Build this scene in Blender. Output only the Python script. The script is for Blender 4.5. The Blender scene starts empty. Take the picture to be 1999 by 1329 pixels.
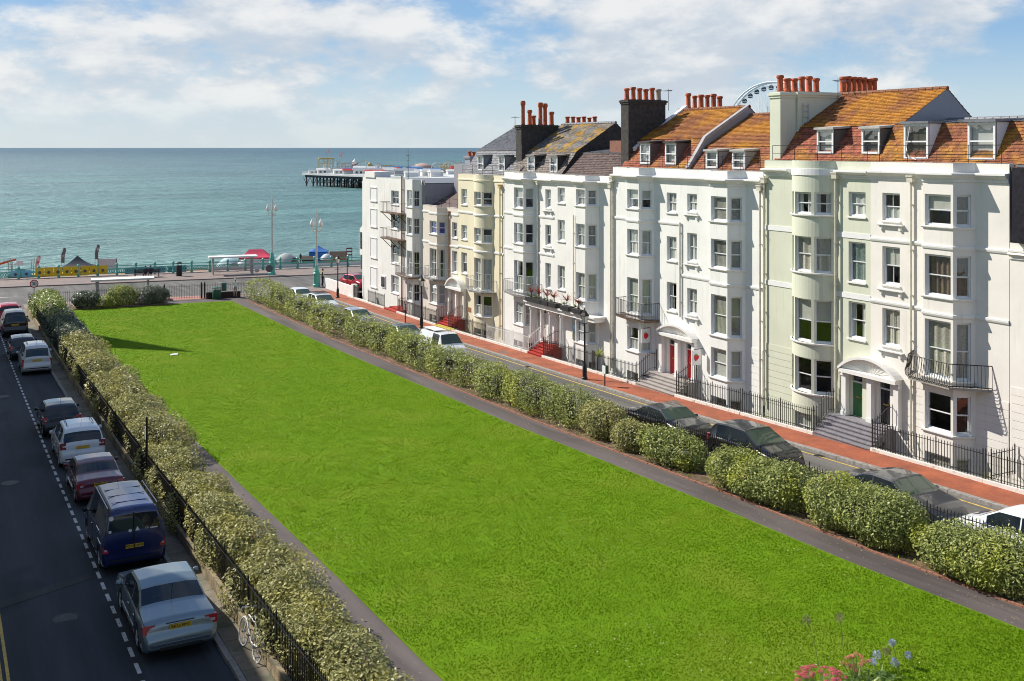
import bpy, bmesh, math, random
import numpy as np
from mathutils import Vector, Matrix, noise as mnoise
R = math.radians
random.seed(11); rng = np.random.default_rng(11)
scn = bpy.context.scene; col = scn.collection

# ------------------------------------------------------------------ camera, sky, sun, exposure
CAM_Z = 12.7
cam = bpy.data.objects.new('camera', bpy.data.cameras.new('camera')); col.objects.link(cam)
cam.location = (0, 0, CAM_Z); cam.rotation_euler = (R(90), 0, R(-28.1786))
cam.data.sensor_width = 36; cam.data.lens = 2100 / 1999 * 36
cam.data.shift_y = -(664.5 - 288) / 1999          # rising-front (shift) lens: verticals stay upright
cam.data.clip_start = 0.1; cam.data.clip_end = 200000
scn.camera = cam

SUN = Vector((-1.1, 1.6, 1.62)).normalized()
world = bpy.data.worlds.new('World'); scn.world = world; world.use_nodes = True
def build_world():
    nt = world.node_tree; nt.nodes.clear(); N = nt.nodes.new; L = nt.links.new
    out = N('ShaderNodeOutputWorld'); bg = N('ShaderNodeBackground'); bg.inputs[1].default_value = 0.084
    sky = N('ShaderNodeTexSky'); sky.sky_type = 'NISHITA'; sky.sun_disc = False
    sky.sun_elevation = math.asin(SUN.z); sky.sun_rotation = math.atan2(SUN.x, SUN.y)
    sky.air_density = 1.0; sky.dust_density = 0.6; sky.ozone_density = 2.6; sky.altitude = 20
    tc = N('ShaderNodeTexCoord')
    def mapping(sc, loc):
        m = N('ShaderNodeMapping'); m.inputs['Scale'].default_value = sc; m.inputs['Location'].default_value = loc
        L(tc.outputs['Generated'], m.inputs[0]); return m.outputs[0]
    def noise(sc, loc, scale, det, rough, dist=0.0):
        n = N('ShaderNodeTexNoise'); n.inputs['Scale'].default_value = scale; n.inputs['Detail'].default_value = det
        n.inputs['Roughness'].default_value = rough; n.inputs['Distortion'].default_value = dist
        L(mapping(sc, loc), n.inputs['Vector']); return n.outputs[0]
    def math_(op, a, b, c=None):
        m = N('ShaderNodeMath'); m.operation = op
        for i, v in enumerate((a, b) if c is None else (a, b, c)):
            if isinstance(v, (int, float)): m.inputs[i].default_value = v
            else: L(v, m.inputs[i])
        return m.outputs[0]
    def rng_(v, a, b, c, d, smooth=True):
        m = N('ShaderNodeMapRange'); m.interpolation_type = 'SMOOTHSTEP' if smooth else 'LINEAR'
        L(v, m.inputs[0])
        for i, x in enumerate((a, b, c, d)): m.inputs[i + 1].default_value = x
        return m.outputs[0]
    big = noise((1, 1, 2.3), CL_LOC1, 4.6, 11, 0.58, 0.15)
    fine = noise((1, 1, 2.0), CL_LOC2, 15.0, 8, 0.6)
    dens = math_('ADD', math_('MULTIPLY', big, 0.78), math_('MULTIPLY', fine, 0.22))
    mask = rng_(dens, 0.435, 0.55, 0.0, 1.0)
    shade = rng_(math_('SUBTRACT', dens, math_('MULTIPLY', noise((1, 1, 2.3), (CL_LOC1[0], CL_LOC1[1], CL_LOC1[2] + 0.045), 4.6, 6, 0.55, 0.15), 0.8)), 0.04, 0.19, 0.0, 1.0)
    ccol = N('ShaderNodeMixRGB'); ccol.inputs[1].default_value = (5.4, 6.0, 6.7, 1); ccol.inputs[2].default_value = (8.3, 8.25, 8.1, 1)
    L(shade, ccol.inputs[0])
    sep = N('ShaderNodeSeparateXYZ'); L(tc.outputs['Generated'], sep.inputs[0])
    gr = N('ShaderNodeValToRGB'); e = gr.color_ramp.elements          # clear-air gradient with a pale maritime haze at the horizon (x10)
    e[0].position = 0.0; e[0].color = (.60, .71, .78, 1); e[1].position = 1.0; e[1].color = (.06, .14, .34, 1)
    for p_, c_ in ((.045, (.50, .655, .77)), (.10, (.27, .475, .73)), (.16, (.19, .38, .68)), (.4, (.10, .22, .46))): x = e.new(p_); x.color = c_ + (1,)
    L(sep.outputs[2], gr.inputs[0])
    g10 = N('ShaderNodeMixRGB'); g10.blend_type = 'MULTIPLY'; g10.inputs[0].default_value = 1; g10.inputs[2].default_value = (10, 10, 10, 1); L(gr.outputs[0], g10.inputs[1])
    tint = N('ShaderNodeMixRGB'); tint.inputs[0].default_value = .8; L(sky.outputs[0], tint.inputs[1]); L(g10.outputs[0], tint.inputs[2])
    mix = N('ShaderNodeMixRGB'); L(math_('MULTIPLY', math_('MULTIPLY', mask, 0.9), math_('MULTIPLY', rng_(sep.outputs[2], 0.008, 0.06, 0.25, 1.0), rng_(sep.outputs[2], 0.16, 0.5, 1.0, 0.3))), mix.inputs[0])
    L(tint.outputs[0], mix.inputs[1]); L(ccol.outputs[0], mix.inputs[2])
    L(mix.outputs[0], bg.inputs[0]); L(bg.outputs[0], out.inputs[0])
CL_LOC1 = (6.6, 6.9, .55); CL_LOC2 = (0.2, 3.1, 0.0)
build_world()
sl = bpy.data.lights.new('sun', 'SUN'); sun = bpy.data.objects.new('sun', sl); col.objects.link(sun)
sl.energy = 5.0; sl.angle = R(0.53); sl.color = (1.0, 0.94, 0.84)
sun.rotation_euler = SUN.to_track_quat('Z', 'Y').to_euler(); sun.location = (0, 60, 80)
vs = scn.view_settings; vs.view_transform = 'Standard'; vs.look = 'None'; vs.exposure = 0.38; vs.gamma = 1.0
vs.use_curve_mapping = False
try:
    scn.cycles.use_adaptive_sampling = False; scn.cycles.max_bounces = 6; scn.cycles.transparent_max_bounces = 12
    scn.cycles.diffuse_bounces = 3; scn.cycles.glossy_bounces = 3; scn.cycles.transmission_bounces = 4
    scn.cycles.caustics_reflective = False; scn.cycles.caustics_refractive = False
    scn.cycles.use_denoising = True; scn.cycles.filter_width = 1.0; scn.cycles.sample_clamp_indirect = 6
except Exception: pass

# ------------------------------------------------------------------ terrain profile
_GY = [-60, 0, 18, 24, 30, 36, 46, 75, 100, 140]
_GZ = [1.6, 1.0, .4, .12, -.03, -.25, -.62, -1.35, -1.62, -1.9]
def gz(Y): return float(np.interp(Y, _GY, _GZ))

# ------------------------------------------------------------------ materials
MATS = {}
def new_mat(name):
    m = bpy.data.materials.new(name); m.use_nodes = True; MATS[name] = m
    nt = m.node_tree; return m, nt, nt.nodes['Principled BSDF']
def _spec(b, v):
    for k in ('Specular IOR Level', 'Specular'):
        if k in b.inputs: b.inputs[k].default_value = v; return
def sc3(c, k): return tuple(min(1, max(0, x * k)) for x in c[:3]) + (1,)
def M(name, c=None, rough=.6, metal=0., var=0., vscale=3., bump=0., bscale=40., spec=.4, coat=0., island=0., c2=None, c2amt=.5, c2scale=1., det=5):
    """Principled material: colour c with world-space noise variation, optional second colour in patches, per-piece variation, bump."""
    if name in MATS: return MATS[name]
    m, nt, b = new_mat(name); N = nt.nodes.new; L = nt.links.new
    b.inputs['Roughness'].default_value = rough; b.inputs['Metallic'].default_value = metal; _spec(b, spec)
    if coat: b.inputs['Coat Weight'].default_value = coat; b.inputs['Coat Roughness'].default_value = .04
    src = None; geo = N('ShaderNodeNewGeometry')
    def nz(scale, detail=det):
        n = N('ShaderNodeTexNoise'); n.inputs['Scale'].default_value = scale; n.inputs['Detail'].default_value = detail
        n.inputs['Roughness'].default_value = .6; L(geo.outputs['Position'], n.inputs['Vector']); return n.outputs[0]
    if var:
        r = N('ShaderNodeValToRGB'); r.color_ramp.elements[0].position = .3; r.color_ramp.elements[1].position = .7
        r.color_ramp.elements[0].color = sc3(c, 1 - var); r.color_ramp.elements[1].color = sc3(c, 1 + var)
        L(nz(vscale), r.inputs[0]); src = r.outputs[0]
    if c2 is not None:
        r2 = N('ShaderNodeMapRange'); r2.inputs[1].default_value = .62 - .24 * c2amt; r2.inputs[2].default_value = .74 - .24 * c2amt
        L(nz(c2scale, 7), r2.inputs[0]); mx = N('ShaderNodeMixRGB'); L(r2.outputs[0], mx.inputs[0])
        if src is None: mx.inputs[1].default_value = tuple(c[:3]) + (1,)
        else: L(src, mx.inputs[1])
        mx.inputs[2].default_value = tuple(c2[:3]) + (1,); src = mx.outputs[0]
    if island:
        hs = N('ShaderNodeHueSaturation')
        mr = N('ShaderNodeMapRange'); mr.inputs[3].default_value = 1 - island; mr.inputs[4].default_value = 1 + island
        L(geo.outputs['Random Per Island'], mr.inputs[0]); L(mr.outputs[0], hs.inputs['Value'])
        if src is None: hs.inputs['Color'].default_value = tuple(c[:3]) + (1,)
        else: L(src, hs.inputs['Color'])
        src = hs.outputs[0]
    if src is None: b.inputs['Base Color'].default_value = tuple(c[:3]) + (1,)
    else: L(src, b.inputs['Base Color'])
    if bump:
        bp = N('ShaderNodeBump'); bp.inputs['Strength'].default_value = bump; bp.inputs['Distance'].default_value = .03
        L(nz(bscale, 4), bp.inputs['Height']); L(bp.outputs[0], b.inputs['Normal'])
    return m

def leaf_mat(name, ca, cb, cc, patch=1.2, rough=.42, spec=.45, trans=.22):
    """leaf colour picked per leaf between ca and cb, with patches of cc; thin leaves let some light through"""
    m, nt, b = new_mat(name); N = nt.nodes.new; L = nt.links.new
    geo = N('ShaderNodeNewGeometry'); r = N('ShaderNodeValToRGB')
    r.color_ramp.elements[0].color = ca + (1,); r.color_ramp.elements[1].color = cb + (1,)
    L(geo.outputs['Random Per Island'], r.inputs[0])
    n = N('ShaderNodeTexNoise'); n.inputs['Scale'].default_value = patch; n.inputs['Detail'].default_value = 3
    L(geo.outputs['Position'], n.inputs['Vector'])
    mr = N('ShaderNodeMapRange'); mr.inputs[1].default_value = .5; mr.inputs[2].default_value = .68; L(n.outputs[0], mr.inputs[0])
    mx = N('ShaderNodeMixRGB'); L(mr.outputs[0], mx.inputs[0]); L(r.outputs[0], mx.inputs[1]); mx.inputs[2].default_value = cc + (1,)
    mul = N('ShaderNodeMath'); mul.operation = 'MULTIPLY'; mul.inputs[1].default_value = .6; L(mr.outputs[0], mul.inputs[0]); L(mul.outputs[0], mx.inputs[0])
    L(mx.outputs[0], b.inputs['Base Color']); b.inputs['Roughness'].default_value = rough; _spec(b, spec)
    tr = N('ShaderNodeBsdfTranslucent'); L(mx.outputs[0], tr.inputs[0])
    ms = N('ShaderNodeMixShader'); ms.inputs[0].default_value = trans
    L(b.outputs[0], ms.inputs[1]); L(tr.outputs[0], ms.inputs[2]); L(ms.outputs[0], nt.nodes['Material Output'].inputs[0])
    return m

# ------------------------------------------------------------------ mesh helpers
class MB:
    """collects boxes, tubes, lathes and quads in one mesh"""
    def __init__(s): s.v = []; s.f = []; s.mi = []; s.cur = 0
    def add(s, vs, fs):
        o = len(s.v); s.v.extend([tuple(p) for p in vs])
        for f in fs: s.f.append(tuple(i + o for i in f)); s.mi.append(s.cur)
        return s
    def box(s, x0, x1, y0, y1, z0, z1):
        v = [(x, y, z) for z in (z0, z1) for y in (y0, y1) for x in (x0, x1)]
        return s.add(v, [(0, 2, 3, 1), (4, 5, 7, 6), (0, 1, 5, 4), (2, 6, 7, 3), (0, 4, 6, 2), (1, 3, 7, 5)])
    def fbox(s, O, ux, uz, un, a0, a1, b0, b1, c0, c1):
        """box in a local frame: ux*[a] + uz*[b] + un*[c] from O"""
        v = [O + ux * a + uz * b + un * c for b in (b0, b1) for c in (c0, c1) for a in (a0, a1)]
        return s.add(v, [(0, 2, 3, 1), (4, 5, 7, 6), (0, 1, 5, 4), (2, 6, 7, 3), (0, 4, 6, 2), (1, 3, 7, 5)])
    def tube(s, p0, p1, r0, r1=None, n=6, caps=True):
        r1 = r0 if r1 is None else r1; p0 = Vector(p0); p1 = Vector(p1); d = p1 - p0
        if d.length < 1e-6: return s
        d.normalize(); a = d.orthogonal().normalized(); b = d.cross(a); vs = []
        for p, r in ((p0, r0), (p1, r1)):
            for i in range(n):
                t = 2 * math.pi * i / n; vs.append(p + (a * math.cos(t) + b * math.sin(t)) * r)
        fs = [(i, (i + 1) % n, n + (i + 1) % n, n + i) for i in range(n)]
        if caps: fs += [tuple(range(n - 1, -1, -1)), tuple(range(n, 2 * n))]
        return s.add(vs, fs)
    def path(s, pts, r, n=6):
        for a, b in zip(pts[:-1], pts[1:]): s.tube(a, b, r, n=n)
        return s
    def lathe(s, prof, c=(0, 0, 0), n=12, axis='z', cap=True):
        vs = []; fs = []; c = Vector(c)
        for r, h in prof:
            for i in range(n):
                t = 2 * math.pi * i / n; x, y = r * math.cos(t), r * math.sin(t)
                vs.append(c + (Vector((x, y, h)) if axis == 'z' else Vector((h, x, y)) if axis == 'x' else Vector((x, h, y))))
        k = len(prof)
        for j in range(k - 1):
            for i in range(n): fs.append((j * n + i, j * n + (i + 1) % n, (j + 1) * n + (i + 1) % n, (j + 1) * n + i))
        if cap: fs += [tuple(range(n - 1, -1, -1)), tuple(range((k - 1) * n, k * n))]
        return s.add(vs, fs)
    def quad(s, a, b, c, d): return s.add([a, b, c, d], [(0, 1, 2, 3)])
    def prism(s, pts, off):
        """extrude a planar polygon (list of 3D points) by the vector off"""
        n = len(pts); off = Vector(off); P = [Vector(p) for p in pts]
        return s.add(P + [p + off for p in P], [tuple(range(n - 1, -1, -1)), tuple(range(n, 2 * n))] + [(i, (i + 1) % n, n + (i + 1) % n, n + i) for i in range(n)])
    def grid(s, P):
        """P[i][j] points"""
        a = len(P); b = len(P[0])
        return s.add([p for r in P for p in r], [(i * b + j, i * b + j + 1, (i + 1) * b + j + 1, (i + 1) * b + j) for i in range(a - 1) for j in range(b - 1)])
    def mesh(s, name, mats, smooth=False):
        me = bpy.data.meshes.new(name); me.from_pydata(s.v, [], s.f)
        if not isinstance(mats, (list, tuple)): mats = [mats]
        for m in mats: me.materials.append(m)
        if len(mats) > 1: me.polygons.foreach_set('material_index', s.mi)
        if smooth is not False:
            me.polygons.foreach_set('use_smooth', [True] * len(me.polygons))
            try: me.set_sharp_from_angle(angle=R(38 if smooth is True else smooth))
            except Exception: pass
        me.update(); return me
    def build(s, name, mats, parent=None, smooth=False, **kw):
        return link(name, s.mesh(name, mats, smooth), parent, **kw)

BASE = {}                     # empties that stand at a base point but whose children are modelled in world space
def link(name, me, parent=None, loc=None, rot=None, **kw):
    o = bpy.data.objects.new(name, me); col.objects.link(o)
    if loc is not None: o.location = loc
    if rot is not None: o.rotation_euler = rot
    if parent is not None:
        o.parent = parent
        if parent.name in BASE: o.matrix_parent_inverse = Matrix.Translation(-Vector(BASE[parent.name]))
    return tag(o, **kw)
def tag(o, label=None, cat=None, group=None, kind=None):
    if label: o['label'] = label
    if cat: o['category'] = cat
    if group: o['group'] = group
    if kind: o['kind'] = kind
    return o
def thing(name, label, cat, base=(0, 0, 0), group=None, rotz=None):
    """an Empty at the thing's base; with rotz the parts are modelled in local space, without it in world space"""
    o = bpy.data.objects.new(name, None); col.objects.link(o); o.location = base; o.empty_display_size = .3
    if rotz is None: BASE[o.name] = tuple(base)
    else: o.rotation_euler = (0, 0, rotz)
    return tag(o, label, cat, group)
def raw_mesh(name, V, F, mat, k=4):
    """fast mesh from numpy arrays: V (n,3), F (m,k)"""
    me = bpy.data.meshes.new(name); V = np.asarray(V, np.float32); F = np.asarray(F, np.int32)
    me.vertices.add(len(V)); me.vertices.foreach_set('co', V.ravel())
    me.loops.add(F.size); me.loops.foreach_set('vertex_index', F.ravel())
    me.polygons.add(len(F)); me.polygons.foreach_set('loop_start', np.arange(0, F.size, k, dtype=np.int32))
    try: me.polygons.foreach_set('loop_total', np.full(len(F), k, np.int32))
    except Exception: pass
    me.materials.append(mat); me.update(calc_edges=True); me.validate(); return me
def text_mesh(body, size, mat, name='lettering'):
    cu = bpy.data.curves.new(name, 'FONT'); cu.body = body; cu.size = size; cu.align_x = 'CENTER'; cu.align_y = 'CENTER'; cu.extrude = .002
    t = bpy.data.objects.new(name, cu); col.objects.link(t)
    dg = bpy.context.evaluated_depsgraph_get(); me = bpy.data.meshes.new_from_object(t.evaluated_get(dg))
    bpy.data.objects.remove(t); bpy.data.curves.remove(cu); me.materials.clear(); me.materials.append(mat); return me
Z = Vector((0, 0, 1))
# ------------------------------------------------------------------ materials of the setting
def asphalt(name, c, patch):
    m, nt, b = new_mat(name); N = nt.nodes.new; L = nt.links.new
    geo = N('ShaderNodeNewGeometry')
    def nz(s, d, rough=.6, vec=None):
        n = N('ShaderNodeTexNoise'); n.inputs['Scale'].default_value = s; n.inputs['Detail'].default_value = d; n.inputs['Roughness'].default_value = rough
        L(vec or geo.outputs['Position'], n.inputs['Vector']); return n.outputs[0]
    mp = N('ShaderNodeMapping'); mp.inputs['Scale'].default_value = (1.3, .12, 1); L(geo.outputs['Position'], mp.inputs[0])
    wear = nz(1.0, 4, vec=mp.outputs[0])
    r1 = N('ShaderNodeValToRGB'); r1.color_ramp.elements[0].position = .34; r1.color_ramp.elements[1].position = .68
    r1.color_ramp.elements[0].color = sc3(c, .72); r1.color_ramp.elements[1].color = sc3(c, 1.35); L(wear, r1.inputs[0])
    fn = N('ShaderNodeValToRGB'); fn.color_ramp.elements[0].position = .35; fn.color_ramp.elements[1].position = .75
    fn.color_ramp.elements[0].color = (.62, .62, .62, 1); fn.color_ramp.elements[1].color = (1.55, 1.55, 1.5, 1); L(nz(60, 3, .8), fn.inputs[0])
    mu = N('ShaderNodeMixRGB'); mu.blend_type = 'MULTIPLY'; mu.inputs[0].default_value = .7; L(r1.outputs[0], mu.inputs[1]); L(fn.outputs[0], mu.inputs[2])
    pm = N('ShaderNodeMapRange'); pm.inputs[1].default_value = .60; pm.inputs[2].default_value = .63; L(nz(.23, 2, .4), pm.inputs[0])
    mx = N('ShaderNodeMixRGB'); L(pm.outputs[0], mx.inputs[0]); L(mu.outputs[0], mx.inputs[1])
    mu2 = N('ShaderNodeMixRGB'); mu2.blend_type = 'MULTIPLY'; mu2.inputs[0].default_value = 1; L(mu.outputs[0], mu2.inputs[1]); mu2.inputs[2].default_value = (patch, patch, patch, 1)
    L(mu2.outputs[0], mx.inputs[2]); L(mx.outputs[0], b.inputs['Base Color']); b.inputs['Roughness'].default_value = .78; _spec(b, .35)
    bp = N('ShaderNodeBump'); bp.inputs['Strength'].default_value = .35; bp.inputs['Distance'].default_value = .01; L(nz(140, 2), bp.inputs['Height']); L(bp.outputs[0], b.inputs['Normal'])
    return m
def brick_paving(name, c1, c2, mortar, scale, rot):
    m, nt, b = new_mat(name); N = nt.nodes.new; L = nt.links.new
    geo = N('ShaderNodeNewGeometry'); mp = N('ShaderNodeMapping'); mp.inputs['Rotation'].default_value = (0, 0, rot); L(geo.outputs['Position'], mp.inputs[0])
    br = N('ShaderNodeTexBrick'); br.inputs['Scale'].default_value = scale; br.inputs['Mortar Size'].default_value = .018; br.inputs['Bias'].default_value = 0
    br.inputs['Color1'].default_value = c1 + (1,); br.inputs['Color2'].default_value = c2 + (1,); br.inputs['Mortar'].default_value = mortar + (1,)
    L(mp.outputs[0], br.inputs[0])
    n = N('ShaderNodeTexNoise'); n.inputs['Scale'].default_value = .9; n.inputs['Detail'].default_value = 6; L(geo.outputs['Position'], n.inputs['Vector'])
    r = N('ShaderNodeValToRGB'); r.color_ramp.elements[0].position = .3; r.color_ramp.elements[1].position = .72
    r.color_ramp.elements[0].color = (.62, .64, .66, 1); r.color_ramp.elements[1].color = (1.15, 1.1, 1.08, 1); L(n.outputs[0], r.inputs[0])
    mu = N('ShaderNodeMixRGB'); mu.blend_type = 'MULTIPLY'; mu.inputs[0].default_value = 1; L(br.outputs[0], mu.inputs[1]); L(r.outputs[0], mu.inputs[2])
    L(mu.outputs[0], b.inputs['Base Color']); b.inputs['Roughness'].default_value = .8
    bp = N('ShaderNodeBump'); bp.inputs['Strength'].default_value = .4; bp.inputs['Distance'].default_value = .006; L(br.outputs['Fac'], bp.inputs['Height']); bp.invert = True; L(bp.outputs[0], b.inputs['Normal'])
    return m
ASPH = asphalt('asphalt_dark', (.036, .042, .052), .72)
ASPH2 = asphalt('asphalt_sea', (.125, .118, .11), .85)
PATHM = asphalt('path_tarmac', (.105, .087, .083), .9)
PROM = M('promenade_tarmac', (.24, .185, .165), .85, var=.2, vscale=1.2, bump=.2, bscale=60, c2=(.2, .17, .16), c2amt=.5, c2scale=.4)
PAVE = M('paving_slab', (.19, .165, .125), .85, var=.3, vscale=2.2, bump=.3, bscale=40, c2=(.10, .11, .07), c2amt=.45, c2scale=1.1)
BRICKP = brick_paving('brick_paving', (.43, .115, .045), (.33, .08, .035), (.25, .11, .065), 4.6, R(45))
KERB = M('granite', (.27, .25, .23), .8, var=.35, vscale=6, bump=.3, bscale=60)
SOIL = M('soil', (.115, .075, .045), .95, var=.45, vscale=5, bump=.9, bscale=25, c2=(.2, .13, .075), c2amt=.5, c2scale=2.5)
LAWN = M('lawn_turf', (.128, .236, .006), .9, spec=.1, var=.17, vscale=2.2, bump=.7, bscale=45, c2=(.165, .25, .014), c2amt=.45, c2scale=.28, det=9)
EARTH = M('earth', (.15, .12, .09), .95, var=.3, vscale=1)
WLINE = M('road_paint_white', (.62, .62, .6), .7, var=.25, vscale=9, c2=(.15, .15, .15), c2amt=.28, c2scale=14)
YLINE = M('road_paint_yellow', (.62, .42, .09), .7, var=.25, vscale=8, c2=(.2, .16, .09), c2amt=.3, c2scale=10)
EDGEB = M('edging_brick', (.29, .13, .085), .85, var=.3, vscale=12, island=.3, bump=.3)
STONE = M('plinth_stone', (.30, .235, .145), .9, var=.35, vscale=3, bump=.6, bscale=22, c2=(.14, .13, .09), c2amt=.5, c2scale=1.6)
WPLINTH = M('white_plinth', (.74, .72, .67), .75, var=.12, vscale=3, c2=(.42, .38, .3), c2amt=.3, c2scale=3)

def strip(name, x0, x1, y0, y1, dz, mat, step=2.0, skew=0.0, lab=None, nx=1, skirt=0.):
    """a sheet that follows the fall of the street; skew slants its far end"""
    n = max(1, int(math.ceil((y1 - y0) / step))); P = []
    for i in range(n + 1):
        row = []
        for j in range(nx + 1):
            x = x0 + (x1 - x0) * j / nx; y = y0 + (y1 + skew * (x - x0) - y0) * i / n
            row.append((x, y, gz(y) + dz))
        P.append(row)
    mb = MB().grid(P)
    if skirt:
        for j in (0, nx): mb.grid([[(P[i][j][0], P[i][j][1], P[i][j][2] - skirt), P[i][j]] for i in range(n + 1)])
        for i in (0, n): mb.grid([[(P[i][j][0], P[i][j][1], P[i][j][2] - skirt), P[i][j]] for j in range(nx + 1)])
    return mb.build(name, mat, kind='structure', label=lab)
strip('ground', -70, 110, -50, 131, -2.6, EARTH, 6)
strip('pavement_left', -3.0, 1.2, -20, 104, .10, PAVE)
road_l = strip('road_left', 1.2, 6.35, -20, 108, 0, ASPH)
pav_m = strip('pavement_garden', 6.42, 7.02, 8, 104, .10, PAVE)
bed_l = strip('flower_bed_left', 7.0, 9.25, 8, 103, .12, SOIL)
path_l = strip('path_left', 9.2, 10.5, 8, 103, .10, PATHM)
lawn = strip('lawn', 10.42, 24.2, 12.5, 101.8, .13, LAWN, 1.5, skew=-.12, nx=10, skirt=.1)
path_r = strip('path_right', 24.1, 25.5, 8, 103, .10, PATHM)
path_e = strip('path_end', 9.4, 27.2, 98.5, 103.9, .097, PATHM, skew=-.06)
strip('path_near', 9.2, 25.5, 8, 13.0, .096, PATHM)
bed_r = strip('flower_bed_right', 25.55, 27.6, 8, 99, .13, SOIL)
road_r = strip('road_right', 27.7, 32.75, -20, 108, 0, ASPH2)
pav_r = strip('pavement_brick', 32.9, 34.72, 8, 103, .11, BRICKP)

# seafront road, promenade, cliff, beach, sea (the coast runs slightly askew to the square)
K = -.143
def cst(X, Y0): return Y0 + K * (X - 20)
def coast(name, ya, yb, za, zb, mat, x0=-120, x1=260, **kw):
    return MB().quad((x0, cst(x0, ya), za), (x1, cst(x1, ya), za), (x1, cst(x1, yb), zb), (x0, cst(x0, yb), zb)).build(name, mat, **kw)
road_s = MB().quad((-120, 103.6, -1.692), (260, 98, -1.692), (260, cst(260, 120.2), -1.76), (-120, cst(-120, 120.2), -1.76)).build('road_seafront', ASPH2, kind='structure')
MB().box(-120, 7.0, 96, 103.5, -3, -1.70).build('pavement_corner_left', PROM, kind='structure')
prom = MB()
for a, b, za, zb, in ((120.2, 128.0, -1.62, -1.66),):
    prom.quad((-120, cst(-120, a), za), (260, cst(260, a), za), (260, cst(260, b), zb), (-120, cst(-120, b), zb))
prom.quad((-120, cst(-120, 120.2), -1.9), (260, cst(260, 120.2), -1.9), (260, cst(260, 120.2), -1.62), (-120, cst(-120, 120.2), -1.62))
prom = prom.build('promenade', PROM, kind='structure')
MB().prism([(-120, cst(-120, 127.98), -1.67), (-120, cst(-120, 128.4), -1.67), (-120, cst(-120, 130), -9.4), (-120, cst(-120, 127.98), -9.4)], (380, K * 380, 0)).build('cliff_wall', M('cliff_render', (.4, .36, .3), .9, var=.2), kind='structure', label='sea wall below the promenade')
BEACHM = M('shingle', (.32, .19, .11), .95, var=.3, vscale=.5, bump=.6, bscale=3, c2=(.25, .2, .16), c2amt=.5, c2scale=.1)
MB().quad((-600, cst(-600, 126), -9.2), (900, cst(900, 126), -9.2), (900, 205, -9.75), (-600, 213, -9.75)).build('beach', BEACHM, kind='structure')
def sea_mat():
    m, nt, b = new_mat('sea_water'); N = nt.nodes.new; L = nt.links.new
    geo = N('ShaderNodeNewGeometry'); sp = N('ShaderNodeSeparateXYZ'); L(geo.outputs['Position'], sp.inputs[0])
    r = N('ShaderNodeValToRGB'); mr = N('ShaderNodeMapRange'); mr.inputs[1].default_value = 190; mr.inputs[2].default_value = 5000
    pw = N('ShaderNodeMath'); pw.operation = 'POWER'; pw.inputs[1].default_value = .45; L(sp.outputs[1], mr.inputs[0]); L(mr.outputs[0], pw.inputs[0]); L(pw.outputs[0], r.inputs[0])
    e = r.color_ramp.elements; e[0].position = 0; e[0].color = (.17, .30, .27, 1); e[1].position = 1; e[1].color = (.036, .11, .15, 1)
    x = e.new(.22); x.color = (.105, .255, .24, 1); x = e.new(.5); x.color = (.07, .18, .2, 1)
    def nz(scale, sc, det, rough=.55):
        mp = N('ShaderNodeMapping'); mp.inputs['Scale'].default_value = sc; mp.inputs['Rotation'].default_value = (0, 0, R(-12)); L(geo.outputs['Position'], mp.inputs[0])
        n = N('ShaderNodeTexNoise'); n.inputs['Scale'].default_value = scale; n.inputs['Detail'].default_value = det; n.inputs['Roughness'].default_value = rough; L(mp.outputs[0], n.inputs['Vector']); return n.outputs[0]
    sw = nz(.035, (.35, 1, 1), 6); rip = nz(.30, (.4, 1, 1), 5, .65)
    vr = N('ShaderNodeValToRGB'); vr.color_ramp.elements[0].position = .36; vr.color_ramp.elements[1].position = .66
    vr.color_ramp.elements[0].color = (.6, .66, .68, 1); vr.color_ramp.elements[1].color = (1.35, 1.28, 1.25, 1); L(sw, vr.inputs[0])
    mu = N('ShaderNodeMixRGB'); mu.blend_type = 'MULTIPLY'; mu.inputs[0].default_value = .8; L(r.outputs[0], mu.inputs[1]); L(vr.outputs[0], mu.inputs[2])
    L(mu.outputs[0], b.inputs['Base Color']); b.inputs['Roughness'].default_value = .36; _spec(b, .42)
    add = N('ShaderNodeMath'); add.operation = 'MULTIPLY_ADD'; L(rip, add.inputs[0]); add.inputs[1].default_value = 1.0; L(sw, add.inputs[2])
    bp = N('ShaderNodeBump'); bp.inputs['Strength'].default_value = .9; bp.inputs['Distance'].default_value = 4.0; L(add.outputs[0], bp.inputs['Height']); L(bp.outputs[0], b.inputs['Normal'])
    return m
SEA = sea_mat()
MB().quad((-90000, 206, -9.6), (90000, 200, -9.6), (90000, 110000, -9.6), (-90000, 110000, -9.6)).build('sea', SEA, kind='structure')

# ------------------------------------------------------------------ kerb stones, edging bricks, paving slabs, road paint
def run_of(name, parent, size, x, y0, y1, dz, mat, gap=.012, jit=.01, limit=300):
    """a row of alike pieces lying along the street, each an object of its own"""
    me = MB().box(-size[0] / 2, size[0] / 2, -size[1] / 2 + gap / 2, size[1] / 2 - gap / 2, -size[2], 0).mesh(name, mat)
    y = y0; k = 0
    while y < y1 and k < limit:
        yc = y + size[1] / 2; sl_ = math.atan2(gz(yc + .5) - gz(yc - .5), 1)
        link(name, me, parent, loc=(x + random.uniform(-jit, jit), yc, gz(yc) + dz + random.uniform(-jit, jit) * .6), rot=(sl_, 0, random.uniform(-jit, jit)))
        y += size[1]; k += 1
    if y < y1:
        mb = MB()
        while y < y1:
            yc = y + size[1] / 2
            mb.box(x - size[0] / 2, x + size[0] / 2, y + gap / 2, y + size[1] - gap / 2, gz(yc) + dz - size[2], gz(yc) + dz); y += size[1]
        mb.build(name + '_row', mat, parent, kind='stuff')
run_of('kerb_stone', pav_m, (.14, .92, .3), 6.36, 20, 104, .115, KERB)
run_of('kerb_stone', pav_r, (.26, .92, .3), 32.80, 18, 100, .118, KERB)
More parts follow.
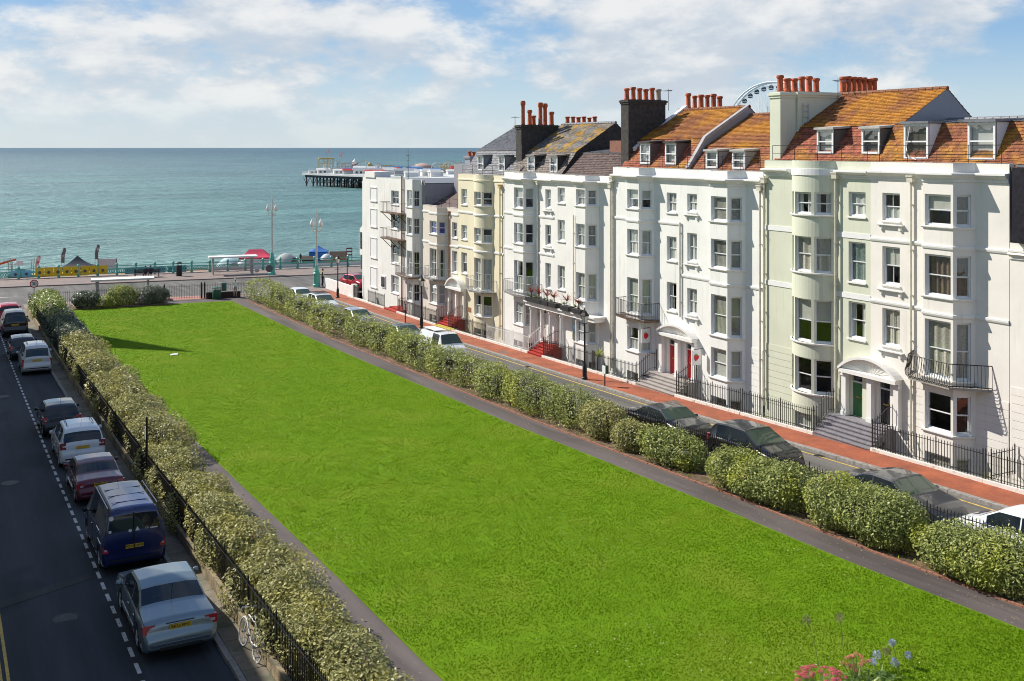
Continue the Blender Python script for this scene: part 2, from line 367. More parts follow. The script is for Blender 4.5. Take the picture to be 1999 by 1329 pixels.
run_of('edging_brick', path_r, (.075, .225, .12), 25.5, 17, 100, .145, EDGEB, limit=190)
run_of('edging_brick', path_l, (.08, .225, .12), 9.2, 22, 50, .14, EDGEB, limit=90)
for i in range(20):                                    # the slabs of the garden-side pavement near the bicycle
    yc = 23.4 + i * .92; me = MB().box(-.28, .28, -.45, .45, -.05, 0).mesh('paving_slab', PAVE) if i == 0 else me
    link('paving_slab', me, pav_m, loc=(6.73, yc, gz(yc) + .112 + random.uniform(-.004, .004)), rot=(math.atan2(gz(yc + .5) - gz(yc - .5), 1), random.uniform(-.01, .01), 0))
def dash(parent, x0, x1, y0, y1, mat, dz=.006, name='road_marking'):
    return MB().grid([[(x0, y0, gz(y0) + dz), (x1, y0, gz(y0) + dz)], [(x0, y1, gz(y1) + dz), (x1, y1, gz(y1) + dz)]]).build(name, mat, parent)
y = 25.0
while y < 102:                                         # dashed edge of the parking bays
    dash(road_l, 4.28, 4.38, y, y + .62, WLINE); y += 1.02
for x in (1.33, 1.49): strip('tmp', x, x + .075, 8, 100, .006, YLINE).parent = road_l
for x in (32.36,): strip('tmp', x, x + .09, 10, 97, .006, YLINE).parent = road_r
for o in list(bpy.data.objects):
    if o.name.startswith('tmp'): o.name = 'yellow_line'; del o['kind']
def sea_line(x0, x1, y0, w, mat, name='road_marking'):
    z = -1.692 - .0041 * (y0 - 103.6) + .012
    MB().quad((x0, cst(x0, y0), z), (x1, cst(x1, y0), z), (x1, cst(x1, y0 + w), z), (x0, cst(x0, y0 + w), z)).build(name, mat, road_s)
sea_line(-40, 9.5, 112.2, .22, WLINE); 
for a, b in ((20, 23), (25, 29.2), (31.5, 37.5), (39, 44)): sea_line(a, b, 112.4, .2, WLINE)
sea_line(-60, 90, 119.6, .12, YLINE)
for a, b in ((24, 25.5), (28, 29.5), (32, 33.2), (35.5, 37), (39, 40.5)): sea_line(a, b, 116.8, .13, WLINE)
# the lighter trench reinstatement across the left road and a manhole
MB().prism([(1.3, 33.0, gz(33) + .005), (4.15, 34.3, gz(34.3) + .005), (4.15, 34.8, gz(34.8) + .005), (1.3, 33.6, gz(33.6) + .005)], (0, 0, .002)).build('trench_patch', asphalt('asphalt_patch', (.05, .05, .048), .8), road_l)
for (x, y) in ((33.7, 45.0), (33.4, 63.4)):
    MB().box(x - .3, x + .3, y - .45, y + .45, gz(y) + .108, gz(y) + .118).build('inspection_cover', M('cover_iron', (.16, .11, .09), .6, var=.2), pav_r)

for k, (x, y, rr) in enumerate(((3.1, 31.5, .33), (2.6, 47.2, .33), (3.3, 66.0, .33), (30.9, 47.5, .3), (31.0, 62.0, .3))):
    MB().lathe([(rr, 0), (rr, .006), (rr * .93, .008), (rr * .9, .004), (.01, .005)], (x, y, gz(y) + .003), 18).build('manhole_cover', M('manhole_iron', (.055, .05, .048), .55, metal=.4, var=.3, vscale=18), road_l if x < 10 else road_r)
for k, (x, y) in enumerate(((6.2, 30.6), (6.2, 60.4), (32.5, 33.5), (32.5, 58.5))):
    g_ = MB()
    for i in range(6): g_.box(x - .17, x + .13, y - .2 + i * .07, y - .165 + i * .07, gz(y) + .002, gz(y) + .014)
    g_.build('drain_grate', M('manhole_iron'), road_l if x < 10 else road_r, kind='stuff')
# corner pavement at the seafront end of the right street
cp = MB(); pts = [(32.8, 99.6), (34.72, 99.6), (34.9, 104.9), (60, 102.5), (60, 104.6), (37.5, 106.9), (34.8, 107.6), (33.3, 106.8), (32.75, 104.8)]
cp.prism([(x, y, -1.75) for x, y in pts], (0, 0, .22)); cp.build('pavement_corner_right', PROM, kind='structure')
c2 = MB(); loop = [(32.45, 97), (32.45, 104.9), (33.0, 107.0), (34.8, 108.0), (37.6, 107.2), (60, 104.9)]
for a, b in zip(loop[:-1], loop[1:]):
    a = Vector((*a, 0)); b = Vector((*b, 0)); d = (b - a).normalized(); n_ = Vector((-d.y, d.x, 0)) * .05
    z = -1.678; c2.quad((a + n_ + Z * z), (b + n_ + Z * z), (b - n_ + Z * z), (a - n_ + Z * z))
c2.build('yellow_line', YLINE, road_s)
MB().prism([(7.0, 103.4, -1.75), (27.6, 102.1, -1.75), (27.6, 105.2, -1.75), (7.0, 107.5, -1.75)], (0, 0, .19)).build('pavement_seafront', PROM, kind='structure')
MB().prism([(18.6, 103.2, -1.56), (25.2, 102.6, -1.56), (25.2, 105.0, -1.56), (18.6, 105.9, -1.56)], (0, 0, .008)).build('pavement_gateway', M('red_slab', (.42, .2, .16), .85, var=.15, vscale=2), kind='structure')

# ------------------------------------------------------------------ grass blades and daisies (real geometry over the turf)
def scatter_lawn(n, ymin, ymax, pw):
    u = rng.random(n) ; Y = ymin * (ymax / ymin) ** (u ** pw); X = 10.44 + rng.random(n) * 13.7
    ok = Y < 101.6 - .12 * (X - 10.4); return X[ok], Y[ok]
def grass():
    X, Y = scatter_lawn(420000, 13.5, 101, 1.15); n = len(X); g = np.interp(Y, _GY, _GZ) + .128
    a = rng.random(n) * 2 * np.pi; w = (.008 + .009 * rng.random(n)) * (1 + Y / 60); cl = np.zeros(n)
    for q in range(14): th = rng.random() * 6.28; kf = rng.uniform(2.0, 9.0); cl += np.sin((X * np.cos(th) + Y * np.sin(th) * .7) * kf + rng.random() * 6.28)
    cl = np.clip(.5 + cl / 7.5, 0, 1)                       # tufts: the turf is uneven in height
    h = (.014 + .028 * rng.random(n)) * (.85 + .3 * cl); dx, dy = np.cos(a) * w, np.sin(a) * w; lx, ly = (rng.random(n) - .5) * .05, (rng.random(n) - .5) * .05
    V = np.empty((n, 3, 3), np.float32)
    V[:, 0] = np.c_[X - dx, Y - dy, g]; V[:, 1] = np.c_[X + dx, Y + dy, g]; V[:, 2] = np.c_[X + lx, Y + ly, g + h]
    F = np.arange(3 * n).reshape(n, 3)
    link('grass', raw_mesh('grass', V.reshape(-1, 3), F, leaf_mat('grass_blade', (.08, .165, .002), (.205, .345, .010), (.225, .305, .013), .33, .85, .08, .3), 3), kind='stuff', label='short bright green mown grass of the square')
    X, Y = scatter_lawn(5200, 13.5, 70, 1.0)
    dens = np.sin(X * .8 + 1.3 * np.sin(Y * .35)) + np.sin(Y * .6 + X * .5) + rng.random(len(X)) * 1.6 - 1.0
    X, Y = X[dens > .5], Y[dens > .5]; n = len(X); g = np.interp(Y, _GY, _GZ) + .165; s = .006 + .010 * rng.random(n)
    V = np.empty((n, 4, 3), np.float32)
    for k, (ax, ay) in enumerate(((-1, -1), (1, -1), (1, 1), (-1, 1))): V[:, k] = np.c_[X + ax * s, Y + ay * s, g + rng.random(n) * .02]
    link('daisies', raw_mesh('daisies', V.reshape(-1, 3), np.arange(4 * n).reshape(n, 4), M('daisy_white', (.52, .54, .30), .8, island=.35)), kind='stuff', label='white daisies and fallen petals scattered over the lawn')
    # fallen leaves on the paths and beds
    V = []; 
    for k in range(1500):
        x = random.choice([random.uniform(24.2, 25.4), random.uniform(25.6, 27.3), random.uniform(9.3, 10.4)]); y = 16 * (98 / 16) ** random.random(); z = gz(y) + (.118 if x < 25.5 else .145); s_ = random.uniform(.012, .03)
        a_ = random.random() * 6.28; c_, d_ = math.cos(a_) * s_, math.sin(a_) * s_
        V += [(x - c_, y - d_, z), (x + d_ * .5, y - c_ * .5, z + .01), (x + c_, y + d_, z), (x - d_ * .5, y + c_ * .5, z + .006)]
    link('fallen_leaves', raw_mesh('fallen_leaves', V, np.arange(len(V)).reshape(-1, 4), M('dry_leaf', (.42, .3, .16), .8, island=.5)), kind='stuff', label='dry fallen leaves on the paths and beds')
grass()
# ------------------------------------------------------------------ house materials
def stucco(name, c, stain=(.45, .42, .36), amt=.32):
    m, nt, b = new_mat(name); N = nt.nodes.new; L = nt.links.new
    geo = N('ShaderNodeNewGeometry')
    def nz(sc, scale, det):
        mp = N('ShaderNodeMapping'); mp.inputs['Scale'].default_value = sc; L(geo.outputs['Position'], mp.inputs[0])
        n = N('ShaderNodeTexNoise'); n.inputs['Scale'].default_value = scale; n.inputs['Detail'].default_value = det; n.inputs['Roughness'].default_value = .65; L(mp.outputs[0], n.inputs['Vector']); return n.outputs[0]
    r = N('ShaderNodeValToRGB'); r.color_ramp.elements[0].position = .3; r.color_ramp.elements[1].position = .7
    r.color_ramp.elements[0].color = sc3(c, .93); r.color_ramp.elements[1].color = sc3(c, 1.04); L(nz((1, 1, 1), .7, 6), r.inputs[0])
    mr = N('ShaderNodeMapRange'); mr.inputs[1].default_value = .56; mr.inputs[2].default_value = .78; mr.inputs[4].default_value = amt * 1.5; L(nz((3.2, 3.2, .22), 1.3, 7), mr.inputs[0])
    mx = N('ShaderNodeMixRGB'); L(mr.outputs[0], mx.inputs[0]); L(r.outputs[0], mx.inputs[1]); mx.inputs[2].default_value = stain + (1,)
    L(mx.outputs[0], b.inputs['Base Color']); b.inputs['Roughness'].default_value = .62; _spec(b, .3)
    bp = N('ShaderNodeBump'); bp.inputs['Strength'].default_value = .12; bp.inputs['Distance'].default_value = .02; L(nz((1, 1, 1), 14, 4), bp.inputs['Height']); L(bp.outputs[0], b.inputs['Normal'])
    return m
ST = {'white': stucco('stucco_white', (.83, .83, .80)), 'white2': stucco('stucco_white_b', (.83, .815, .78), amt=.25), 'ivory': stucco('stucco_ivory', (.81, .775, .715), amt=.25),
      'green': stucco('stucco_green', (.64, .66, .53), (.45, .45, .34), .35), 'cream': stucco('stucco_cream', (.78, .715, .53), (.5, .42, .28), .35),
      'pink': stucco('stucco_pink', (.72, .65, .57), (.42, .34, .26), .45), 'old': stucco('stucco_old', (.79, .78, .745), (.40, .33, .25), .55), 'grey': stucco('stucco_grey', (.30, .30, .33), (.2, .2, .2), .4)}
PAINT = M('white_paint', (.80, .80, .79), .45, var=.05, vscale=4)
PAINTB = M('window_paint', (.78, .79, .80), .4, var=.05, vscale=4)
TRIM = stucco('stucco_trim', (.80, .79, .76), (.5, .46, .4), .3)
DARKROOM = M('room_dark', (.10, .085, .07), .9, var=.2, vscale=.7)  # dark colour stands in for the dimness of the unlit rooms
IRON = M('black_iron', (.012, .012, .013), .45, var=.3, vscale=6, c2=(.05, .03, .02), c2amt=.3, c2scale=5)
IRONW = M('white_iron', (.62, .62, .6), .5, var=.15, vscale=5)
IRONR = M('rusty_iron', (.10, .065, .045), .75, var=.4, vscale=5, c2=(.22, .12, .07), c2amt=.5, c2scale=3)
PIPE = M('painted_pipe', (.60, .57, .47), .55, var=.15, vscale=4)
STEPM = M('step_stone', (.36, .33, .31), .8, var=.15, vscale=3, bump=.15)
STEPR = M('red_carpet', (.36, .03, .02), .9, var=.2, vscale=5)
STEPD = M('step_granite', (.22, .21, .23), .8, var=.2, vscale=4)
LEAD = M('lead_sheet', (.17, .18, .20), .55, var=.2, vscale=3)
def glass_mat():
    m, nt, b = new_mat('window_glass'); N = nt.nodes.new; L = nt.links.new
    nt.nodes.remove(b); gl = N('ShaderNodeBsdfGlossy'); gl.inputs['Roughness'].default_value = .01; gl.inputs['Color'].default_value = (.9, .93, .95, 1)
    tr = N('ShaderNodeBsdfTransparent'); tr.inputs[0].default_value = (.86, .89, .88, 1)
    lw = N('ShaderNodeLayerWeight'); lw.inputs[0].default_value = .5; pw = N('ShaderNodeMath'); pw.operation = 'POWER'; pw.inputs[1].default_value = 4; L(lw.outputs['Facing'], pw.inputs[0])
    ma = N('ShaderNodeMath'); ma.operation = 'MULTIPLY_ADD'; ma.inputs[1].default_value = .85; ma.inputs[2].default_value = .11; L(pw.outputs[0], ma.inputs[0]); mx = N('ShaderNodeMixShader'); L(ma.outputs[0], mx.inputs[0]); L(tr.outputs[0], mx.inputs[1]); L(gl.outputs[0], mx.inputs[2])
    geo = N('ShaderNodeNewGeometry'); n = N('ShaderNodeTexNoise'); n.inputs['Scale'].default_value = 1.5; L(geo.outputs['Position'], n.inputs['Vector'])
    bp = N('ShaderNodeBump'); bp.inputs['Strength'].default_value = .12; bp.inputs['Distance'].default_value = .04; L(n.outputs[0], bp.inputs['Height']); L(bp.outputs[0], gl.inputs['Normal'])
    L(mx.outputs[0], nt.nodes['Material Output'].inputs[0]); return m
GLASS = glass_mat()
CURT = {'net': M('curtain_net', (.62, .61, .57), .9, var=.12, vscale=9), 'lace': M('curtain_lace', (.5, .46, .39), .9, var=.4, vscale=22), 'blind': M('roller_blind', (.62, .60, .54), .8, var=.05),
        'slat': M('slat_blind', (.55, .52, .46), .7, var=.1), 'drape': M('curtain_brown', (.20, .14, .09), .9, var=.3, vscale=8), 'foil': M('foil', (.42, .5, .46), .25, metal=.6, bump=1.0, bscale=8),
        'purple': M('curtain_purple', (.10, .10, .42), .9, var=.2), 'pale': M('curtain_pale', (.66, .64, .60), .9, var=.06)}
TILES = {'orange': M('tile_lichen', (.27, .105, .038), .88, var=.3, vscale=2.2, island=.2, c2=(.42, .185, .022), c2amt=.8, c2scale=.5, bump=.4, bscale=30),
         'red': M('tile_red', (.30, .095, .055), .88, var=.35, vscale=3, island=.28, c2=(.36, .17, .03), c2amt=.42, c2scale=.8, bump=.4, bscale=30),
         'rust': M('tile_rust', (.24, .085, .042), .88, var=.35, vscale=2.6, island=.25, c2=(.37, .17, .028), c2amt=.5, c2scale=.6, bump=.4, bscale=30),
         'slate': M('slate', (.13, .135, .155), .6, var=.25, vscale=3, island=.2, bump=.2, bscale=30),
         'slatelich': M('slate_lichen', (.19, .18, .17), .85, var=.25, vscale=4, island=.2, c2=(.40, .24, .04), c2amt=.6, c2scale=1.0, bump=.3, bscale=30),
         'brown': M('slate_brown', (.11, .075, .068), .8, var=.3, vscale=4, island=.25, bump=.3, bscale=30),
         'stone': M('slate_stone', (.22, .19, .165), .9, var=.5, vscale=7, island=.3, bump=.4, bscale=25)}
POT = M('terracotta', (.46, .105, .04), .8, var=.3, vscale=6, c2=(.2, .07, .04), c2amt=.35, c2scale=4)
SOOT = M('sooty_brick', (.055, .048, .045), .9, var=.4, vscale=5, bump=.5, bscale=18)

XW = 36.1            # the terrace's main wall plane
def tiles(mb, P, Q, du, tw=.19, th=.15, lift=.03):
    """overlapping roof tiles on the slope from the eaves line P (P + du is its other end) up to Q"""
    P = Vector(P); Q = Vector(Q); du = Vector(du); Lu = du.length; ux = du / Lu; up = Q - P; Lv = up.length; uv = up / Lv; n = ux.cross(uv)
    if n.z < 0: n = -n
    nv = max(1, int(Lv / th)); nu = max(1, int(Lu / tw)); a = Lu / nu; b = Lv / nv
    for j in range(nv):
        for i in range(-1, nu):
            x0 = max(0, (i + .5 * (j % 2)) * a); x1 = min(Lu, (i + 1 + .5 * (j % 2)) * a)
            if x1 - x0 < .02: continue
            o = P + uv * (j * b); l1 = lift * random.uniform(.7, 1.5); l2 = lift * random.uniform(.7, 1.5); e = b * random.uniform(1.0, 1.08); g = .004
            A = o + ux * (x0 + g) + n * l1 - uv * random.uniform(0, .012); B = o + ux * (x1 - g) + n * l2 - uv * random.uniform(0, .012); C = o + ux * (x1 - g) + uv * e + n * .004; D = o + ux * (x0 + g) + uv * e + n * .004
            mb.add([A, B, C, D, A - n * .03, B - n * .03], [(0, 1, 2, 3), (4, 5, 1, 0), (4, 0, 3), (5, 2, 1)])
class Facade:
    """a house front: plan polyline (s along the front, p out from the wall), unrolled as u; openings cut for real"""
    def __init__(f, Yl, pts, X=XW, sgn=-1):
        f.Yl = Yl; f.pts = pts; f.X = X; f.sgn = sgn; f.u = [0.]
        for a, b in zip(pts[:-1], pts[1:]): f.u.append(f.u[-1] + math.hypot(b[0] - a[0], b[1] - a[1]))
    def w(f, s, p, z): return Vector((f.X + f.sgn * p, f.Yl - s, z))
    def sp(f, u):
        for i in range(len(f.pts) - 1):
            if u <= f.u[i + 1] + 1e-9 or i == len(f.pts) - 2:
                t = (u - f.u[i]) / max(1e-9, f.u[i + 1] - f.u[i]); a, b = f.pts[i], f.pts[i + 1]; return a[0] + (b[0] - a[0]) * t, a[1] + (b[1] - a[1]) * t
    def at(f, u, z): return f.w(*f.sp(u), z)
    def frame(f, u0, u1):
        A = f.at(u0, 0); B = f.at(u1, 0); ux = (B - A); wd = ux.length; ux /= wd; n = Vector((ux.y, -ux.x, 0)) if f.sgn < 0 else Vector((-ux.y, ux.x, 0))
        if n.x * f.sgn < 0 and abs(n.x) > .05: n = -n
        return A, ux, n, wd
    def wall(f, z0, z1, ops, rv=.13):
        us = sorted(set([round(x, 4) for x in f.u] + [round(x, 4) for o in ops for x in o[:2]])); zs = sorted(set([z0, z1] + [x for o in ops for x in o[2:4]])); mb = MB()
        for i in range(len(us) - 1):
            for j in range(len(zs) - 1):
                uc = (us[i] + us[i + 1]) / 2; zc = (zs[j] + zs[j + 1]) / 2
                if any(o[0] < uc < o[1] and o[2] < zc < o[3] for o in ops): continue
                mb.quad(f.at(us[i], zs[j]), f.at(us[i + 1], zs[j]), f.at(us[i + 1], zs[j + 1]), f.at(us[i], zs[j + 1]))
        for o in ops:
            A, ux, n, wd = f.frame(o[0], o[1]); d = o[4] if len(o) > 4 else rv; B = A + ux * wd; i_ = -n * d
            a0, b0, a1, b1 = A + Z * o[2], B + Z * o[2], A + Z * o[3], B + Z * o[3]
            mb.quad(a0, a0 + i_, a1 + i_, a1); mb.quad(b0, b1, b1 + i_, b0 + i_); mb.quad(a1, a1 + i_, b1 + i_, b1); mb.quad(a0, b0, b0 + i_, a0 + i_)
        return mb
    def offset(f, o):
        P = []; n = len(f.pts)
        for i, (x, y) in enumerate(f.pts):
            ns = []
            for a, b in ((i - 1, i), (i, i + 1)):
                if a < 0 or b >= n: continue
                dx, dy = f.pts[b][0] - f.pts[a][0], f.pts[b][1] - f.pts[a][1]; l = math.hypot(dx, dy); ns.append((-dy / l, dx / l))
            nx, ny = sum(a for a, _ in ns) / len(ns), sum(b for _, b in ns) / len(ns); l2 = max(.3, nx * nx + ny * ny); P.append((x + nx * o / l2, y + ny * o / l2))
        return P
    def sweep(f, prof, i0=0, i1=None):
        """moulding: profile of (out, z) swept along the front"""
        mb = MB(); rows = [[f.w(s, p, z) for s, p in f.offset(o)[i0:i1]] for o, z in prof]; mb.grid(rows)
        for k in (0, -1): mb.add([r[k] for r in rows], [tuple(range(len(rows)))])
        return mb
def wavy(O, ux, n, a0, a1, z0, z1, depth, amp=.03, freq=9, ph=0):
    P = []; m = max(4, int((a1 - a0) * 26))
    for zz in (z0, z1):
        P.append([O + ux * (a0 + (a1 - a0) * i / m) + n * (-depth + amp * math.sin(freq * 2.2 * (a0 + (a1 - a0) * i / m) + ph)) + Z * zz for i in range(m + 1)])
    return MB().grid(P)
def window(house, f, u0, u1, z0, z1, style='sash', curtain=None, rv=.13, sill=True, sillmat=None, mat=None, bars=0, open_=0., deep=.0):
    """a sash window in its opening: window (frame) > pane, sash, sill, curtain"""
    mat = mat or PAINTB; A, ux, n, wd = f.frame(u0, u1); O = A - n * (rv - .02); h = z1 - z0; fw = .055 if wd > .5 else .035
    F = lambda mb, a0, a1, b0, b1, c0, c1: mb.fbox(O, ux, Z, n, a0, a1, b0, b1, c0, c1)
    fr = MB(); F(fr, 0, fw, z0, z1, -.08, .02); F(fr, wd - fw, wd, z0, z1, -.08, .02); F(fr, fw, wd - fw, z1 - fw, z1, -.08, .02); F(fr, fw, wd - fw, z0, z0 + fw * 1.3, -.08, .02)
    w_ = fr.build('window', mat, house); mid = z0 + h * .5; a0, a1 = fw, wd - fw; b0, b1 = z0 + fw * 1.3, z1 - fw
    sa = MB(); r = .03
    if style == 'blank':
        MB().fbox(O, ux, Z, n, a0, a1, b0, b1, -.05, -.01).build('blind_panel', PAINT, w_)
    else:
        for (q0, q1, c, sft) in ((mid, b1, -.012, 0), (b0, mid, -.05, open_)):
            q0 += sft * .9; q1 += sft * .9 if sft else 0
            F(sa, a0, a0 + r, q0, q1, c - .03, c); F(sa, a1 - r, a1, q0, q1, c - .03, c); F(sa, a0 + r, a1 - r, q1 - r, q1, c - .03, c); F(sa, a0 + r, a1 - r, q0, q0 + r * 1.2, c - .03, c)
            for k in range(bars): x = a0 + (a1 - a0) * (k + 1) / (bars + 1); F(sa, x - .011, x + .011, q0 + r, q1 - r, c - .025, c - .003)
            if style == 'multi':
                for k in (1, 2): zz = q0 + (q1 - q0) * k / 3; F(sa, a0 + r, a1 - r, zz - .01, zz + .01, c - .025, c - .003)
            MB().quad(O + ux * (a0 + r) + Z * (q0 + r) + n * (c - .017), O + ux * (a1 - r) + Z * (q0 + r) + n * (c - .017), O + ux * (a1 - r) + Z * (q1 - r) + n * (c - .017), O + ux * (a0 + r) + Z * (q1 - r) + n * (c - .017)).build('pane', GLASS, w_)
        sa.build('sash', mat, w_)
    if sill:
        MB().fbox(A, ux, Z, n, -.06, wd + .06, z0 - .07, z0 - .003, -rv + .02, .075).build('sill', sillmat or TRIM, w_)
    if curtain and style != 'blank':
        ph = random.random() * 6; dp = .085
        for cu in curtain.split('+'):
            if cu in ('net', 'lace', 'purple', 'pale', 'foil'): wavy(O, ux, n, a0, a1, b0, b1, dp, .025, 7, ph).build('curtain', CURT[cu], w_, smooth=60)
            elif cu == 'halfnet': wavy(O, ux, n, a0, a1, b0, mid, dp, .02, 9, ph).build('curtain', CURT['net'], w_, smooth=60)
            elif cu == 'blind': MB().fbox(O, ux, Z, n, a0, a1, mid + .0, b1, -dp - .01, -dp).build('roller_blind', CURT['blind'], w_)
            elif cu == 'blind7': MB().fbox(O, ux, Z, n, a0, a1, b0 + h * .2, b1, -dp - .01, -dp).build('roller_blind', CURT['blind'], w_)
            elif cu == 'full': MB().fbox(O, ux, Z, n, a0, a1, b0, b1, -dp - .01, -dp).build('roller_blind', CURT['blind'], w_)
            elif cu == 'drape':
                wavy(O, ux, n, a0, a1, b0, b1, dp + .05, .035, 11, ph).build('curtain', CURT['drape'], w_, smooth=60)
            elif cu == 'tie':
                for (x0, x1) in ((a0, a0 + wd * .26), (a1 - wd * .3, a1)): wavy(O, ux, n, x0, x1, b0, b1, dp, .03, 12, ph).build('curtain', CURT['pale'], w_, smooth=60)
            elif cu == 'slat':
                sl_ = MB(); k = b0 + .03
                while k < b1: sl_.fbox(O, ux, Z, n, a0, a1, k, k + .032, -dp - .02, -dp); k += .05
                sl_.build('slat_blind', CURT['slat'], w_)
    return w_
def door(house, f, u0, u1, z0, z1, mat, rv=.18, transom=.38, label=None):
    A, ux, n, wd = f.frame(u0, u1); O = A - n * (rv - .01); F = lambda mb, *a: mb.fbox(O, ux, Z, n, *a); zt = z1 - transom
    fr = MB(); F(fr, 0, .06, z0, z1, -.06, .05); F(fr, wd - .06, wd, z0, z1, -.06, .05); F(fr, .06, wd - .06, z1 - .06, z1, -.06, .05); F(fr, .06, wd - .06, zt, zt + .06, -.06, .05)
    d = MB(); F(d, .06, wd - .06, z0, zt, -.05, 0)
    for (a, b) in ((.14, wd / 2 - .04), (wd / 2 + .04, wd - .14)):
        for (c, e) in ((.18, .75), (.9, zt - z0 - .15)): F(d, a, b, z0 + c, z0 + e, 0, .014)
    o = d.build('door', mat, house, label=label); fr.build('door_frame', PAINT, o)
    MB().quad(*[O + ux * a + Z * b for a, b in ((.06, zt + .06), (wd - .06, zt + .06), (wd - .06, z1 - .06), (.06, z1 - .06))]).build('transom_pane', GLASS, o)
    brass = M('brass', (.55, .40, .14), .3, metal=.9); hb = MB(); hb.lathe([(.0, 0), (.03, .01), (.035, .03), (.0, .06)], O + ux * (wd - .14) + Z * (z0 + 1.0) + n * .0, 8, axis='x'); hb.build('door_knob', brass, o, smooth=True)
    m2 = MB(); F(m2, wd * .3, wd * .7, z0 + .82, z0 + .88, .014, .022); m2.build('letter_plate', brass, o); return o

_bars = {}
def bar_mesh(h, mat, r=.011, spear=True):
    k = (round(h, 2), mat.name, r, spear)
    if k not in _bars:
        mb = MB().tube((0, 0, 0), (0, 0, h), r, n=4, caps=False)
        if spear: mb.add([(.022, 0, h), (0, .022, h), (-.022, 0, h), (0, -.022, h), (0, 0, h + .085)], [(0, 1, 4), (1, 2, 4), (2, 3, 4), (3, 0, 4), (3, 2, 1, 0)])
        _bars[k] = mb.mesh('bar', mat)
    return _bars[k]
def fence(root, P, base, h=1.05, gap=.125, mat=None, post=2.2, limit=10**9, spear=True, r=.0145, rails=(.12, None), posts=True, far=None):
    """iron railing along the plan points P; base(x,y) is the foot height. Each bar is a part; bars past the limit are one joined part"""
    mat = mat or IRON; rl = MB(); pm = bar_mesh(h + .12, mat, .024); cnt = 0; mass = MB(); pts = []
    for (x0, y0), (x1, y1) in zip(P[:-1], P[1:]):
        L_ = math.hypot(x1 - x0, y1 - y0); n = max(1, int(round(L_ / gap)))
        for i in range(n + 1):
            t = i / n; x, y = x0 + (x1 - x0) * t, y0 + (y1 - y0) * t; pts.append((x, y, base(x, y)))
    for i, p in enumerate(pts):
        isp = posts and (i == 0 or i == len(pts) - 1 or (post and i % max(1, int(post / gap)) == 0))
        if cnt < limit or isp: link('post' if isp else 'bar', pm if isp else bar_mesh(h, mat, r, spear), root, loc=p)
        else: mass.tube(p, (p[0], p[1], p[2] + h + (.06 if spear else 0)), r, r * .6, n=4, caps=False)
        cnt += 1
    step = max(1, int(1.0 / gap)); idx = list(range(0, len(pts), step)); idx += [len(pts) - 1] if idx[-1] != len(pts) - 1 else []
    for q in rails:
        q = h - .07 if q is None else q; rl = MB()
        for a, b in zip(idx[:-1], idx[1:]):
            A = Vector(pts[a]) + Z * q; B = Vector(pts[b]) + Z * q; d = B - A
            if d.length < .01: continue
            s_ = d.cross(Z).normalized() * .02; u_ = Z * .008
            rl.add([A - s_ - u_, A + s_ - u_, A + s_ + u_, A - s_ + u_, B - s_ - u_, B + s_ - u_, B + s_ + u_, B - s_ + u_], [(0, 1, 5, 4), (1, 2, 6, 5), (2, 3, 7, 6), (3, 0, 4, 7), (0, 3, 2, 1), (4, 5, 6, 7)])
        rl.build('rail', mat, root)
    if mass.v: mass.build('far_bars', mat, root, kind='stuff')
    return root
def pots(stack, pts, h0, mats=None):
    for i, (x, y, z) in enumerate(pts):
        h = h0 * random.uniform(.9, 1.12) if not isinstance(h0, (list, tuple)) else h0[i]; r = random.uniform(.165, .195); prof = [(r * 1.0, 0), (r * 1.0, .06), (r * .86, .09), (r * .80, h * .72), (r * .84, h * .8), (r * 1.08, h * .84), (r * 1.1, h * .93), (r * .9, h), (r * .62, h), (r * .6, h - .12)]
        MB().lathe(prof, (x, y, z), 10).build('chimney_pot', mats[i % len(mats)] if mats else POT, stack, smooth=40)
def stack(house, x0, x1, y0, y1, z0, z1, mat, cap=None):
    mb = MB().box(x0, x1, y0, y1, z0, z1 - .28); mb.box(x0 - .05, x1 + .05, y0 - .05, y1 + .05, z1 - .28, z1 - .16); mb.box(x0 - .10, x1 + .10, y0 - .10, y1 + .10, z1 - .16, z1 - .04); mb.box(x0 - .03, x1 + .03, y0 - .03, y1 + .03, z1 - .04, z1)
    return mb.build('chimney_stack', mat, house)
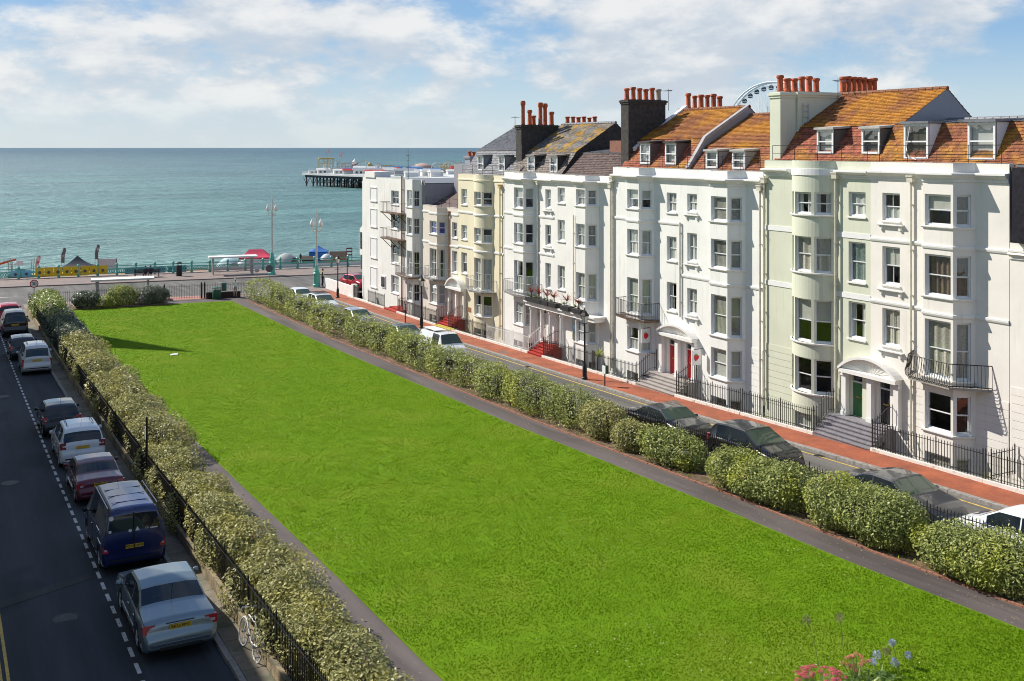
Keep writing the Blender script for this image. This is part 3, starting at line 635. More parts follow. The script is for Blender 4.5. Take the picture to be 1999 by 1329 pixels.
def dormer(house, yc, w, xf, z0, z1, depth, cheek, roofm, slope=.12, wall=None):
    d = MB(); d.box(xf + .04, xf + depth, yc - w / 2, yc - w / 2 + .06, z0, z1); d.box(xf + .04, xf + depth, yc + w / 2 - .06, yc + w / 2, z0, z1)
    d.box(xf, xf + .1, yc - w / 2, yc + w / 2, z0 - .1, z0 + .02); o = d.build('dormer', cheek, house)
    MB().prism([(xf - .12, yc - w / 2 - .1, z1), (xf - .12, yc + w / 2 + .1, z1), (xf - .12, yc + w / 2 + .1, z1 + .1), (xf - .12, yc - w / 2 - .1, z1 + .1)], (depth + .3, 0, slope)).build('dormer_roof', roofm, o)
    f = Facade(yc + w / 2, [(0, 0), (w, 0)], X=xf + .02); A, ux, n, wd = f.frame(0, w); fr = MB(); F = lambda mb, *a: mb.fbox(A, ux, Z, n, *a); e = .09
    F(fr, 0, e, z0, z1, -.06, .03); F(fr, w - e, w, z0, z1, -.06, .03); F(fr, e, w - e, z1 - e, z1, -.06, .03); F(fr, e, w - e, z0, z0 + .1, -.06, .05); m = (z0 + z1) / 2; F(fr, e, w - e, m - .03, m + .03, -.05, .02)
    fr.build('window', PAINTB, o)
    for a, b in ((z0 + .1, m - .03), (m + .03, z1 - e)): MB().quad(*[A + ux * x + Z * y - n * .03 for x, y in ((e, a), (w - e, a), (w - e, b), (e, b))]).build('pane', GLASS, o)
    MB().quad(*[A + ux * x + Z * y - n * .16 for x, y in ((e, z0 + .1), (w - e, z0 + .1), (w - e, z1 - e), (e, z1 - e))]).build('curtain', random.choice([CURT['net'], CURT['pale'], DARKROOM]), o)  # the dark choice stands for an unlit room, not a fabric
    return o
def steps(house, ya, yb, x0, x1, z0, z1, n, mat, floor, land=.55):
    """entrance steps rising from the pavement edge (x0) to the door (x1); each step a block of its own"""
    run = (x1 - x0 - land) / n
    for i in range(n):
        za = z0 + (z1 - z0) * (i + 1) / n; xe = x0 + run * i; fl = .5 * (1 - i / n) * 0
        mb = MB().box(xe, x1 if i == n - 1 else xe + run + .02, ya - fl, yb + fl, floor if i == n - 1 else za - (z1 - z0) / n - .25, za)
        mb.box(xe - .03, xe, ya - fl, yb + fl, za - .045, za - .001); mb.build('step', mat, house)
    MB().box(x0 + .02, x1, ya + .03, yb - .03, floor, z0 - .02).build('step_base', TRIM, house)
def pipe(house, f, u, z0, z1, p=.1, mat=None, hop=True):
    q = f.at(u, 0); x, y = q.x - p, q.y; mb = MB().tube((x, y, z0), (x, y, z1), .048, n=8); k = z0 + .8
    while k < z1: mb.lathe([(.06, -.04), (.06, .04)], (x, y, k), 8); mb.box(x, x + p, y - .02, y + .02, k - .03, k + .03); k += 1.9
    if hop: mb.box(x - .11, x + .11, y - .15, y + .15, z1 - .05, z1 + .18); mb.box(x - .14, x + .12, y - .18, y + .18, z1 + .18, z1 + .24)
    return mb.build('downpipe', mat or PIPE, house)
def balcony(house, f, path, z, h, mat, slabmat, gap=.12, slab=.09, belly=False):
    """balcony: slab on the plan path (s,p), iron railing along its outer edge"""
    pts = [f.w(s, p, z) for s, p in path]; b = MB().prism([(p.x, p.y, z - slab) for p in pts], (0, 0, slab)).build('balcony', slabmat, house)
    rl = MB(); me = bar_mesh(h - .02, mat, .010, False) if not belly else None
    if belly:
        key = ('belly', round(h, 2), mat.name)
        if key not in _bars:
            mb = MB(); pr = [(0, .0), (.10, .12 * h), (.13, .3 * h), (.06, .55 * h), (.0, h)]
            mb.path([(-a, 0, c) for a, c in pr], .011, 4); _bars[key] = mb.mesh('bar', mat)
        me = _bars[key]
    for a, c in zip(pts[:-1], pts[1:]):
        d = c - a; n = max(1, int(d.length / gap)); nrm = Vector((d.y, -d.x, 0)).normalized(); ang = math.atan2(d.y, d.x) + math.pi / 2
        for i in range(n + 1):
            q = a + d * (i / n); link('bar', me, b, loc=q, rot=(0, 0, ang if belly else 0))
    for zz in (.05, h):
        rl = MB()
        for a, c in zip(pts[:-1], pts[1:]): rl.tube(a + Z * zz, c + Z * zz, .02, n=6)
        rl.build('rail', mat, b)
    return b
def house_shell(root, f, Yl, Yr, zf, zp, wallmat, ops, xback=46.0, side=None):
    """front wall with openings, party walls, back wall, gutter slab and a dark-coloured backing for the dim room behind the windows"""
    f.wall(zf, zp, ops).build('wall', wallmat, root, smooth=30)
    mb = MB(); e = .02
    for Y in (Yl - e, Yr + e): mb.quad((XW, Y, zf), (xback, Y, zf), (xback, Y, zp - .35), (XW, Y, zp - .35))
    mb.quad((xback, Yl - e, zf), (xback, Yr + e, zf), (xback, Yr + e, zp - .35), (xback, Yl - e, zp - .35)); mb.build('side_wall', side or ST['grey'], root)
    MB().box(XW + .2, xback - .02, Yr + .04, Yl - .04, zp - .5, zp - .38).build('gutter', LEAD, root)
    MB().box(XW + 1.25, XW + 1.3, Yr + .03, Yl - .03, zf, zp - .5).build('room_backing', DARKROOM, root)  # dark sheet that makes the rooms behind the glass look unlit
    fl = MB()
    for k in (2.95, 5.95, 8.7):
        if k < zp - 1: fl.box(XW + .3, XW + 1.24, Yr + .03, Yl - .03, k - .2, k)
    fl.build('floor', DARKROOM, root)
    f.sweep([(0, zp - .02), (0, zp), (-.28, zp), (-.28, zp - .42), (-.2, zp - .42)]).build('parapet_coping', wallmat, root)
def bay(W, sL, s0, s1, sR, p): return [(0, 0), (sL, 0), (s0, p), (s1, p), (sR, 0), (W, 0)]
def bow(W, sL, sR, h, n=18):
    c = (sR - sL) / 2; Rr = (c * c + h * h) / (2 * h); th = math.asin(c / Rr); m = (sL + sR) / 2
    arc = [(m + Rr * math.sin(-th + 2 * th * i / n), Rr * math.cos(-th + 2 * th * i / n) - (Rr - h)) for i in range(n + 1)]; arc[0] = (sL, 0); arc[-1] = (sR, 0)
    return [(0, 0)] + arc + [(W, 0)], th, Rr
def cornice(f, root, zc, mat, out=.26, dent=False, i0=0, i1=None):
    f.sweep([(.0, zc - .30), (.05, zc - .28), (.05, zc - .2), (.10, zc - .12), (.16, zc - .10), (out - .03, zc - .02), (out, zc), (out, zc + .07), (.02, zc + .10)], i0, i1).build('cornice', mat, root)
def string(f, root, z, mat, out=.06, h=.14):
    f.sweep([(0, z - h), (out * .6, z - h), (out, z - h * .5), (out, z), (0, z + .03)]).build('string_course', mat, root)
# ------------------------------------------------------------------ the terrace on the right of the square
AREA = 1.75                                      # depth of the basement areas below the pavement
def pickc(seq, i): return seq[i % len(seq)]
def std_house(name, label, Yl, Yr, plan, zp, wm, wwin, bwin, bopt, mats=None, doors=(), cur_w=(), cur_b=(), cur_s=(), zc=None, strings=(), bars_w=1, base=True, tm=None, dent=False):
    """wwin = (s0, s1, [(z0,z1)..]) windows in the flat wall; bwin = [(z0,z1)..] storeys of the bay; bopt describes the bay's lights"""
    W = Yl - Yr; g = gz((Yl + Yr) / 2); zf = g - AREA
    root = thing(name, label, 'house', (XW, (Yl + Yr) / 2, g)); tm = tm or TRIM
    f = Facade(Yl, plan); ops = []; wins = []
    nb = len(plan) - 1
    def usx(s): return s if s <= plan[1][0] else f.u[-2] + (s - plan[-2][0])
    for k, (z0, z1) in enumerate(wwin[2]):
        o = (usx(wwin[0]), usx(wwin[1]), z0, z1); ops.append(o); wins.append((o, pickc(cur_w, k) if cur_w else None, bars_w, 'w'))
    for k, (z0, z1) in enumerate(bwin):
        if bopt[0] == 'cant':
            for seg, (a, b) in ((1, bopt[1]), (2, bopt[2]), (3, bopt[1][::-1] if False else (1 - bopt[1][1], 1 - bopt[1][0]))):
                L_ = f.u[seg + 1] - f.u[seg]; o = (f.u[seg] + a * L_, f.u[seg] + b * L_, z0, z1); ops.append(o)
                wins.append((o, pickc(cur_b if seg == 2 else (cur_s or cur_b), k), 0 if bopt[3] == 0 else bopt[3], 'b'))
        else:
            _, th, Rr, angs = bopt; u0 = f.u[1]; Lc = f.u[-2] - u0
            for (a, b) in angs:
                o = (u0 + Lc * (a + th) / (2 * th), u0 + Lc * (b + th) / (2 * th), z0, z1); ops.append(o); wins.append((o, pickc(cur_b, k), 0, 'b'))
    for d in doors: ops.append((usx(d[0]), usx(d[1]), d[2], d[3], .22))
    house_shell(root, f, Yl, Yr, zf, zp, ST[wm], ops)
    for (o, cu, br, kind) in wins:
        window(root, f, o[0], o[1], o[2], o[3], 'sash', cu, bars=br, sill=(kind == 'w'), rv=.13)
    for (z0, z1) in bwin:                          # continuous sill and head mouldings round the bay
        i0, i1 = 1, nb
        f.sweep([(0, z0 - .10), (.06, z0 - .09), (.085, z0 - .05), (.085, z0 - .004), (0, z0 + .0)], i0, i1).build('bay_sill', tm, root)
    for d in doors: door(root, f, usx(d[0]), usx(d[1]), d[2], d[3], d[4], label=d[5] if len(d) > 5 else None)
    if zc: cornice(f, root, zc, tm)
    for z in strings: string(f, root, z, tm)
    return root, f, usx
def shelf(root, f, u0, u1, z, mat):
    """moulded window shelf on two brackets"""
    A, ux, n, wd = f.frame(u0, u1); mb = MB(); mb.fbox(A, ux, Z, n, 0, wd, z - .05, z, 0, .16); mb.fbox(A, ux, Z, n, .04, wd - .04, z - .09, z - .05, 0, .11)
    for a in (.12, wd - .24): mb.fbox(A, ux, Z, n, a, a + .12, z - .26, z - .09, 0, .09)
    mb.build('window_shelf', mat, root)
def courses(root, f, u0, u1, z0, z1, mat, h=.32):
    z = z0; A, ux, n, wd = f.frame(u0, u1)
    while z + h <= z1 + .01: MB().fbox(A, ux, Z, n, .01, wd - .01, z + .012, z + h - .012, -.02, .018).build('stucco_course', mat, root); z += h
def area(root, Yl, Yr, gaps, mat=None):
    """the sunk area in front of a house: floor, retaining wall and white kerb plinth, interrupted at the steps"""
    g = gz((Yl + Yr) / 2); fl = g - AREA
    MB().box(34.72, XW + .02, Yr, Yl, fl - .1, fl).build('area_floor', PAVE, root)
    MB().box(34.62, 34.72, Yr, Yl, fl, min(gz(Yl), gz(Yr)) + .06).build('retaining_wall', ST['white2'], root)
    y = Yr; segs = []
    for a, b in sorted(gaps):
        if a > y: segs.append((y, a))
        y = b
    if y < Yl: segs.append((y, Yl))
    for a, b in segs:
        za, zb = gz(a) + .24, gz(b) + .24
        MB().prism([(34.55, a, za - .4), (34.55, b, zb - .4), (34.55, b, zb), (34.55, a, za)], (.24, 0, 0)).build('plinth', WPLINTH, root)
    return segs
def front_rails(label, segs, returns, mat=None, h=1.0, gap=.135):
    """railing thing: the run along the pavement and sloping returns up the steps [(y, x1, z0, z1)]"""
    mat = mat or IRON; yc = sum((a + b) / 2 for a, b in segs) / len(segs)
    r = thing('area_railing', label, 'railing', (34.67, yc, gz(yc) + .2), group='area railings in front of the terrace')
    for a, b in segs:
        if b - a > .5: fence(r, [(34.67, a + .05), (34.67, b - .05)], lambda x, y: gz(y) + .235, h, gap, mat)
    for (y, x1, z0, z1) in returns:
        fence(r, [(34.67, y), (x1, y)], lambda x, yy, z0=z0, z1=z1, x1=x1: z0 + (z1 - z0) * min(1, max(0, (x - 34.67) / (x1 - .5 - 34.67))), h, .15, mat, post=None)
    return r
def mansard(root, Yl, Yr, z0, zb, zr, lower, upper, x0=36.45, xb=37.85, xr=41.0, xe=45.6, ze=None, gable=None, sides=True):
    """roof over one house: steep lower slope, upper slope to the ridge, rear slope, gable ends"""
    ze = z0 if ze is None else ze
    o = MB()
    for Y in (Yl - .03, Yr + .03): o.add([(x0, Y, z0), (xb, Y, zb), (xr, Y, zr), (xe, Y, ze)], [(0, 1, 2, 3)])
    for (xa, za, xc, zc_) in ((x0, z0, xb, zb), (xb, zb, xr, zr), (xr, zr, xe, ze)): o.quad((xa, Yl - .03, za), (xa, Yr + .03, za), (xc, Yr + .03, zc_), (xc, Yl - .03, zc_))
    roof = o.build('roof', gable or LEAD, root)
    if lower:
        t = MB(); tiles(t, (x0, Yl, z0), (xb, Yl, zb), (0, Yr - Yl, 0)); t.build('roof_tiles', TILES[lower], roof, kind='stuff')
    t = MB(); tiles(t, (xb - .05, Yl, zb + .0), (xr, Yl, zr), (0, Yr - Yl, 0)); tiles(t, (xe, Yl, ze), (xr, Yl, zr), (0, Yr - Yl, 0), .3, .26); t.build('roof_tiles', TILES[upper], roof, kind='stuff')
    rd = MB(); n = int((Yl - Yr) / .4)
    for i in range(n): rd.lathe([(.10, 0), (.11, .36)], (xr, Yr + (Yl - Yr) * i / n, zr + .02), 8, axis='y')
    rd.build('ridge_tiles', M('ridge_clay', (.24, .11, .06), .85, var=.3, vscale=4) if 'slate' not in upper else LEAD, roof, kind='stuff')
    return roof
def rail_wire(root, Yl, Yr, x, z, h=.75):
    """thin safety rail along the parapet gutter"""
    mb = MB()
    for q in (h, h * .5): mb.tube((x, Yl - .3, z + q), (x, Yr + .3, z + q), .014, n=5)
    y = Yr + .3
    while y < Yl: mb.tube((x, y, z), (x, y, z + h), .014, n=5); y += (Yl - Yr - .6) / 4.0001
    mb.build('safety_rail', IRON, root)
def aerial(root, x, y, z, h, yaw=.4, n=6):
    mb = MB().tube((x, y, z), (x, y, z + h), .02, n=6); c, s = math.cos(yaw), math.sin(yaw)
    mb.tube((x - c * .5, y - s * .5, z + h - .1), (x + c * .7, y + s * .7, z + h - .1), .012, n=4)
    for i in range(n):
        q = -.45 + i * .21; l = .12 + .05 * i; mb.tube((x + c * q - s * l, y + s * q + c * l, z + h - .1), (x + c * q + s * l, y + s * q - c * l, z + h - .1), .008, n=4)
    mb.build('aerial', M('aerial_metal', (.25, .25, .26), .4, metal=.7), root)
RED = M('door_red', (.52, .012, .018), .3, coat=.4); GREEND = M('door_green', (.055, .20, .065), .35, coat=.3); NAVY = M('door_dark', (.018, .02, .03), .3, coat=.4); PALE = M('door_pale', (.62, .58, .54), .5)

def arch_portico(root, yc, half, zs, rise, xf, fan=True, mat=None, step_z=0., piers=(-1, 0, 1), pw=.26, xb=36.08, xp=35.86):
    """double doorway: three piers carrying a segmental arched hood with a fluted fan"""
    mat = mat or TRIM; pts = []; n = 16; Rr = (half * half + rise * rise) / (2 * rise); th = math.asin(min(1, half / Rr))
    arc = lambda r, t: (yc + r * math.sin(t), zs + rise - Rr + r * math.cos(t))
    hood = MB()
    for i in range(n):
        t0, t1 = -th + 2 * th * i / n, -th + 2 * th * (i + 1) / n
        a, b, c, d = arc(Rr, t0), arc(Rr, t1), arc(Rr + .11, t1), arc(Rr + .11, t0)
        hood.prism([(xf, *a), (xf, *b), (xf, *c), (xf, *d)], (xb - xf, 0, 0))
    hood = hood.build('door_hood', mat, root)
    fan_ = MB(); m = 26                                  # fluted shell: a ridged half cone from the back wall to the hood's rim
    P0 = []; P1 = []
    for i in range(m + 1):
        t = -th + 2 * th * i / m; y1, z1 = arc(Rr - .01, t); P1.append((xf + .12, y1, z1)); w = i / m
        P0.append((xb - .03 + (-.05 if i % 2 else 0), yc + (w - .5) * half * .5, zs + .02))
    fan_.grid([P0, P1]); fan_.build('hood_fan', mat, hood)
    MB().box(xf + .02, xb, yc - half, yc + half, zs - .13, zs + .03).build('lintel', mat, hood)
    for k in piers:
        y = yc + k * (half - pw / 2); p = MB().box(xp, xb, y - pw / 2, y + pw / 2, step_z, zs - .13); p.box(xp - .04, xb, y - pw / 2 - .03, y + pw / 2 + .03, zs - .30, zs - .22); p.box(xp - .03, xb, y - pw / 2 - .02, y + pw / 2 + .02, step_z, step_z + .18); p.build('pier', mat, root)
    return hood

# --- H1: ivory house at the right
C3 = ('cant', (.2, .88), (.06, .92), 0)
h1, f1, us1 = std_house('terrace_house', 'ivory bay-fronted house with iron balcony, right of the pale green house', 34.12, 27.21, bay(6.91, 2.99, 3.46, 4.93, 5.40, .72), 12.1, 'ivory',
    (.66, 1.62, [(9.57, 10.75), (6.81, 8.45), (4.18, 5.78)]), [(9.56, 10.83), (6.73, 8.41), (3.48, 5.78), (1.32, 2.89), (-.72, .42)], C3,
    doors=[(.36, 1.08, .72, 2.6, NAVY, 'dark panelled front door')], cur_w=('halfnet', 'blind', 'lace'), cur_b=('blind', 'drape', 'lace', None, 'slat'), cur_s=('drape', 'drape', 'lace', None, 'slat'), zc=11.62, strings=(8.78, 6.08))
for z in (9.42, 6.62, 4.0): shelf(h1, f1, us1(.45), us1(1.85), z, TRIM)
courses(h1, f1, us1(5.5), us1(6.9), .1, 3.2, ST['ivory']); courses(h1, f1, us1(1.9), us1(2.95), .1, 3.2, ST['ivory'])
balcony(h1, f1, [(2.35, 0), (2.9, .95), (5.05, 1.1), (6.15, 0)], 3.3, .92, IRON, M('balcony_slab', (.33, .31, .28), .8, var=.2), belly=True)
pipe(h1, f1, us1(2.3), 0, 11.3)
mansard(h1, 34.12, 27.21, 11.75, 13.75, 13.95, 'rust', 'slate', xb=37.6, xr=41, gable=LEAD)
for yc in (32.2, 28.95): dormer(h1, yc, 1.28, 36.72, 12.2, 13.72, 1.5, M('dormer_white', (.74, .75, .77), .5), LEAD, .05)
rail_wire(h1, 34.1, 27.4, 36.3, 12.05)
MB().path([(36.7, 32.5, 13.6), (36.6, 32.6, 12.7), (36.4, 32.3, 12.3), (36.4, 31.9, 12.2)], .018).build('cable', PAINT, h1)

# --- H0: the next house, cut by the frame
h0 = thing('terrace_house', 'cream wall at the picture edge with dark hung slates above', 'house', (XW, 23.5, gz(23.5)))
f0 = Facade(27.19, [(0, 0), (7.2, 0)]); house_shell(h0, f0, 27.19, 20.0, gz(23) - AREA, 9.1, ST['ivory'], [(1.6, 2.6, 6.4, 8.0), (1.6, 2.6, 3.6, 5.4), (1.6, 2.6, 1.2, 2.8)])
for z in ((6.4, 8.0), (3.6, 5.4), (1.2, 2.8)): window(h0, f0, 1.6, 2.6, *z, 'sash', 'net')
MB().box(XW - .32, 41, 20.0, 26.85, 9.12, 11.95).build('hung_slate_storey', M('black_slate', (.025, .022, .028), .25, var=.4, vscale=6), h0)
cornice(f0, h0, 8.75, ST['ivory'], .14); courses(h0, f0, .05, 1.5, .1, 3.8, ST['ivory'])
MB().box(36.3, 44, 20, 27.1, 11.96, 12.05).build('roof', LEAD, h0)
t = MB(); tiles(t, (36.5, 27.2, 12.06), (37.7, 27.2, 13.8), (0, -7, 0)); t.build('roof_tiles', TILES['rust'], h0, kind='stuff'); MB().box(37.65, 43, 20.1, 27.1, 12.06, 13.78).build('attic', LEAD, h0)

# --- H2: pale green house with full-height bow
pl, th_, Rr_ = bow(6.84, 2.0, 4.75, .75)
h2, f2, us2 = std_house('terrace_house', 'pale green house with full-height curved bow and green door', 40.96, 34.12, pl, 12.1, 'green',
    (5.55, 6.55, [(9.63, 10.73), (6.72, 8.5), (4.19, 5.83)]), [(9.62, 10.65), (6.95, 8.6), (3.72, 5.72), (1.4, 3.0), (-.85, .43)], ('bow', th_, Rr_, ((-.92, -.42), (-.33, .33), (.42, .92))),
    doors=[(5.6, 6.36, .72, 2.6, GREEND, 'green front door')], cur_w=('net', 'foil', 'tie'), cur_b=('tie', 'lace', 'blind', None, 'net'), zc=None, strings=(), bars_w=0)
for z in (8.9, 6.2):
    f2.sweep([(0, z - .24), (.03, z - .24), (.03, z), (0, z)], 0, 2).build('string_course', PAINT, h2); f2.sweep([(0, z - .24), (.03, z - .24), (.03, z), (0, z)], len(pl) - 2, None).build('string_course', PAINT, h2)
f2.sweep([(0, 11.42), (.04, 11.43), (.04, 11.72), (0, 11.73)], 1, len(pl) - 1).build('bow_band', PAINT, h2)
for i0, i1 in ((0, 2), (len(pl) - 2, None)):
    cornice(f2, h2, 11.6, TRIM, .3, i0=i0, i1=i1)
for s0, s1 in ((.1, 1.9), (4.9, 6.7)):
    k = s0
    while k < s1: MB().fbox(f2.at(us2(k), 0), Vector((0, -1, 0)), Z, Vector((-1, 0, 0)), 0, .07, 11.40, 11.48, .05, .13).build('dentil', TRIM, h2); k += .13
courses(h2, f2, us2(.05), us2(1.95), .2, 3.3, ST['green']); courses(h2, f2, us2(4.85), us2(5.3), .2, 3.3, ST['green'])
pipe(h2, f2, us2(4.9), 0, 11.35, .16); pipe(h2, f2, us2(.08), 0, 11.0, .12)
hd = arch_portico(h2, 34.0, 1.62, 2.80, .64, 35.66, step_z=.72, pw=.26)
steps(h2, 32.75, 36.0, 34.55, 36.2, gz(34.4) + .11, .72, 6, STEPD, gz(34.4) - AREA)
mansard(h2, 40.96, 34.12, 11.75, 13.7, 15.42, 'red', 'orange', xb=38.0, gable=ST['grey'])
for yc in (37.7, 34.9): dormer(h2, yc, 1.05, 36.92, 12.42, 13.55, 1.5, M('dormer_dark', (.12, .11, .10), .7), M('dormer_lead', (.42, .41, .38), .7, var=.2))
rail_wire(h2, 40.9, 34.2, 36.3, 12.05)
s_ = stack(h2, 36.75, 37.75, 40.55, 41.30, 11.6, 15.45, ST['green']); s2_ = stack(h2, 37.8, 40.55, 40.45, 41.45, 12, 15.5, ST['green'])
pots(s2_, [(37.1 + .48 * i, 40.95, 15.5) for i in range(6)], .74); s3_ = stack(h2, 41.2, 43.8, 40.6, 41.4, 12, 15.55, SOOT); pots(s3_, [(41.4 + .37 * i, 41.0, 15.55) for i in range(7)], .8)
aerial(h2, 40.4, 40.35, 15.2, 1.0); lad = MB()
for yy in (40.38,):
    for xx in (38.1, 38.45): lad.tube((xx, yy, 13.0), (xx, yy, 14.9), .02, n=5)
    for k in range(7): lad.tube((38.1, yy, 13.1 + k * .28), (38.45, yy, 13.1 + k * .28), .014, n=5)
lad.build('aerial_rack', M('grey_metal', (.42, .43, .45), .5, metal=.5), h2)

# --- H3 / H4: white pair with red doors
h3, f3, us3 = std_house('terrace_house', 'white bay-fronted house with red door, next to the pale green house', 47.76, 41.04, bay(6.72, 2.9, 3.45, 4.84, 5.39, .72), 11.53, 'white',
    (.58, 1.44, [(9.23, 10.2), (6.53, 8.07), (3.66, 5.07)]), [(8.93, 10.2), (6.5, 8.0), (3.06, 5.14), (.88, 2.4), (-1.2, -.1)], ('cant', (.2, .86), (.06, .94), 0),
    doors=[(.34, 1.08, .1, 2.05, RED, 'bright red front door')], cur_w=('net', 'pale', 'net'), cur_b=('slat', 'slat+blind', 'slat', 'full', None), zc=11.02, strings=(5.75,))
for z in (9.08, 6.38, 3.5): shelf(h3, f3, us3(.4), us3(1.65), z, TRIM)
courses(h3, f3, us3(5.5), us3(6.7), -.5, 2.7, ST['white'])
pipe(h3, f3, us3(6.6), -.5, 10.6, .12); pipe(h3, f3, us3(.05), 3.4, 8.6, .08, hop=False)
mansard(h3, 47.76, 41.04, 11.1, 12.75, 14.55, 'rust', 'orange')
for yc in (45.95, 43.75): dormer(h3, yc, .98, 36.8, 11.6, 12.5, 1.55, M('dormer_slate', (.30, .30, .31), .7), M('dormer_lead'  , (.42, .41, .38), .7))
rail_wire(h3, 47.7, 41.2, 36.3, 11.5)
h4, f4, us4 = std_house('terrace_house', 'white bay-fronted house with black balcony and red door, beside the dark chimney', 54.46, 47.76, bay(6.70, 1.98, 2.50, 3.74, 4.26, .72), 11.55, 'white',
    (5.43, 6.33, [(9.09, 10.19), (6.41, 7.75), (3.62, 5.2)]), [(9.2, 10.3), (6.53, 8.0), (3.15, 5.2), (1.0, 2.4), (-1.3, -.2)], ('cant', (.18, .86), (.06, .94), 0),
    doors=[(5.46, 6.34, .1, 2.05, RED, 'bright red front door')], cur_w=('net', 'net', 'tie'), cur_b=('blind', 'net', 'halfnet+blind', 'halfnet', None), zc=11.02, strings=(8.55,))
arch_portico(h4, 47.85, 1.62, 2.36, .52, 35.66, step_z=.1, pw=.28)
steps(h4, 46.3, 49.8, 34.55, 36.2, gz(48) + .11, .1, 5, STEPM, gz(48) - AREA)
balcony(h4, f4, [(1.45, 0), (1.55, .85), (3.0, 1.1), (4.6, .95), (4.75, 0)], 2.9, .98, IRON, IRONR)
pipe(h4, f4, us4(.08), -.6, 10.7, .12)
mansard(h4, 54.46, 47.76, 11.1, 13.2, 15.02, 'red', 'orange', gable=ST['grey'])
for yc in (52.1, 49.6): dormer(h4, yc, 1.0, 36.78, 11.75, 12.95, 1.2, M('dormer_brown', (.14, .10, .09), .7), SOOT)
MB().prism([(36.6, 47.76, 11.6), (37.85, 47.76, 13.35), (41.0, 47.76, 15.18), (41, 47.76, 15.02), (37.85, 47.76, 13.1), (36.75, 47.76, 11.5)], (0, .25, 0)).build('verge', M('verge_grey', (.36, .36, .37), .8, var=.2), h4)
rail_wire(h4, 54.4, 47.9, 36.3, 11.52)
s4 = stack(h4, 36.95, 39.7, 54.05, 54.85, 11.2, 15.62, SOOT); pots(s4, [(37.1 + .47 * i, 54.45, 15.62) for i in range(6)], .74, [POT, POT, POT, POT, POT, M('pot_pale', (.36, .33, .27), .8)])
s5 = stack(h4, 41.5, 44.6, 54.1, 54.9, 12.5, 15.2, M('stack_lichen', (.27, .2, .09), .9, var=.4, vscale=4)); pots(s5, [(41.8 + .5 * i, 54.5, 15.2) for i in range(6)], .85)
MB().prism([(37.3, 54.2, 12.5), (41.2, 54.2, 15.15), (41.2, 54.2, 15.32), (37.25, 54.2, 12.72)], (0, -.34, 0)).build('verge', PAINT, h4)
aerial(h4, 40.2, 54.4, 15.0, 1.35, 1.2)

# --- H5 / H6: white pair with shared portico
h5, f5, us5 = std_house('terrace_house', 'white house with red cordylines in planters along its ground-floor ledge', 61.49, 54.46, bay(7.03, 3.36, 3.85, 5.0, 5.49, .70), 10.96, 'white2',
    (.46, 1.38, [(9.08, 10.08), (6.58, 7.97), (3.41, 4.97)]), [(9.09, 10.1), (6.54, 7.95), (3.22, 4.91), (.54, 1.91), (-1.5, -.5)], ('cant', (.18, .86), (.05, .95), 1),
    doors=[(.25, 1.0, -.25, 1.85, PALE)], cur_w=('net', 'net', 'pale'), cur_b=('slat', 'slat', 'full', 'net', None), zc=10.55, strings=(), bars_w=1)
pipe(h5, f5, us5(2.6), 2.6, 8.4, .08, hop=False); pipe(h5, f5, us5(6.95), -.8, 10.3, .12)
mansard(h5, 61.49, 54.46, 10.5, 12.35, 12.7, 'brown', 'slate', xb=38.3, xr=41)
MB().box(38.4, 40.5, 55.0, 58.3, 12.0, 13.15).build('attic', M('attic_brown', (.24, .11, .075), .8, var=.2), h5)
lad = MB()
for q in (-.17, .17): lad.tube((36.7, 55.4 + q, 10.75), (38.2, 54.9 + q, 12.35), .02, n=5)
for k in range(8): lad.tube((36.75 + k * .19, 55.2 - k * .065, 10.85 + k * .2), (36.75 + k * .19, 55.55 - k * .065, 10.85 + k * .2), .016, n=5)
lad.build('roof_ladder', PAINT, h5)
h6, f6, us6 = std_house('terrace_house', 'white bay-fronted house with pale lacy balcony, beside the cream house', 68.56, 61.49, bay(7.07, 2.24, 2.71, 4.11, 4.58, .70), 11.0, 'white2',
    (5.91, 6.66, [(8.66, 9.91), (6.16, 7.53), (3.28, 4.98)]), [(8.53, 9.95), (6.1, 7.51), (2.81, 4.92), (.53, 2.11), (-1.6, -.6)], ('cant', (.15, .88), (.05, .95), 0),
    doors=[(5.3, 6.05, -.25, 1.85, PALE)], cur_w=('net', None, 'pale'), cur_b=('blind', None, 'halfnet', 'net', None), zc=10.5, strings=(8.1, 5.6))
for z in (8.5, 6.0): shelf(h6, f6, us6(5.7), us6(6.95), z, TRIM)
balcony(h6, f6, [(1.3, 0), (1.4, .8), (3.4, 1.15), (5.3, .8), (5.4, 0)], 2.6, .85, M('grey_iron', (.30, .31, .31), .5), M('balcony_slab2', (.27, .26, .25), .8, var=.3), gap=.15)
pipe(h6, f6, us6(5.0), .5, 10.2, .08)
po = MB(); po.box(35.3, XW - .01, 55.3, 64.0, 2.02, 2.26); po.box(35.2, XW - .01, 55.2, 64.1, 2.26, 2.36); po = po.build('portico_ledge', TRIM, h5)
for y in (63.55, 62.1, 61.0, 59.6): MB().lathe([(.17, 0), (.17, .12), (.125, .16), (.115, 1.9), (.16, 1.96), (.17, 2.1)], (35.55, y, -.15), 14).build('column', TRIM, h5, smooth=30)
steps(h5, 60.5, 62.3, 34.55, 36.2, gz(61.5) + .11, -.25, 5, STEPR, gz(61.5) - AREA)
MB().box(36.06, 36.095, 58.75, 59.15, .4, 1.75).build('painted_sign', M('sign_art', (.35, .5, .62), .6, var=.5, vscale=2, c2=(.75, .62, .3), c2amt=.5, c2scale=1.6), h5)
mansard(h6, 68.56, 61.49, 10.6, 12.4, 14.4, 'stone', 'slatelich', gable=SOOT)
for yc in (65.85, 62.75): dormer(h6, yc, 1.0, 36.8, 11.0, 12.1, 1.2, SOOT, TILES['stone'], .1)
rail_wire(h6, 68.4, 61.6, 36.3, 10.95)
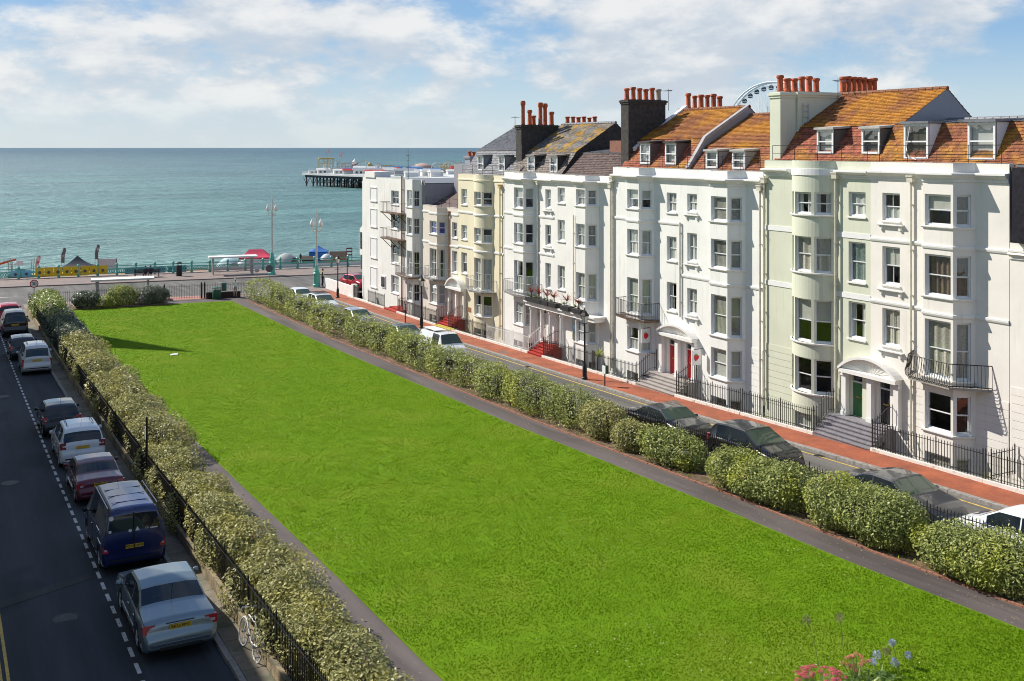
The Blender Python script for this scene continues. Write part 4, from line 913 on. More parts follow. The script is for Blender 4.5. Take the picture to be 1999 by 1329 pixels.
s6 = stack(h6, 37.3, 40.3, 68.15, 69.0, 11.0, 14.35, SOOT); pots(s6, [(37.6, 68.5, 14.35), (38.1, 68.4, 14.35), (38.6, 68.7, 14.35), (39.0, 68.4, 14.35), (39.5, 68.6, 14.35), (40.0, 68.5, 14.35)], [1.75, 1.1, .7, 1.65, 1.6, 1.0])
s7 = stack(h6, 41.2, 44.0, 68.2, 68.9, 11.5, 14.5, SOOT); pots(s7, [(41.4 + .48 * i, 68.55, 14.5) for i in range(6)], .5)
aerial(h6, 37.0, 68.6, 13.4, 1.6, 1.0)
dsh = MB().lathe([(.0, .0), (.22, .04), (.32, .12)], (0, 0, 0), 12, cap=False); dsh.build('satellite_dish', M('dish_grey', (.08, .08, .085), .5), h6).matrix_parent_inverse = Matrix.Translation((-XW, -(68.56 + 61.49) / 2, -gz(65.025)))
d_ = bpy.data.objects['satellite_dish']; d_.location = (36.55, 67.9, 11.7); d_.rotation_euler = (R(70), 0, R(-60))

# --- H7 cream bow house, H8 low pinkish house, H9 white end house
pl7, th7, R7 = bow(7.67, 3.3, 6.0, .72)
h7, f7, us7 = std_house('terrace_house', 'cream house with curved bow front and small iron balcony', 76.31, 68.64, pl7, 10.69, 'cream',
    (.56, 1.56, [(8.29, 9.5), (5.59, 6.7), (2.97, 4.57)]), [(8.4, 9.43), (5.66, 6.75), (2.17, 4.52), (.23, 1.79), (-1.7, -.7)], ('bow', th7, R7, ((-.92, -.42), (-.34, .34), (.42, .92))),
    doors=[(.35, 1.05, -.55, 1.5, PALE)], cur_w=('net', 'net', 'blind'), cur_b=(None, 'halfnet', 'net', 'halfnet', None), zc=None, strings=(7.75, 5.05))
f7.sweep([(0, 10.2), (.05, 10.2), (.05, 10.3), (0, 10.32)]).build('string_course', ST['cream'], h7)
balcony(h7, f7, [(2.7, 0), (2.9, .75), (4.4, 1.2), (5.9, .95), (6.5, 0)], 2.1, .85, M('grey_iron'), M('balcony_slab2'), gap=.15)
pipe(h7, f7, us7(7.3), -1.0, 9.8, .12, M('pipe_yellow', (.52, .40, .2), .6, var=.2))
mansard(h7, 76.31, 68.64, 10.35, 12.5, 14.27, 'slate', 'slate', gable=M('slate_edge', (.09, .095, .11), .6))
for yc in (73.9, 70.4): dormer(h7, yc, .95, 36.85, 10.95, 12.05, 1.1, M('dormer_slate'), LEAD, .05)
rail_wire(h7, 76.2, 68.8, 36.3, 10.6)
MB().box(36.07, 36.13, 74.0, 74.5, .1, .45).build('plaque', M('plaque_brown', (.3, .14, .07), .6), h7)
arch_portico(h7, 76.3, 1.45, 1.72, .75, 35.6, step_z=-.55, pw=.22)
steps(h7, 75.1, 77.2, 34.55, 36.2, gz(76) + .11, -.55, 5, STEPR, gz(76) - AREA)
h8, f8, us8 = std_house('terrace_house', 'low pinkish house with purple curtains, beside the cream house', 83.42, 76.31, bay(7.11, 2.59, 3.03, 4.56, 5.0, .68), 7.93, 'pink',
    (5.97, 6.92, [(5.58, 6.8), (2.84, 4.55)]), [(5.73, 6.78), (2.23, 4.55), (.12, 1.73), (-1.75, -.8)], ('cant', (.15, .88), (.05, .95), 0),
    doors=[(6.1, 6.75, -.55, 1.5, PALE)], cur_w=(None, 'net'), cur_b=('purple', 'tie', 'full', None), zc=None, strings=(7.45, 4.95))
pipe(h8, f8, us8(5.5), -.8, 7.4, .08, M('pipe_rust', (.3, .18, .12), .7, var=.3))
balcony(h8, f8, [(2.0, 0), (2.2, .8), (3.0, 1.1), (4.7, 1.1), (5.6, .2), (5.7, 0)], 2.15, .85, M('grey_iron'), M('balcony_slab2'), gap=.15)
MB().prism([(36.4, 76.35, 7.6), (40.5, 76.35, 9.6), (45.6, 76.35, 9.6), (45.6, 76.35, 7.5)], (0, 7.0, 0)).build('roof', TILES['brown'], h8)
dormer(h8, 78.0, 1.15, 37.5, 7.9, 9.6, 2.2, ST['grey'], LEAD, .02)
rail_wire(h8, 83.3, 76.5, 36.3, 7.85)
h9p = [(0, 0), (11.8, 0), (12.3, .6), (13.6, .6), (14.0, 0), (14.28, 0)]
h9, f9, us9 = std_house('terrace_house', 'weathered white end house with blind windows on the seafront corner', 97.7, 83.42, h9p, 9.97, 'old',
    (7.3, 9.1, [(7.63, 8.86), (5.44, 6.81), (2.38, 4.04), (-.27, 1.28)]), [(7.66, 9.09), (5.32, 6.75), (1.84, 3.93), (-.35, 1.19)], ('cant', (.12, .9), (.08, .92), 1),
    doors=(), cur_w=(None, None, 'halfnet', 'net'), cur_b=(None, 'drape', None, None), zc=None, strings=())
for (z0, z1) in ((7.75, 8.95), (5.35, 6.95), (2.45, 4.25), (-.3, 1.5)):
    q = MB(); q.box(36.02, 36.1, 93.9, 95.6, z1, z1 + .06); q.box(36.0, 36.12, 93.85, 95.65, z0 - .1, z0); q.box(36.05, 36.1, 95.5, 95.6, z0, z1); q.box(36.05, 36.1, 93.9, 94.0, z0, z1); q.build('blind_window', ST['old'], h9)
    MB().box(36.085, 36.11, 94.0, 95.5, z0, z1).build('blind_panel', PAINT, h9)
MB().box(36.02, 36.12, 91.7, 92.7, -.1, 1.0).build('window', PAINTB, h9); MB().box(35.99, 36.0, 91.8, 92.6, 0.0, .9).build('pane', M('pane_dark', (.03, .035, .04), .1), h9)
MB().box(36.0, 37.6, 94.3, 96.9, 9.9, 10.45).build('parapet_block', ST['old'], h9)
for u_ in (10.0, 10.3): pipe(h9, f9, us9(u_), -1.3, 10.2, .1, M('pipe_rust'), hop=False)
for z in (6.95, 4.65):                              # rusty fire-escape balconies
    balcony(h9, f9, [(7.0, 0), (7.1, 1.0), (11.4, 1.0), (11.6, 0)], z, .9, IRONR, IRONR, gap=.3, slab=.05)
    br = MB()
    for s in (7.4, 9.2, 11.0): br.tube(f9.w(s, .9, z - .05), f9.w(s, 0, z - .9), .03, n=5); br.tube(f9.w(s, 0, z - .9), f9.w(s, 0, z), .03, n=5)
    br.build('balcony_bracket', IRON, h9)
balcony(h9, f9, [(10.0, 0), (10.2, .8), (12.2, 1.1), (13.9, 1.1), (14.2, 0)], 1.75, .85, M('grey_iron'), IRONR, gap=.15)
MB().box(36.3, 45.8, 83.5, 97.6, 9.6, 9.7).build('roof', LEAD, h9)
MB().box(39.0, 41.5, 79.5, 83.3, 7.5, 11.3).build('rear_block', ST['grey'], h8)
s9 = stack(h9, 40.0, 40.9, 82.2, 83.2, 11.0, 12.0, ST['grey']); pots(s9, [(40.2, 82.7, 12.0), (40.6, 82.7, 12.0)], .35)
MB().box(36.2, 46, 97.66, 98.1, -1.6, 9.5).build('side_wall', ST['old'], h9)
bw = MB(); bw.box(36.4, 39.5, 98.1, 99.35, 2.3, 4.8); bw.prism([(36.4, 98.1, 4.8), (36.4, 99.35, 4.8), (36.4, 98.75, 5.1), (36.4, 98.35, 5.6), (36.4, 98.1, 6.2)], (3.1, 0, 0)); bw = bw.build('seaward_bay', ST['old'], h9)
for k in range(2): MB().box(36.36, 36.4, 98.25 + k * .55, 98.65 + k * .55, 2.9, 4.5).build('pane', M('pane_dark', (.03, .035, .04), .1), bw)
MB().box(36.45, 39.4, 98.1, 99.2, .9, 2.3).build('shop_front', M('shop_dark', (.05, .055, .06), .4), h9)
steps(h9, 85.4, 88.2, 34.55, 36.15, gz(87) + .11, -1.2, 2, STEPR, gz(87) - AREA)
MB().box(36.0, 36.09, 86.2, 87.4, -1.2, 1.1).build('door', PALE, h9)

# areas and their railings
segs = area(h1, 34.12, 27.21, [(32.7, 34.12)]); front_rails('black iron railing before the ivory house', segs, [(32.68, 36.0, .15, .74)])
segs = area(h0, 27.19, 20.0, []); front_rails('black iron railing at the right picture edge', segs, [(26.9, 36.0, .35, .35)])
segs = area(h2, 40.96, 34.12, [(34.12, 36.05)]); front_rails('black iron railing before the pale green house', segs, [(36.08, 36.0, -.05, .74)])
segs = area(h3, 47.76, 41.04, [(46.25, 47.76)]); front_rails('black iron railing right of the red-door steps', segs, [(46.22, 36.0, -.3, .12)])
segs = area(h4, 54.46, 47.76, [(47.76, 49.85)]); front_rails('black iron railing left of the red-door steps', segs, [(49.88, 36.0, -.45, .12)])
segs = area(h5, 61.49, 54.46, [(60.45, 61.49)]); front_rails('black iron railing below the cordyline ledge', segs, [(60.42, 36.0, -.7, -.22)])
segs = area(h6, 68.56, 61.49, [(61.49, 62.35)]); front_rails('white iron railing before the lacy-balcony house', segs, [(62.38, 36.0, -.75, -.22)], IRONW)
segs = area(h7, 76.31, 68.64, [(75.05, 76.31)]); front_rails('pale iron railing before the cream house', segs, [(75.02, 36.0, -1.0, -.5)], IRON)
segs = area(h8, 83.42, 76.31, [(76.31, 77.25)]); front_rails('black iron railing before the pinkish house', segs, [(77.28, 36.0, -1.1, -.5)])
segs = area(h9, 97.7, 83.42, [(85.35, 88.25)]); front_rails('black iron railing before the weathered end house', [(83.6, 85.3), (88.3, 92.5)], [(85.3, 36.0, -1.1, -1.1)])

# the terrace on the camera's side of the square (stands left of the picture; throws the street into shade)
def left_terrace():
    ys = [-14 + 6.9 * i for i in range(17)]
    for i, (a, b) in enumerate(zip(ys[:-1], ys[1:])):
        if b > 97: break
        g = gz((a + b) / 2); top = LT_TOP[i] + g; r = thing('terrace_house', ['white', 'cream'][i % 2] + ' terrace house on the near side of the left street, number %s along' % ('one two three four five six seven eight nine ten eleven twelve thirteen fourteen fifteen sixteen seventeen'.split()[i]), 'house', (-2.6, (a + b) / 2, g), group='terrace houses on the near side of the left street')
        X0 = -2.6
        if a < 4 and b > -4: X0 = -2.6
        f = Facade(a + .02, [(0, 0), (1.0, 0), (1.5, .7), (3.2, .7), (3.7, 0), (6.86, 0)], X=X0, sgn=1); f.w = lambda s, p, z, a=a, X0=X0: Vector((X0 + p, a + .02 + s, z))
        ops = []
        for z0 in (g + 1.0, g + 3.9, g + 7.0, g + 9.8):
            ops += [(f.u[2] + .1, f.u[3] - .1, z0, z0 + 1.7), (f.u[4] + 1.1, f.u[4] + 2.1, z0, z0 + 1.6)]
        f.wall(g - .3, top, ops).build('wall', ST['white2' if i % 2 == 0 else 'cream'], r)
        for o in ops: A = f.at(o[0], o[2]); B = f.at(o[1], o[3]); MB().box(min(A.x, B.x) - .14, min(A.x, B.x) - .12, A.y, B.y, o[2], o[3]).build('pane', M('pane_dark'), r)
        MB().box(X0 - 9, X0 - .3, a + .03, b - .03, g - .3, top - .3).build('rear_block', ST['grey'], r)
        MB().prism([(X0 - .35, a + .03, top - .3), (X0 - 4.5, a + .03, top + LT_ROOF[i]), (X0 - 9, a + .03, top - .3)], (0, 6.8, 0)).build('roof', TILES['slate'], r)
def corner_block():
    g = gz(99); r = thing('corner_house', 'unseen tall corner house fitted to the lawn shadow, at the seafront end of the left street', 'house', (-5, 100, g))
    MB().box(-12, -2.7, 96.5, 103.2, g - .3, g + 17.6).build('wall', ST['white2'], r); MB().prism([(-2.8, 96.5, g + 17.6), (-2.8, 103.2, g + 17.6), (-7, 103.2, g + 19.6), (-7, 96.5, g + 19.6)], (-.2, 0, .1)).build('roof', TILES['slate'], r)
    tw = MB().box(-6.5, -3.6, 103.2, 106.2, g - .3, g + 20.5); tw.add([(-6.7, 103, g + 20.5), (-3.4, 103, g + 20.5), (-3.4, 106.4, g + 20.5), (-6.7, 106.4, g + 20.5), (-5.05, 104.7, g + 31)], [(0, 1, 4), (1, 2, 4), (2, 3, 4), (3, 0, 4)]); tw.build('turret', ST['white2'], r)  # out of view; turret shaped so its shadow tip falls on the lawn
    for zz in (2, 5.5, 9, 12.5, 15.5):
        for yy in (97.4, 99.4, 101.4): MB().box(-2.69, -2.66, yy, yy + 1.1, g + zz, g + zz + 1.8).build('window', M('pane_dark'), r)
LT_TOP = [13.8, 13.8, 13.8, 13.8, 13.8, 14.1, 14.3, 14.4, 13.2, 15.2, 15.2, 15.2, 15.2, 15.2, 15.2, 15.2, 15.2]
LT_ROOF = [1.5] * 17
left_terrace()
corner_block()
# ------------------------------------------------------------------ hedges, shrubs and flowers
LEAFS = {'olive': leaf_mat('leaf_olive', (.10, .12, .03), (.55, .52, .21), (.55, .49, .10), .8, .5, .35, .28),
         'green': leaf_mat('leaf_green', (.075, .12, .02), (.50, .53, .17), (.52, .54, .05), .8, .5, .35, .28),
         'dark': leaf_mat('leaf_dark', (.05, .075, .045), (.18, .22, .15), (.12, .16, .07), 1.0),
         'ivy': leaf_mat('leaf_ivy', (.13, .20, .03), (.38, .45, .12), (.42, .42, .14), 1.2),
         'lime': leaf_mat('leaf_lime', (.18, .25, .02), (.42, .46, .06), (.5, .45, .06), 1.5)}
TWIG = M('twig', (.055, .042, .03), .9, var=.3)
def bush(name, label, cat, cx, cy, rx, ry, h, n, leaf, size, seed, boxy=3.2, group=None, lump=.13, base=None, twigs=12, zb=.11, lobes=None, spread=0.):
    """a shrub: branching stems and leaf-sized faces spread through the outer shell of an uneven crown"""
    r = np.random.default_rng(seed); g = gz(cy) + zb if base is None else base
    root = thing(name, label, cat, (cx, cy, g), group)
    if lobes is None: lobes = max(5, int(3.2 * ry) + 3)
    k = boxy; cs = []; 
    for i in range(lobes):                                  # the crown is a cluster of uneven lobes
        a = rx * r.uniform(.52, .86); b = min(ry, max(.5, rx) * r.uniform(.7, 1.15)); c = h * r.uniform(.36, .5)
        t = (i + .5) / lobes * 2 - 1
        cs.append((r.uniform(-1, 1) * (rx - a + spread), np.clip(t * ry + r.uniform(-.25, .25), -(ry - b), ry - b), max(c * .93, h - c - r.uniform(0, .32) * h * (1 if lobes > 1 else 0)), a, b, c))
    A = np.array([q[3] * q[4] for q in cs]); cnt = (A / A.sum() * n).astype(int); PP = []; NN = []
    for i, (lx, ly, lz, a, b, c) in enumerate(cs):
        m = cnt[i]; D = r.normal(size=(m, 3)); D /= np.linalg.norm(D, axis=1)[:, None]; sc = np.array([a, b, c])
        q = D / (np.sum(np.abs(D) ** k, axis=1) ** (1 / k))[:, None]; P0 = q * sc; nl = 16
        C = r.normal(size=(nl, 3)); C /= np.linalg.norm(C, axis=1)[:, None]; C = C / (np.sum(np.abs(C) ** k, axis=1) ** (1 / k))[:, None] * sc; amp = r.uniform(-lump, lump * 1.1, nl); rad = r.uniform(.16, .42, nl); F = np.zeros(m)
        for w_ in range(nl): F += amp[w_] * np.exp(-np.sum((P0 - C[w_]) ** 2, axis=1) / (2 * rad[w_] ** 2))
        nv = D / sc; nv /= np.linalg.norm(nv, axis=1)[:, None]; dep = r.random(m) ** 2.0 * .30 - .07 * r.random(m); P = P0 + nv * (F - dep)[:, None]
        sp = r.random(m) < .04; P[sp] += nv[sp] * (r.random(sp.sum()) * .20)[:, None] + np.array([0, 0, .04]); P += np.array([lx, ly, lz]); keep = P[:, 2] > .03
        for w_, (ox, oy, oz, oa, ob, oc) in enumerate(cs):
            if w_ != i: keep &= np.sum(np.abs((P - np.array([ox, oy, oz])) / np.array([oa, ob, oc])) ** k, axis=1) > .42
        PP.append(P[keep]); NN.append(nv[keep])
    P = np.concatenate(PP); nrm = np.concatenate(NN); n = len(P)
    # leaf quads, facing roughly outward and upward
    nr = nrm[:n] * .6 + r.normal(size=(n, 3)) * .6 + np.array([-.1, .15, .75]); nr /= np.linalg.norm(nr, axis=1)[:, None]
    t = np.cross(nr, r.normal(size=(n, 3))); t /= np.linalg.norm(t, axis=1)[:, None]; b = np.cross(nr, t)
    l = (size * r.uniform(.45, 1.6, n))[:, None]; w = l * r.uniform(.42, .6, n)[:, None]
    V = np.empty((n, 4, 3)); V[:, 0] = P - t * l * .5; V[:, 1] = P + b * w * .5 + nr * w * .12; V[:, 2] = P + t * l * .5; V[:, 3] = P - b * w * .5 + nr * w * .12
    V += np.array([cx, cy, g])
    link('foliage', raw_mesh('foliage', V.reshape(-1, 3), np.arange(4 * n).reshape(n, 4), LEAFS[leaf]), root)
    st = MB()
    for i in range(twigs):
        bx, by = cx + r.uniform(-.5, .5) * rx, cy + r.uniform(-.75, .75) * ry; tx, ty = bx + r.uniform(-.4, .4), by + r.uniform(-.4, .4); tz = g + h * r.uniform(.5, .85)
        m_ = ((bx + tx) / 2 + r.uniform(-.1, .1), (by + ty) / 2, (g + tz) / 2); st.tube((bx, by, g - .05), m_, .03, .022, n=5, caps=False); st.tube(m_, (tx, ty, tz), .022, .008, n=5, caps=False)
        for j in range(2): st.tube(m_, (tx + r.uniform(-.5, .5), ty + r.uniform(-.5, .5), tz), .014, .005, n=4, caps=False)
    st.build('stem', TWIG, root, kind='stuff'); return root
GL, GR = 'hedge shrubs along the left railing', 'shrubs along the right railing'
# left side, from the camera to the sea
for a in (('olive clipped hedge nearest the camera on the left', 8.02, 16.5, 0.98, 4.65, 1.48, 26000, 'olive', .085, 1),
          ('olive hedge behind the parked bicycle', 8.02, 24.6, 0.98, 3.85, 1.48, 46000, 'olive', .078, 2),
          ('yellowish olive hedge beside the silver car', 8.02, 32.3, 0.98, 3.95, 1.48, 44000, 'olive', .082, 3),
          ('olive hedge beside the blue van', 8.02, 40.5, 0.98, 4.15, 1.48, 36000, 'olive', .088, 4),
          ('olive hedge beside the white people carrier', 8.32, 50.6, 1.22, 4.35, 1.68, 28000, 'olive', .10, 5),
          ('olive hedge beside the black hatchback', 8.32, 59.2, 1.22, 3.45, 1.68, 18000, 'olive', .11, 6),
          ('golden olive hedge beside the grey estate', 8.32, 70.4, 1.22, 6.45, 1.85, 26000, 'olive', .12, 7),
          ('dark grey-green shrub by the square\'s left railing', 8.32, 84.0, 1.22, 6.15, 1.85, 20000, 'dark', .13, 8),  # dark leaf colour stands in for the tall corner building's shade
          ('bright ivy-clad shrub at the left seafront corner', 8.15, 96.2, 1.10, 5.45, 2.32, 16000, 'ivy', .16, 9)):
    bush('hedge_shrub', a[0], 'hedge', *a[1:6], a[6], a[7], a[8], a[9], group=GL, boxy=2.4, spread=.3)
for a in (('long green hedge at the seaward end of the right path', 26.75, 88.3, 1.32, 13.20, 1.85, 46000, 'green', .12, 21, 4),
          ('green hedge just past the gap in the long hedge', 26.75, 70.2, 1.30, 4.40, 1.85, 15000, 'green', .11, 22, 3),
          ('green shrub before the white van carrying a ladder', 26.75, 62.8, 1.30, 3.30, 1.85, 14000, 'green', .105, 23, 3),
          ('green shrub below the cream house', 26.70, 56.6, 1.25, 2.90, 1.75, 13000, 'green', .10, 24, 3),
          ('low green shrub opposite the cordyline ledge', 26.60, 51.7, 1.15, 2.00, 1.65, 11000, 'green', .095, 25, 2.6),
          ('tall green shrub beside the black lamp post', 26.60, 47.5, 1.20, 2.30, 1.95, 15000, 'green', .09, 26, 2.6),
          ('green shrub left of the first black car', 26.60, 43.6, 1.15, 1.60, 1.75, 12000, 'green', .088, 27, 2.5),
          ('olive shrub at the rear of the first black car', 26.60, 40.8, 1.10, 1.45, 1.65, 12000, 'olive', .085, 28, 2.0),
          ('small round olive shrub before the first black car', 26.40, 38.2, 0.95, 1.00, 1.25, 8500, 'olive', .09, 29, 2.0),
          ('round yellow-green shrub between bare beds', 26.35, 35.3, 1.15, 1.60, 1.50, 14000, 'green', .09, 30, 2.0),
          ('wide green shrub before the second black car', 26.40, 30.0, 1.25, 2.45, 1.55, 30000, 'green', .09, 31, 2.0),
          ('large green and gold shrub before the grey car', 26.40, 25.2, 1.30, 2.20, 1.78, 34000, 'green', .085, 32, 2.0),
          ('large shrub before the white car at the right edge', 26.35, 20.7, 1.30, 1.95, 1.5, 34000, 'green', .082, 33, 2.0),
          ('shrub at the right picture edge', 26.40, 16.2, 1.20, 1.90, 1.60, 18000, 'olive', .082, 34, 2.0)):
    bush('shrub', a[0], 'shrub', *a[1:6], a[6], a[7], a[8], a[9], boxy=a[10], group=GR, lump=.15)
for a in (('dark bush in the seaward bed beside the ivy shrub', 11.6, 101.9, 1.4, .9, 1.45, 5000, 'dark', .14, 41), ('green bush before the near bus shelter', 14.9, 102.0, 1.5, .8, 1.9, 6000, 'green', .14, 42),
          ('dark green bush left of the garden gate', 17.4, 101.6, 1.4, .8, 1.7, 6000, 'dark', .14, 43), ('lime-yellow shrub in the seaward bed', 13.4, 101.2, .7, .6, 1.0, 2600, 'lime', .13, 44)):
    bush('shrub', a[0], 'shrub', *a[1:6], a[6], a[7], a[8], a[9], boxy=2.3, group='shrubs in the seaward bed', lump=.15, twigs=6)
MB().prism([(10.6, 100.9, gz(101) + .0), (18.6, 100.2, gz(101) + .0), (18.6, 103.3, gz(101) + .0), (10.6, 103.9, gz(101))], (0, 0, .2)).build('flower_bed_end', SOIL, kind='structure')
# ground cover tufts and weeds on the soil beds
def tufts():
    V = []
    for k in range(2600):
        x = random.choice([random.uniform(25.65, 26.2), random.uniform(25.65, 27.3)]); y = 15 * (80 / 15) ** random.random()
        if math.sin(y * 1.7) + math.sin(y * .63 + 1) < .1: continue
        z = gz(y) + .13; h = random.uniform(.03, .1); a = random.random() * 6.28; s = random.uniform(.012, .03)
        V += [(x - math.cos(a) * s, y - math.sin(a) * s, z), (x + math.cos(a) * s, y + math.sin(a) * s, z), (x + random.uniform(-.06, .06), y + random.uniform(-.06, .06), z + h)]
    link('weeds', raw_mesh('weeds', V, np.arange(len(V)).reshape(-1, 3), LEAFS['lime'], 3), kind='stuff', label='thin weeds on the soil bed by the right path')
tufts()
# flower bed in the foreground: pink sedum, agapanthus, seed heads
def blade_plant(mb, x, y, z, n, L_, up=.6, w=.03, droop=.5):
    for i in range(n):
        a = random.random() * 6.28; l = L_ * random.uniform(.6, 1.1); c, s = math.cos(a), math.sin(a); e = random.uniform(.5, 1.2) * up; P = []
        for j in range(6):
            t = j / 5; rr = l * t * (1 - .25 * t); zz = z + l * e * t - droop * l * t * t; ww = w * (1 - t) ** .7 * (.6 + 1.2 * t if t < .4 else 1) + .002
            P.append([(x + c * rr - s * ww, y + s * rr + c * ww, zz), (x + c * rr, y + s * rr, zz - ww * .35), (x + c * rr + s * ww, y + s * rr - c * ww, zz)])
        mb.grid(P)
PINK = M('sedum_pink', (.62, .13, .16), .75, var=.35, vscale=14, island=.3); PINK2 = M('sedum_rust', (.55, .2, .13), .75, var=.3, vscale=14, island=.3)
BLUEF = M('agapanthus_blue', (.46, .49, .68), .7, island=.35); STALK = M('stalk', (.24, .28, .08), .7, var=.2); SEEDH = M('seed_head', (.28, .26, .12), .8, island=.3)
BLADE = leaf_mat('strap_leaf', (.10, .19, .03), (.26, .38, .08), (.30, .36, .06), 3)
def sedum(label, x, y, z, R_, n, mat, h):
    o = thing('sedum', label, 'flowers', (x, y, z)); lf = MB(); stem = MB()
    for i in range(n):
        a = random.random() * 6.28; rr = R_ * math.sqrt(random.random()); px, py = x + rr * math.cos(a), y + rr * math.sin(a); pz = z + h * (1 - .35 * (rr / R_) ** 2) * random.uniform(.88, 1.05); hd = MB(); w = random.uniform(.045, .085)
        for k in range(26):
            b = random.random() * 6.28; q = w * math.sqrt(random.random()); fx, fy, fz = px + q * math.cos(b), py + q * math.sin(b), pz + .035 * (1 - (q / w) ** 2) + random.uniform(-.006, .006)
            hd.lathe([(.004, -.012), (.013, 0), (.008, .01), (.001, .014)], (fx, fy, fz), 5, cap=False)
        hd.build('flower_head', mat, o, kind='stuff'); stem.tube((x + rr * .4 * math.cos(a), y + rr * .4 * math.sin(a), z), (px, py, pz), .008, n=4)
        blade_plant(lf, px, py, pz - .22, 5, .13, .4, .03, .2)
    stem.build('stem', STALK, o, kind='stuff'); lf.build('foliage', BLADE, o, kind='stuff'); return o
def agapanthus(label, x, y, z, h, r, mat, lean=(0, 0)):
    o = thing('agapanthus', label, 'flower', (x, y, z), group='agapanthus stems in the foreground bed'); t = Vector((x + lean[0], y + lean[1], z + h))
    MB().path([(x, y, z), (x + lean[0] * .4, y + lean[1] * .4, z + h * .55), t], .009, 5).build('stem', STALK, o); hd = MB()
    for k in range(60):
        d = Vector((random.gauss(0, 1), random.gauss(0, 1), random.gauss(.3, .9))).normalized(); e = t + d * r * random.uniform(.75, 1.1); hd.tube(t + d * .02, e, .002, .004, n=3, caps=False)
        s = d.orthogonal().normalized(); u = d.cross(s); 
        for q in range(3): 
            v = s * math.cos(q * 2.1) + u * math.sin(q * 2.1); hd.add([e, e + v * .016 + d * .012, e + d * .03 + v * .006], [(0, 1, 2)])
    hd.build('flower_head', mat, o, kind='stuff'); return o
FX, FY = 18.35, 17.95; FZ = gz(18) + .13
bedp = MB().prism([(16.6, 15.4, FZ - .12), (20.8, 14.2, FZ - .12), (20.9, 15.8, FZ - .12), (19.4, 16.9, FZ - .12), (17.2, 17.2, FZ - .12)], (0, 0, .15)); bedp.build('flower_bed_front', SOIL, kind='structure')
sedum('clump of pink sedum at the bottom edge', 17.5, 18.0, FZ, .55, 44, PINK, .42); sedum('rusty pink sedum beside the strap leaves', 18.62, 18.0, FZ, .36, 16, PINK2, .52)
sp_ = thing('strap_leaf_plant', 'tuft of green strap leaves between the flowers', 'plant', (18.45, 17.7, FZ)); mb = MB()
for k in range(5): blade_plant(mb, 18.3 + random.uniform(-.3, .5), 17.6 + random.uniform(-.2, .25), FZ, 15, .5, .9, .022, .5)
for k in range(5): blade_plant(mb, 19.3 + random.uniform(-.35, .7), 17.7 + random.uniform(-.25, .25), FZ, 12, .36, .8, .02, .5)
mb.build('foliage', BLADE, sp_, kind='stuff')
for i, (lb, dx, dy, h, r, m_) in enumerate((('blue agapanthus with the tallest flower head', 1.62, .12, .5, .07, BLUEF), ('blue agapanthus at the bottom edge below the tallest', 1.8, -.2, .3, .07, BLUEF), ('blue agapanthus left of the group', .82, -.05, .3, .08, BLUEF), ('blue agapanthus in the middle of the group', 1.1, .1, .34, .085, BLUEF),
        ('fading agapanthus right of the middle one', 1.34, .05, .38, .09, SEEDH), ('blue agapanthus low behind the strap leaves', 1.25, -.3, .3, .09, BLUEF), ('tall dry seed head above the rusty sedum', .48, .65, 1.12, .105, SEEDH), ('leaning dry seed head left of the rusty sedum', -.25, .7, 1.25, .10, SEEDH))):
    agapanthus(lb, FX + dx, FY + dy, FZ, h, r, m_, (-.1 if i != 7 else -.35, .05))
# cordylines on the portico ledge, and other plants by the houses
CORD = leaf_mat('cordyline_leaf', (.20, .035, .03), (.42, .12, .06), (.30, .10, .03), 6); BOXM = M('planter_black', (.02, .02, .022), .6, var=.3)
for i, (y, nm) in enumerate(zip((63.2, 62.2, 61.1, 60.2, 58.6, 57.2), ('first', 'second', 'third', 'fourth', 'fifth', 'last'))):
    o = thing('potted_cordyline', nm + ' red cordyline from the left on the portico ledge', 'potted plant', (35.35, y, 2.36), group='potted cordylines on the ledge')
    p = MB(); p.prism([(35.1, y - .55, 2.37), (35.6, y - .55, 2.37), (35.6, y + .45, 2.37), (35.1, y + .45, 2.37)], (0, 0, .27)); p.build('planter', BOXM, o)
    mb = MB(); MB().tube((35.35, y, 2.6), (35.35, y, 3.05), .03, n=6).build('stem', TWIG, o); blade_plant(mb, 35.35, y, 2.95, 40, .68, 1.3, .024, .6); mb.build('foliage', CORD, o)
    mb = MB(); blade_plant(mb, 35.3, y + .25, 2.7, 26, .28, .9, .03, .3); mb.build('underplanting', BLADE, o)
o = thing('yucca', 'bright green yucca in the area beside the black railing', 'plant', (35.3, 54.9, gz(55) - .4)); MB().tube((35.3, 54.9, gz(55) - AREA), (35.3, 54.9, gz(55) + .9), .05, n=6).build('stem', TWIG, o)
mb = MB(); blade_plant(mb, 35.3, 54.9, gz(55) + .85, 60, .75, 1.2, .035, .6); mb.build('foliage', LEAFS['lime'], o)
bush('shrub', 'small flowering shrub behind the railing of the pale green house', 'shrub', 35.3, 40.0, .45, .7, 1.9, 2600, 'green', .08, 61, boxy=2.2, base=gz(40) - AREA + .02, twigs=5)
bush('shrub', 'low weeds in the area beside the end house', 'shrub', 35.3, 93.5, .5, 2.2, 1.7, 2600, 'dark', .11, 62, boxy=2.6, base=gz(93) - AREA + .02, twigs=4)
bush('shrub', 'small plant in the area of the ivory house', 'shrub', 35.4, 27.6, .35, .4, 2.0, 1500, 'lime', .07, 63, boxy=2.2, base=gz(27.6) - AREA + .02, twigs=4)

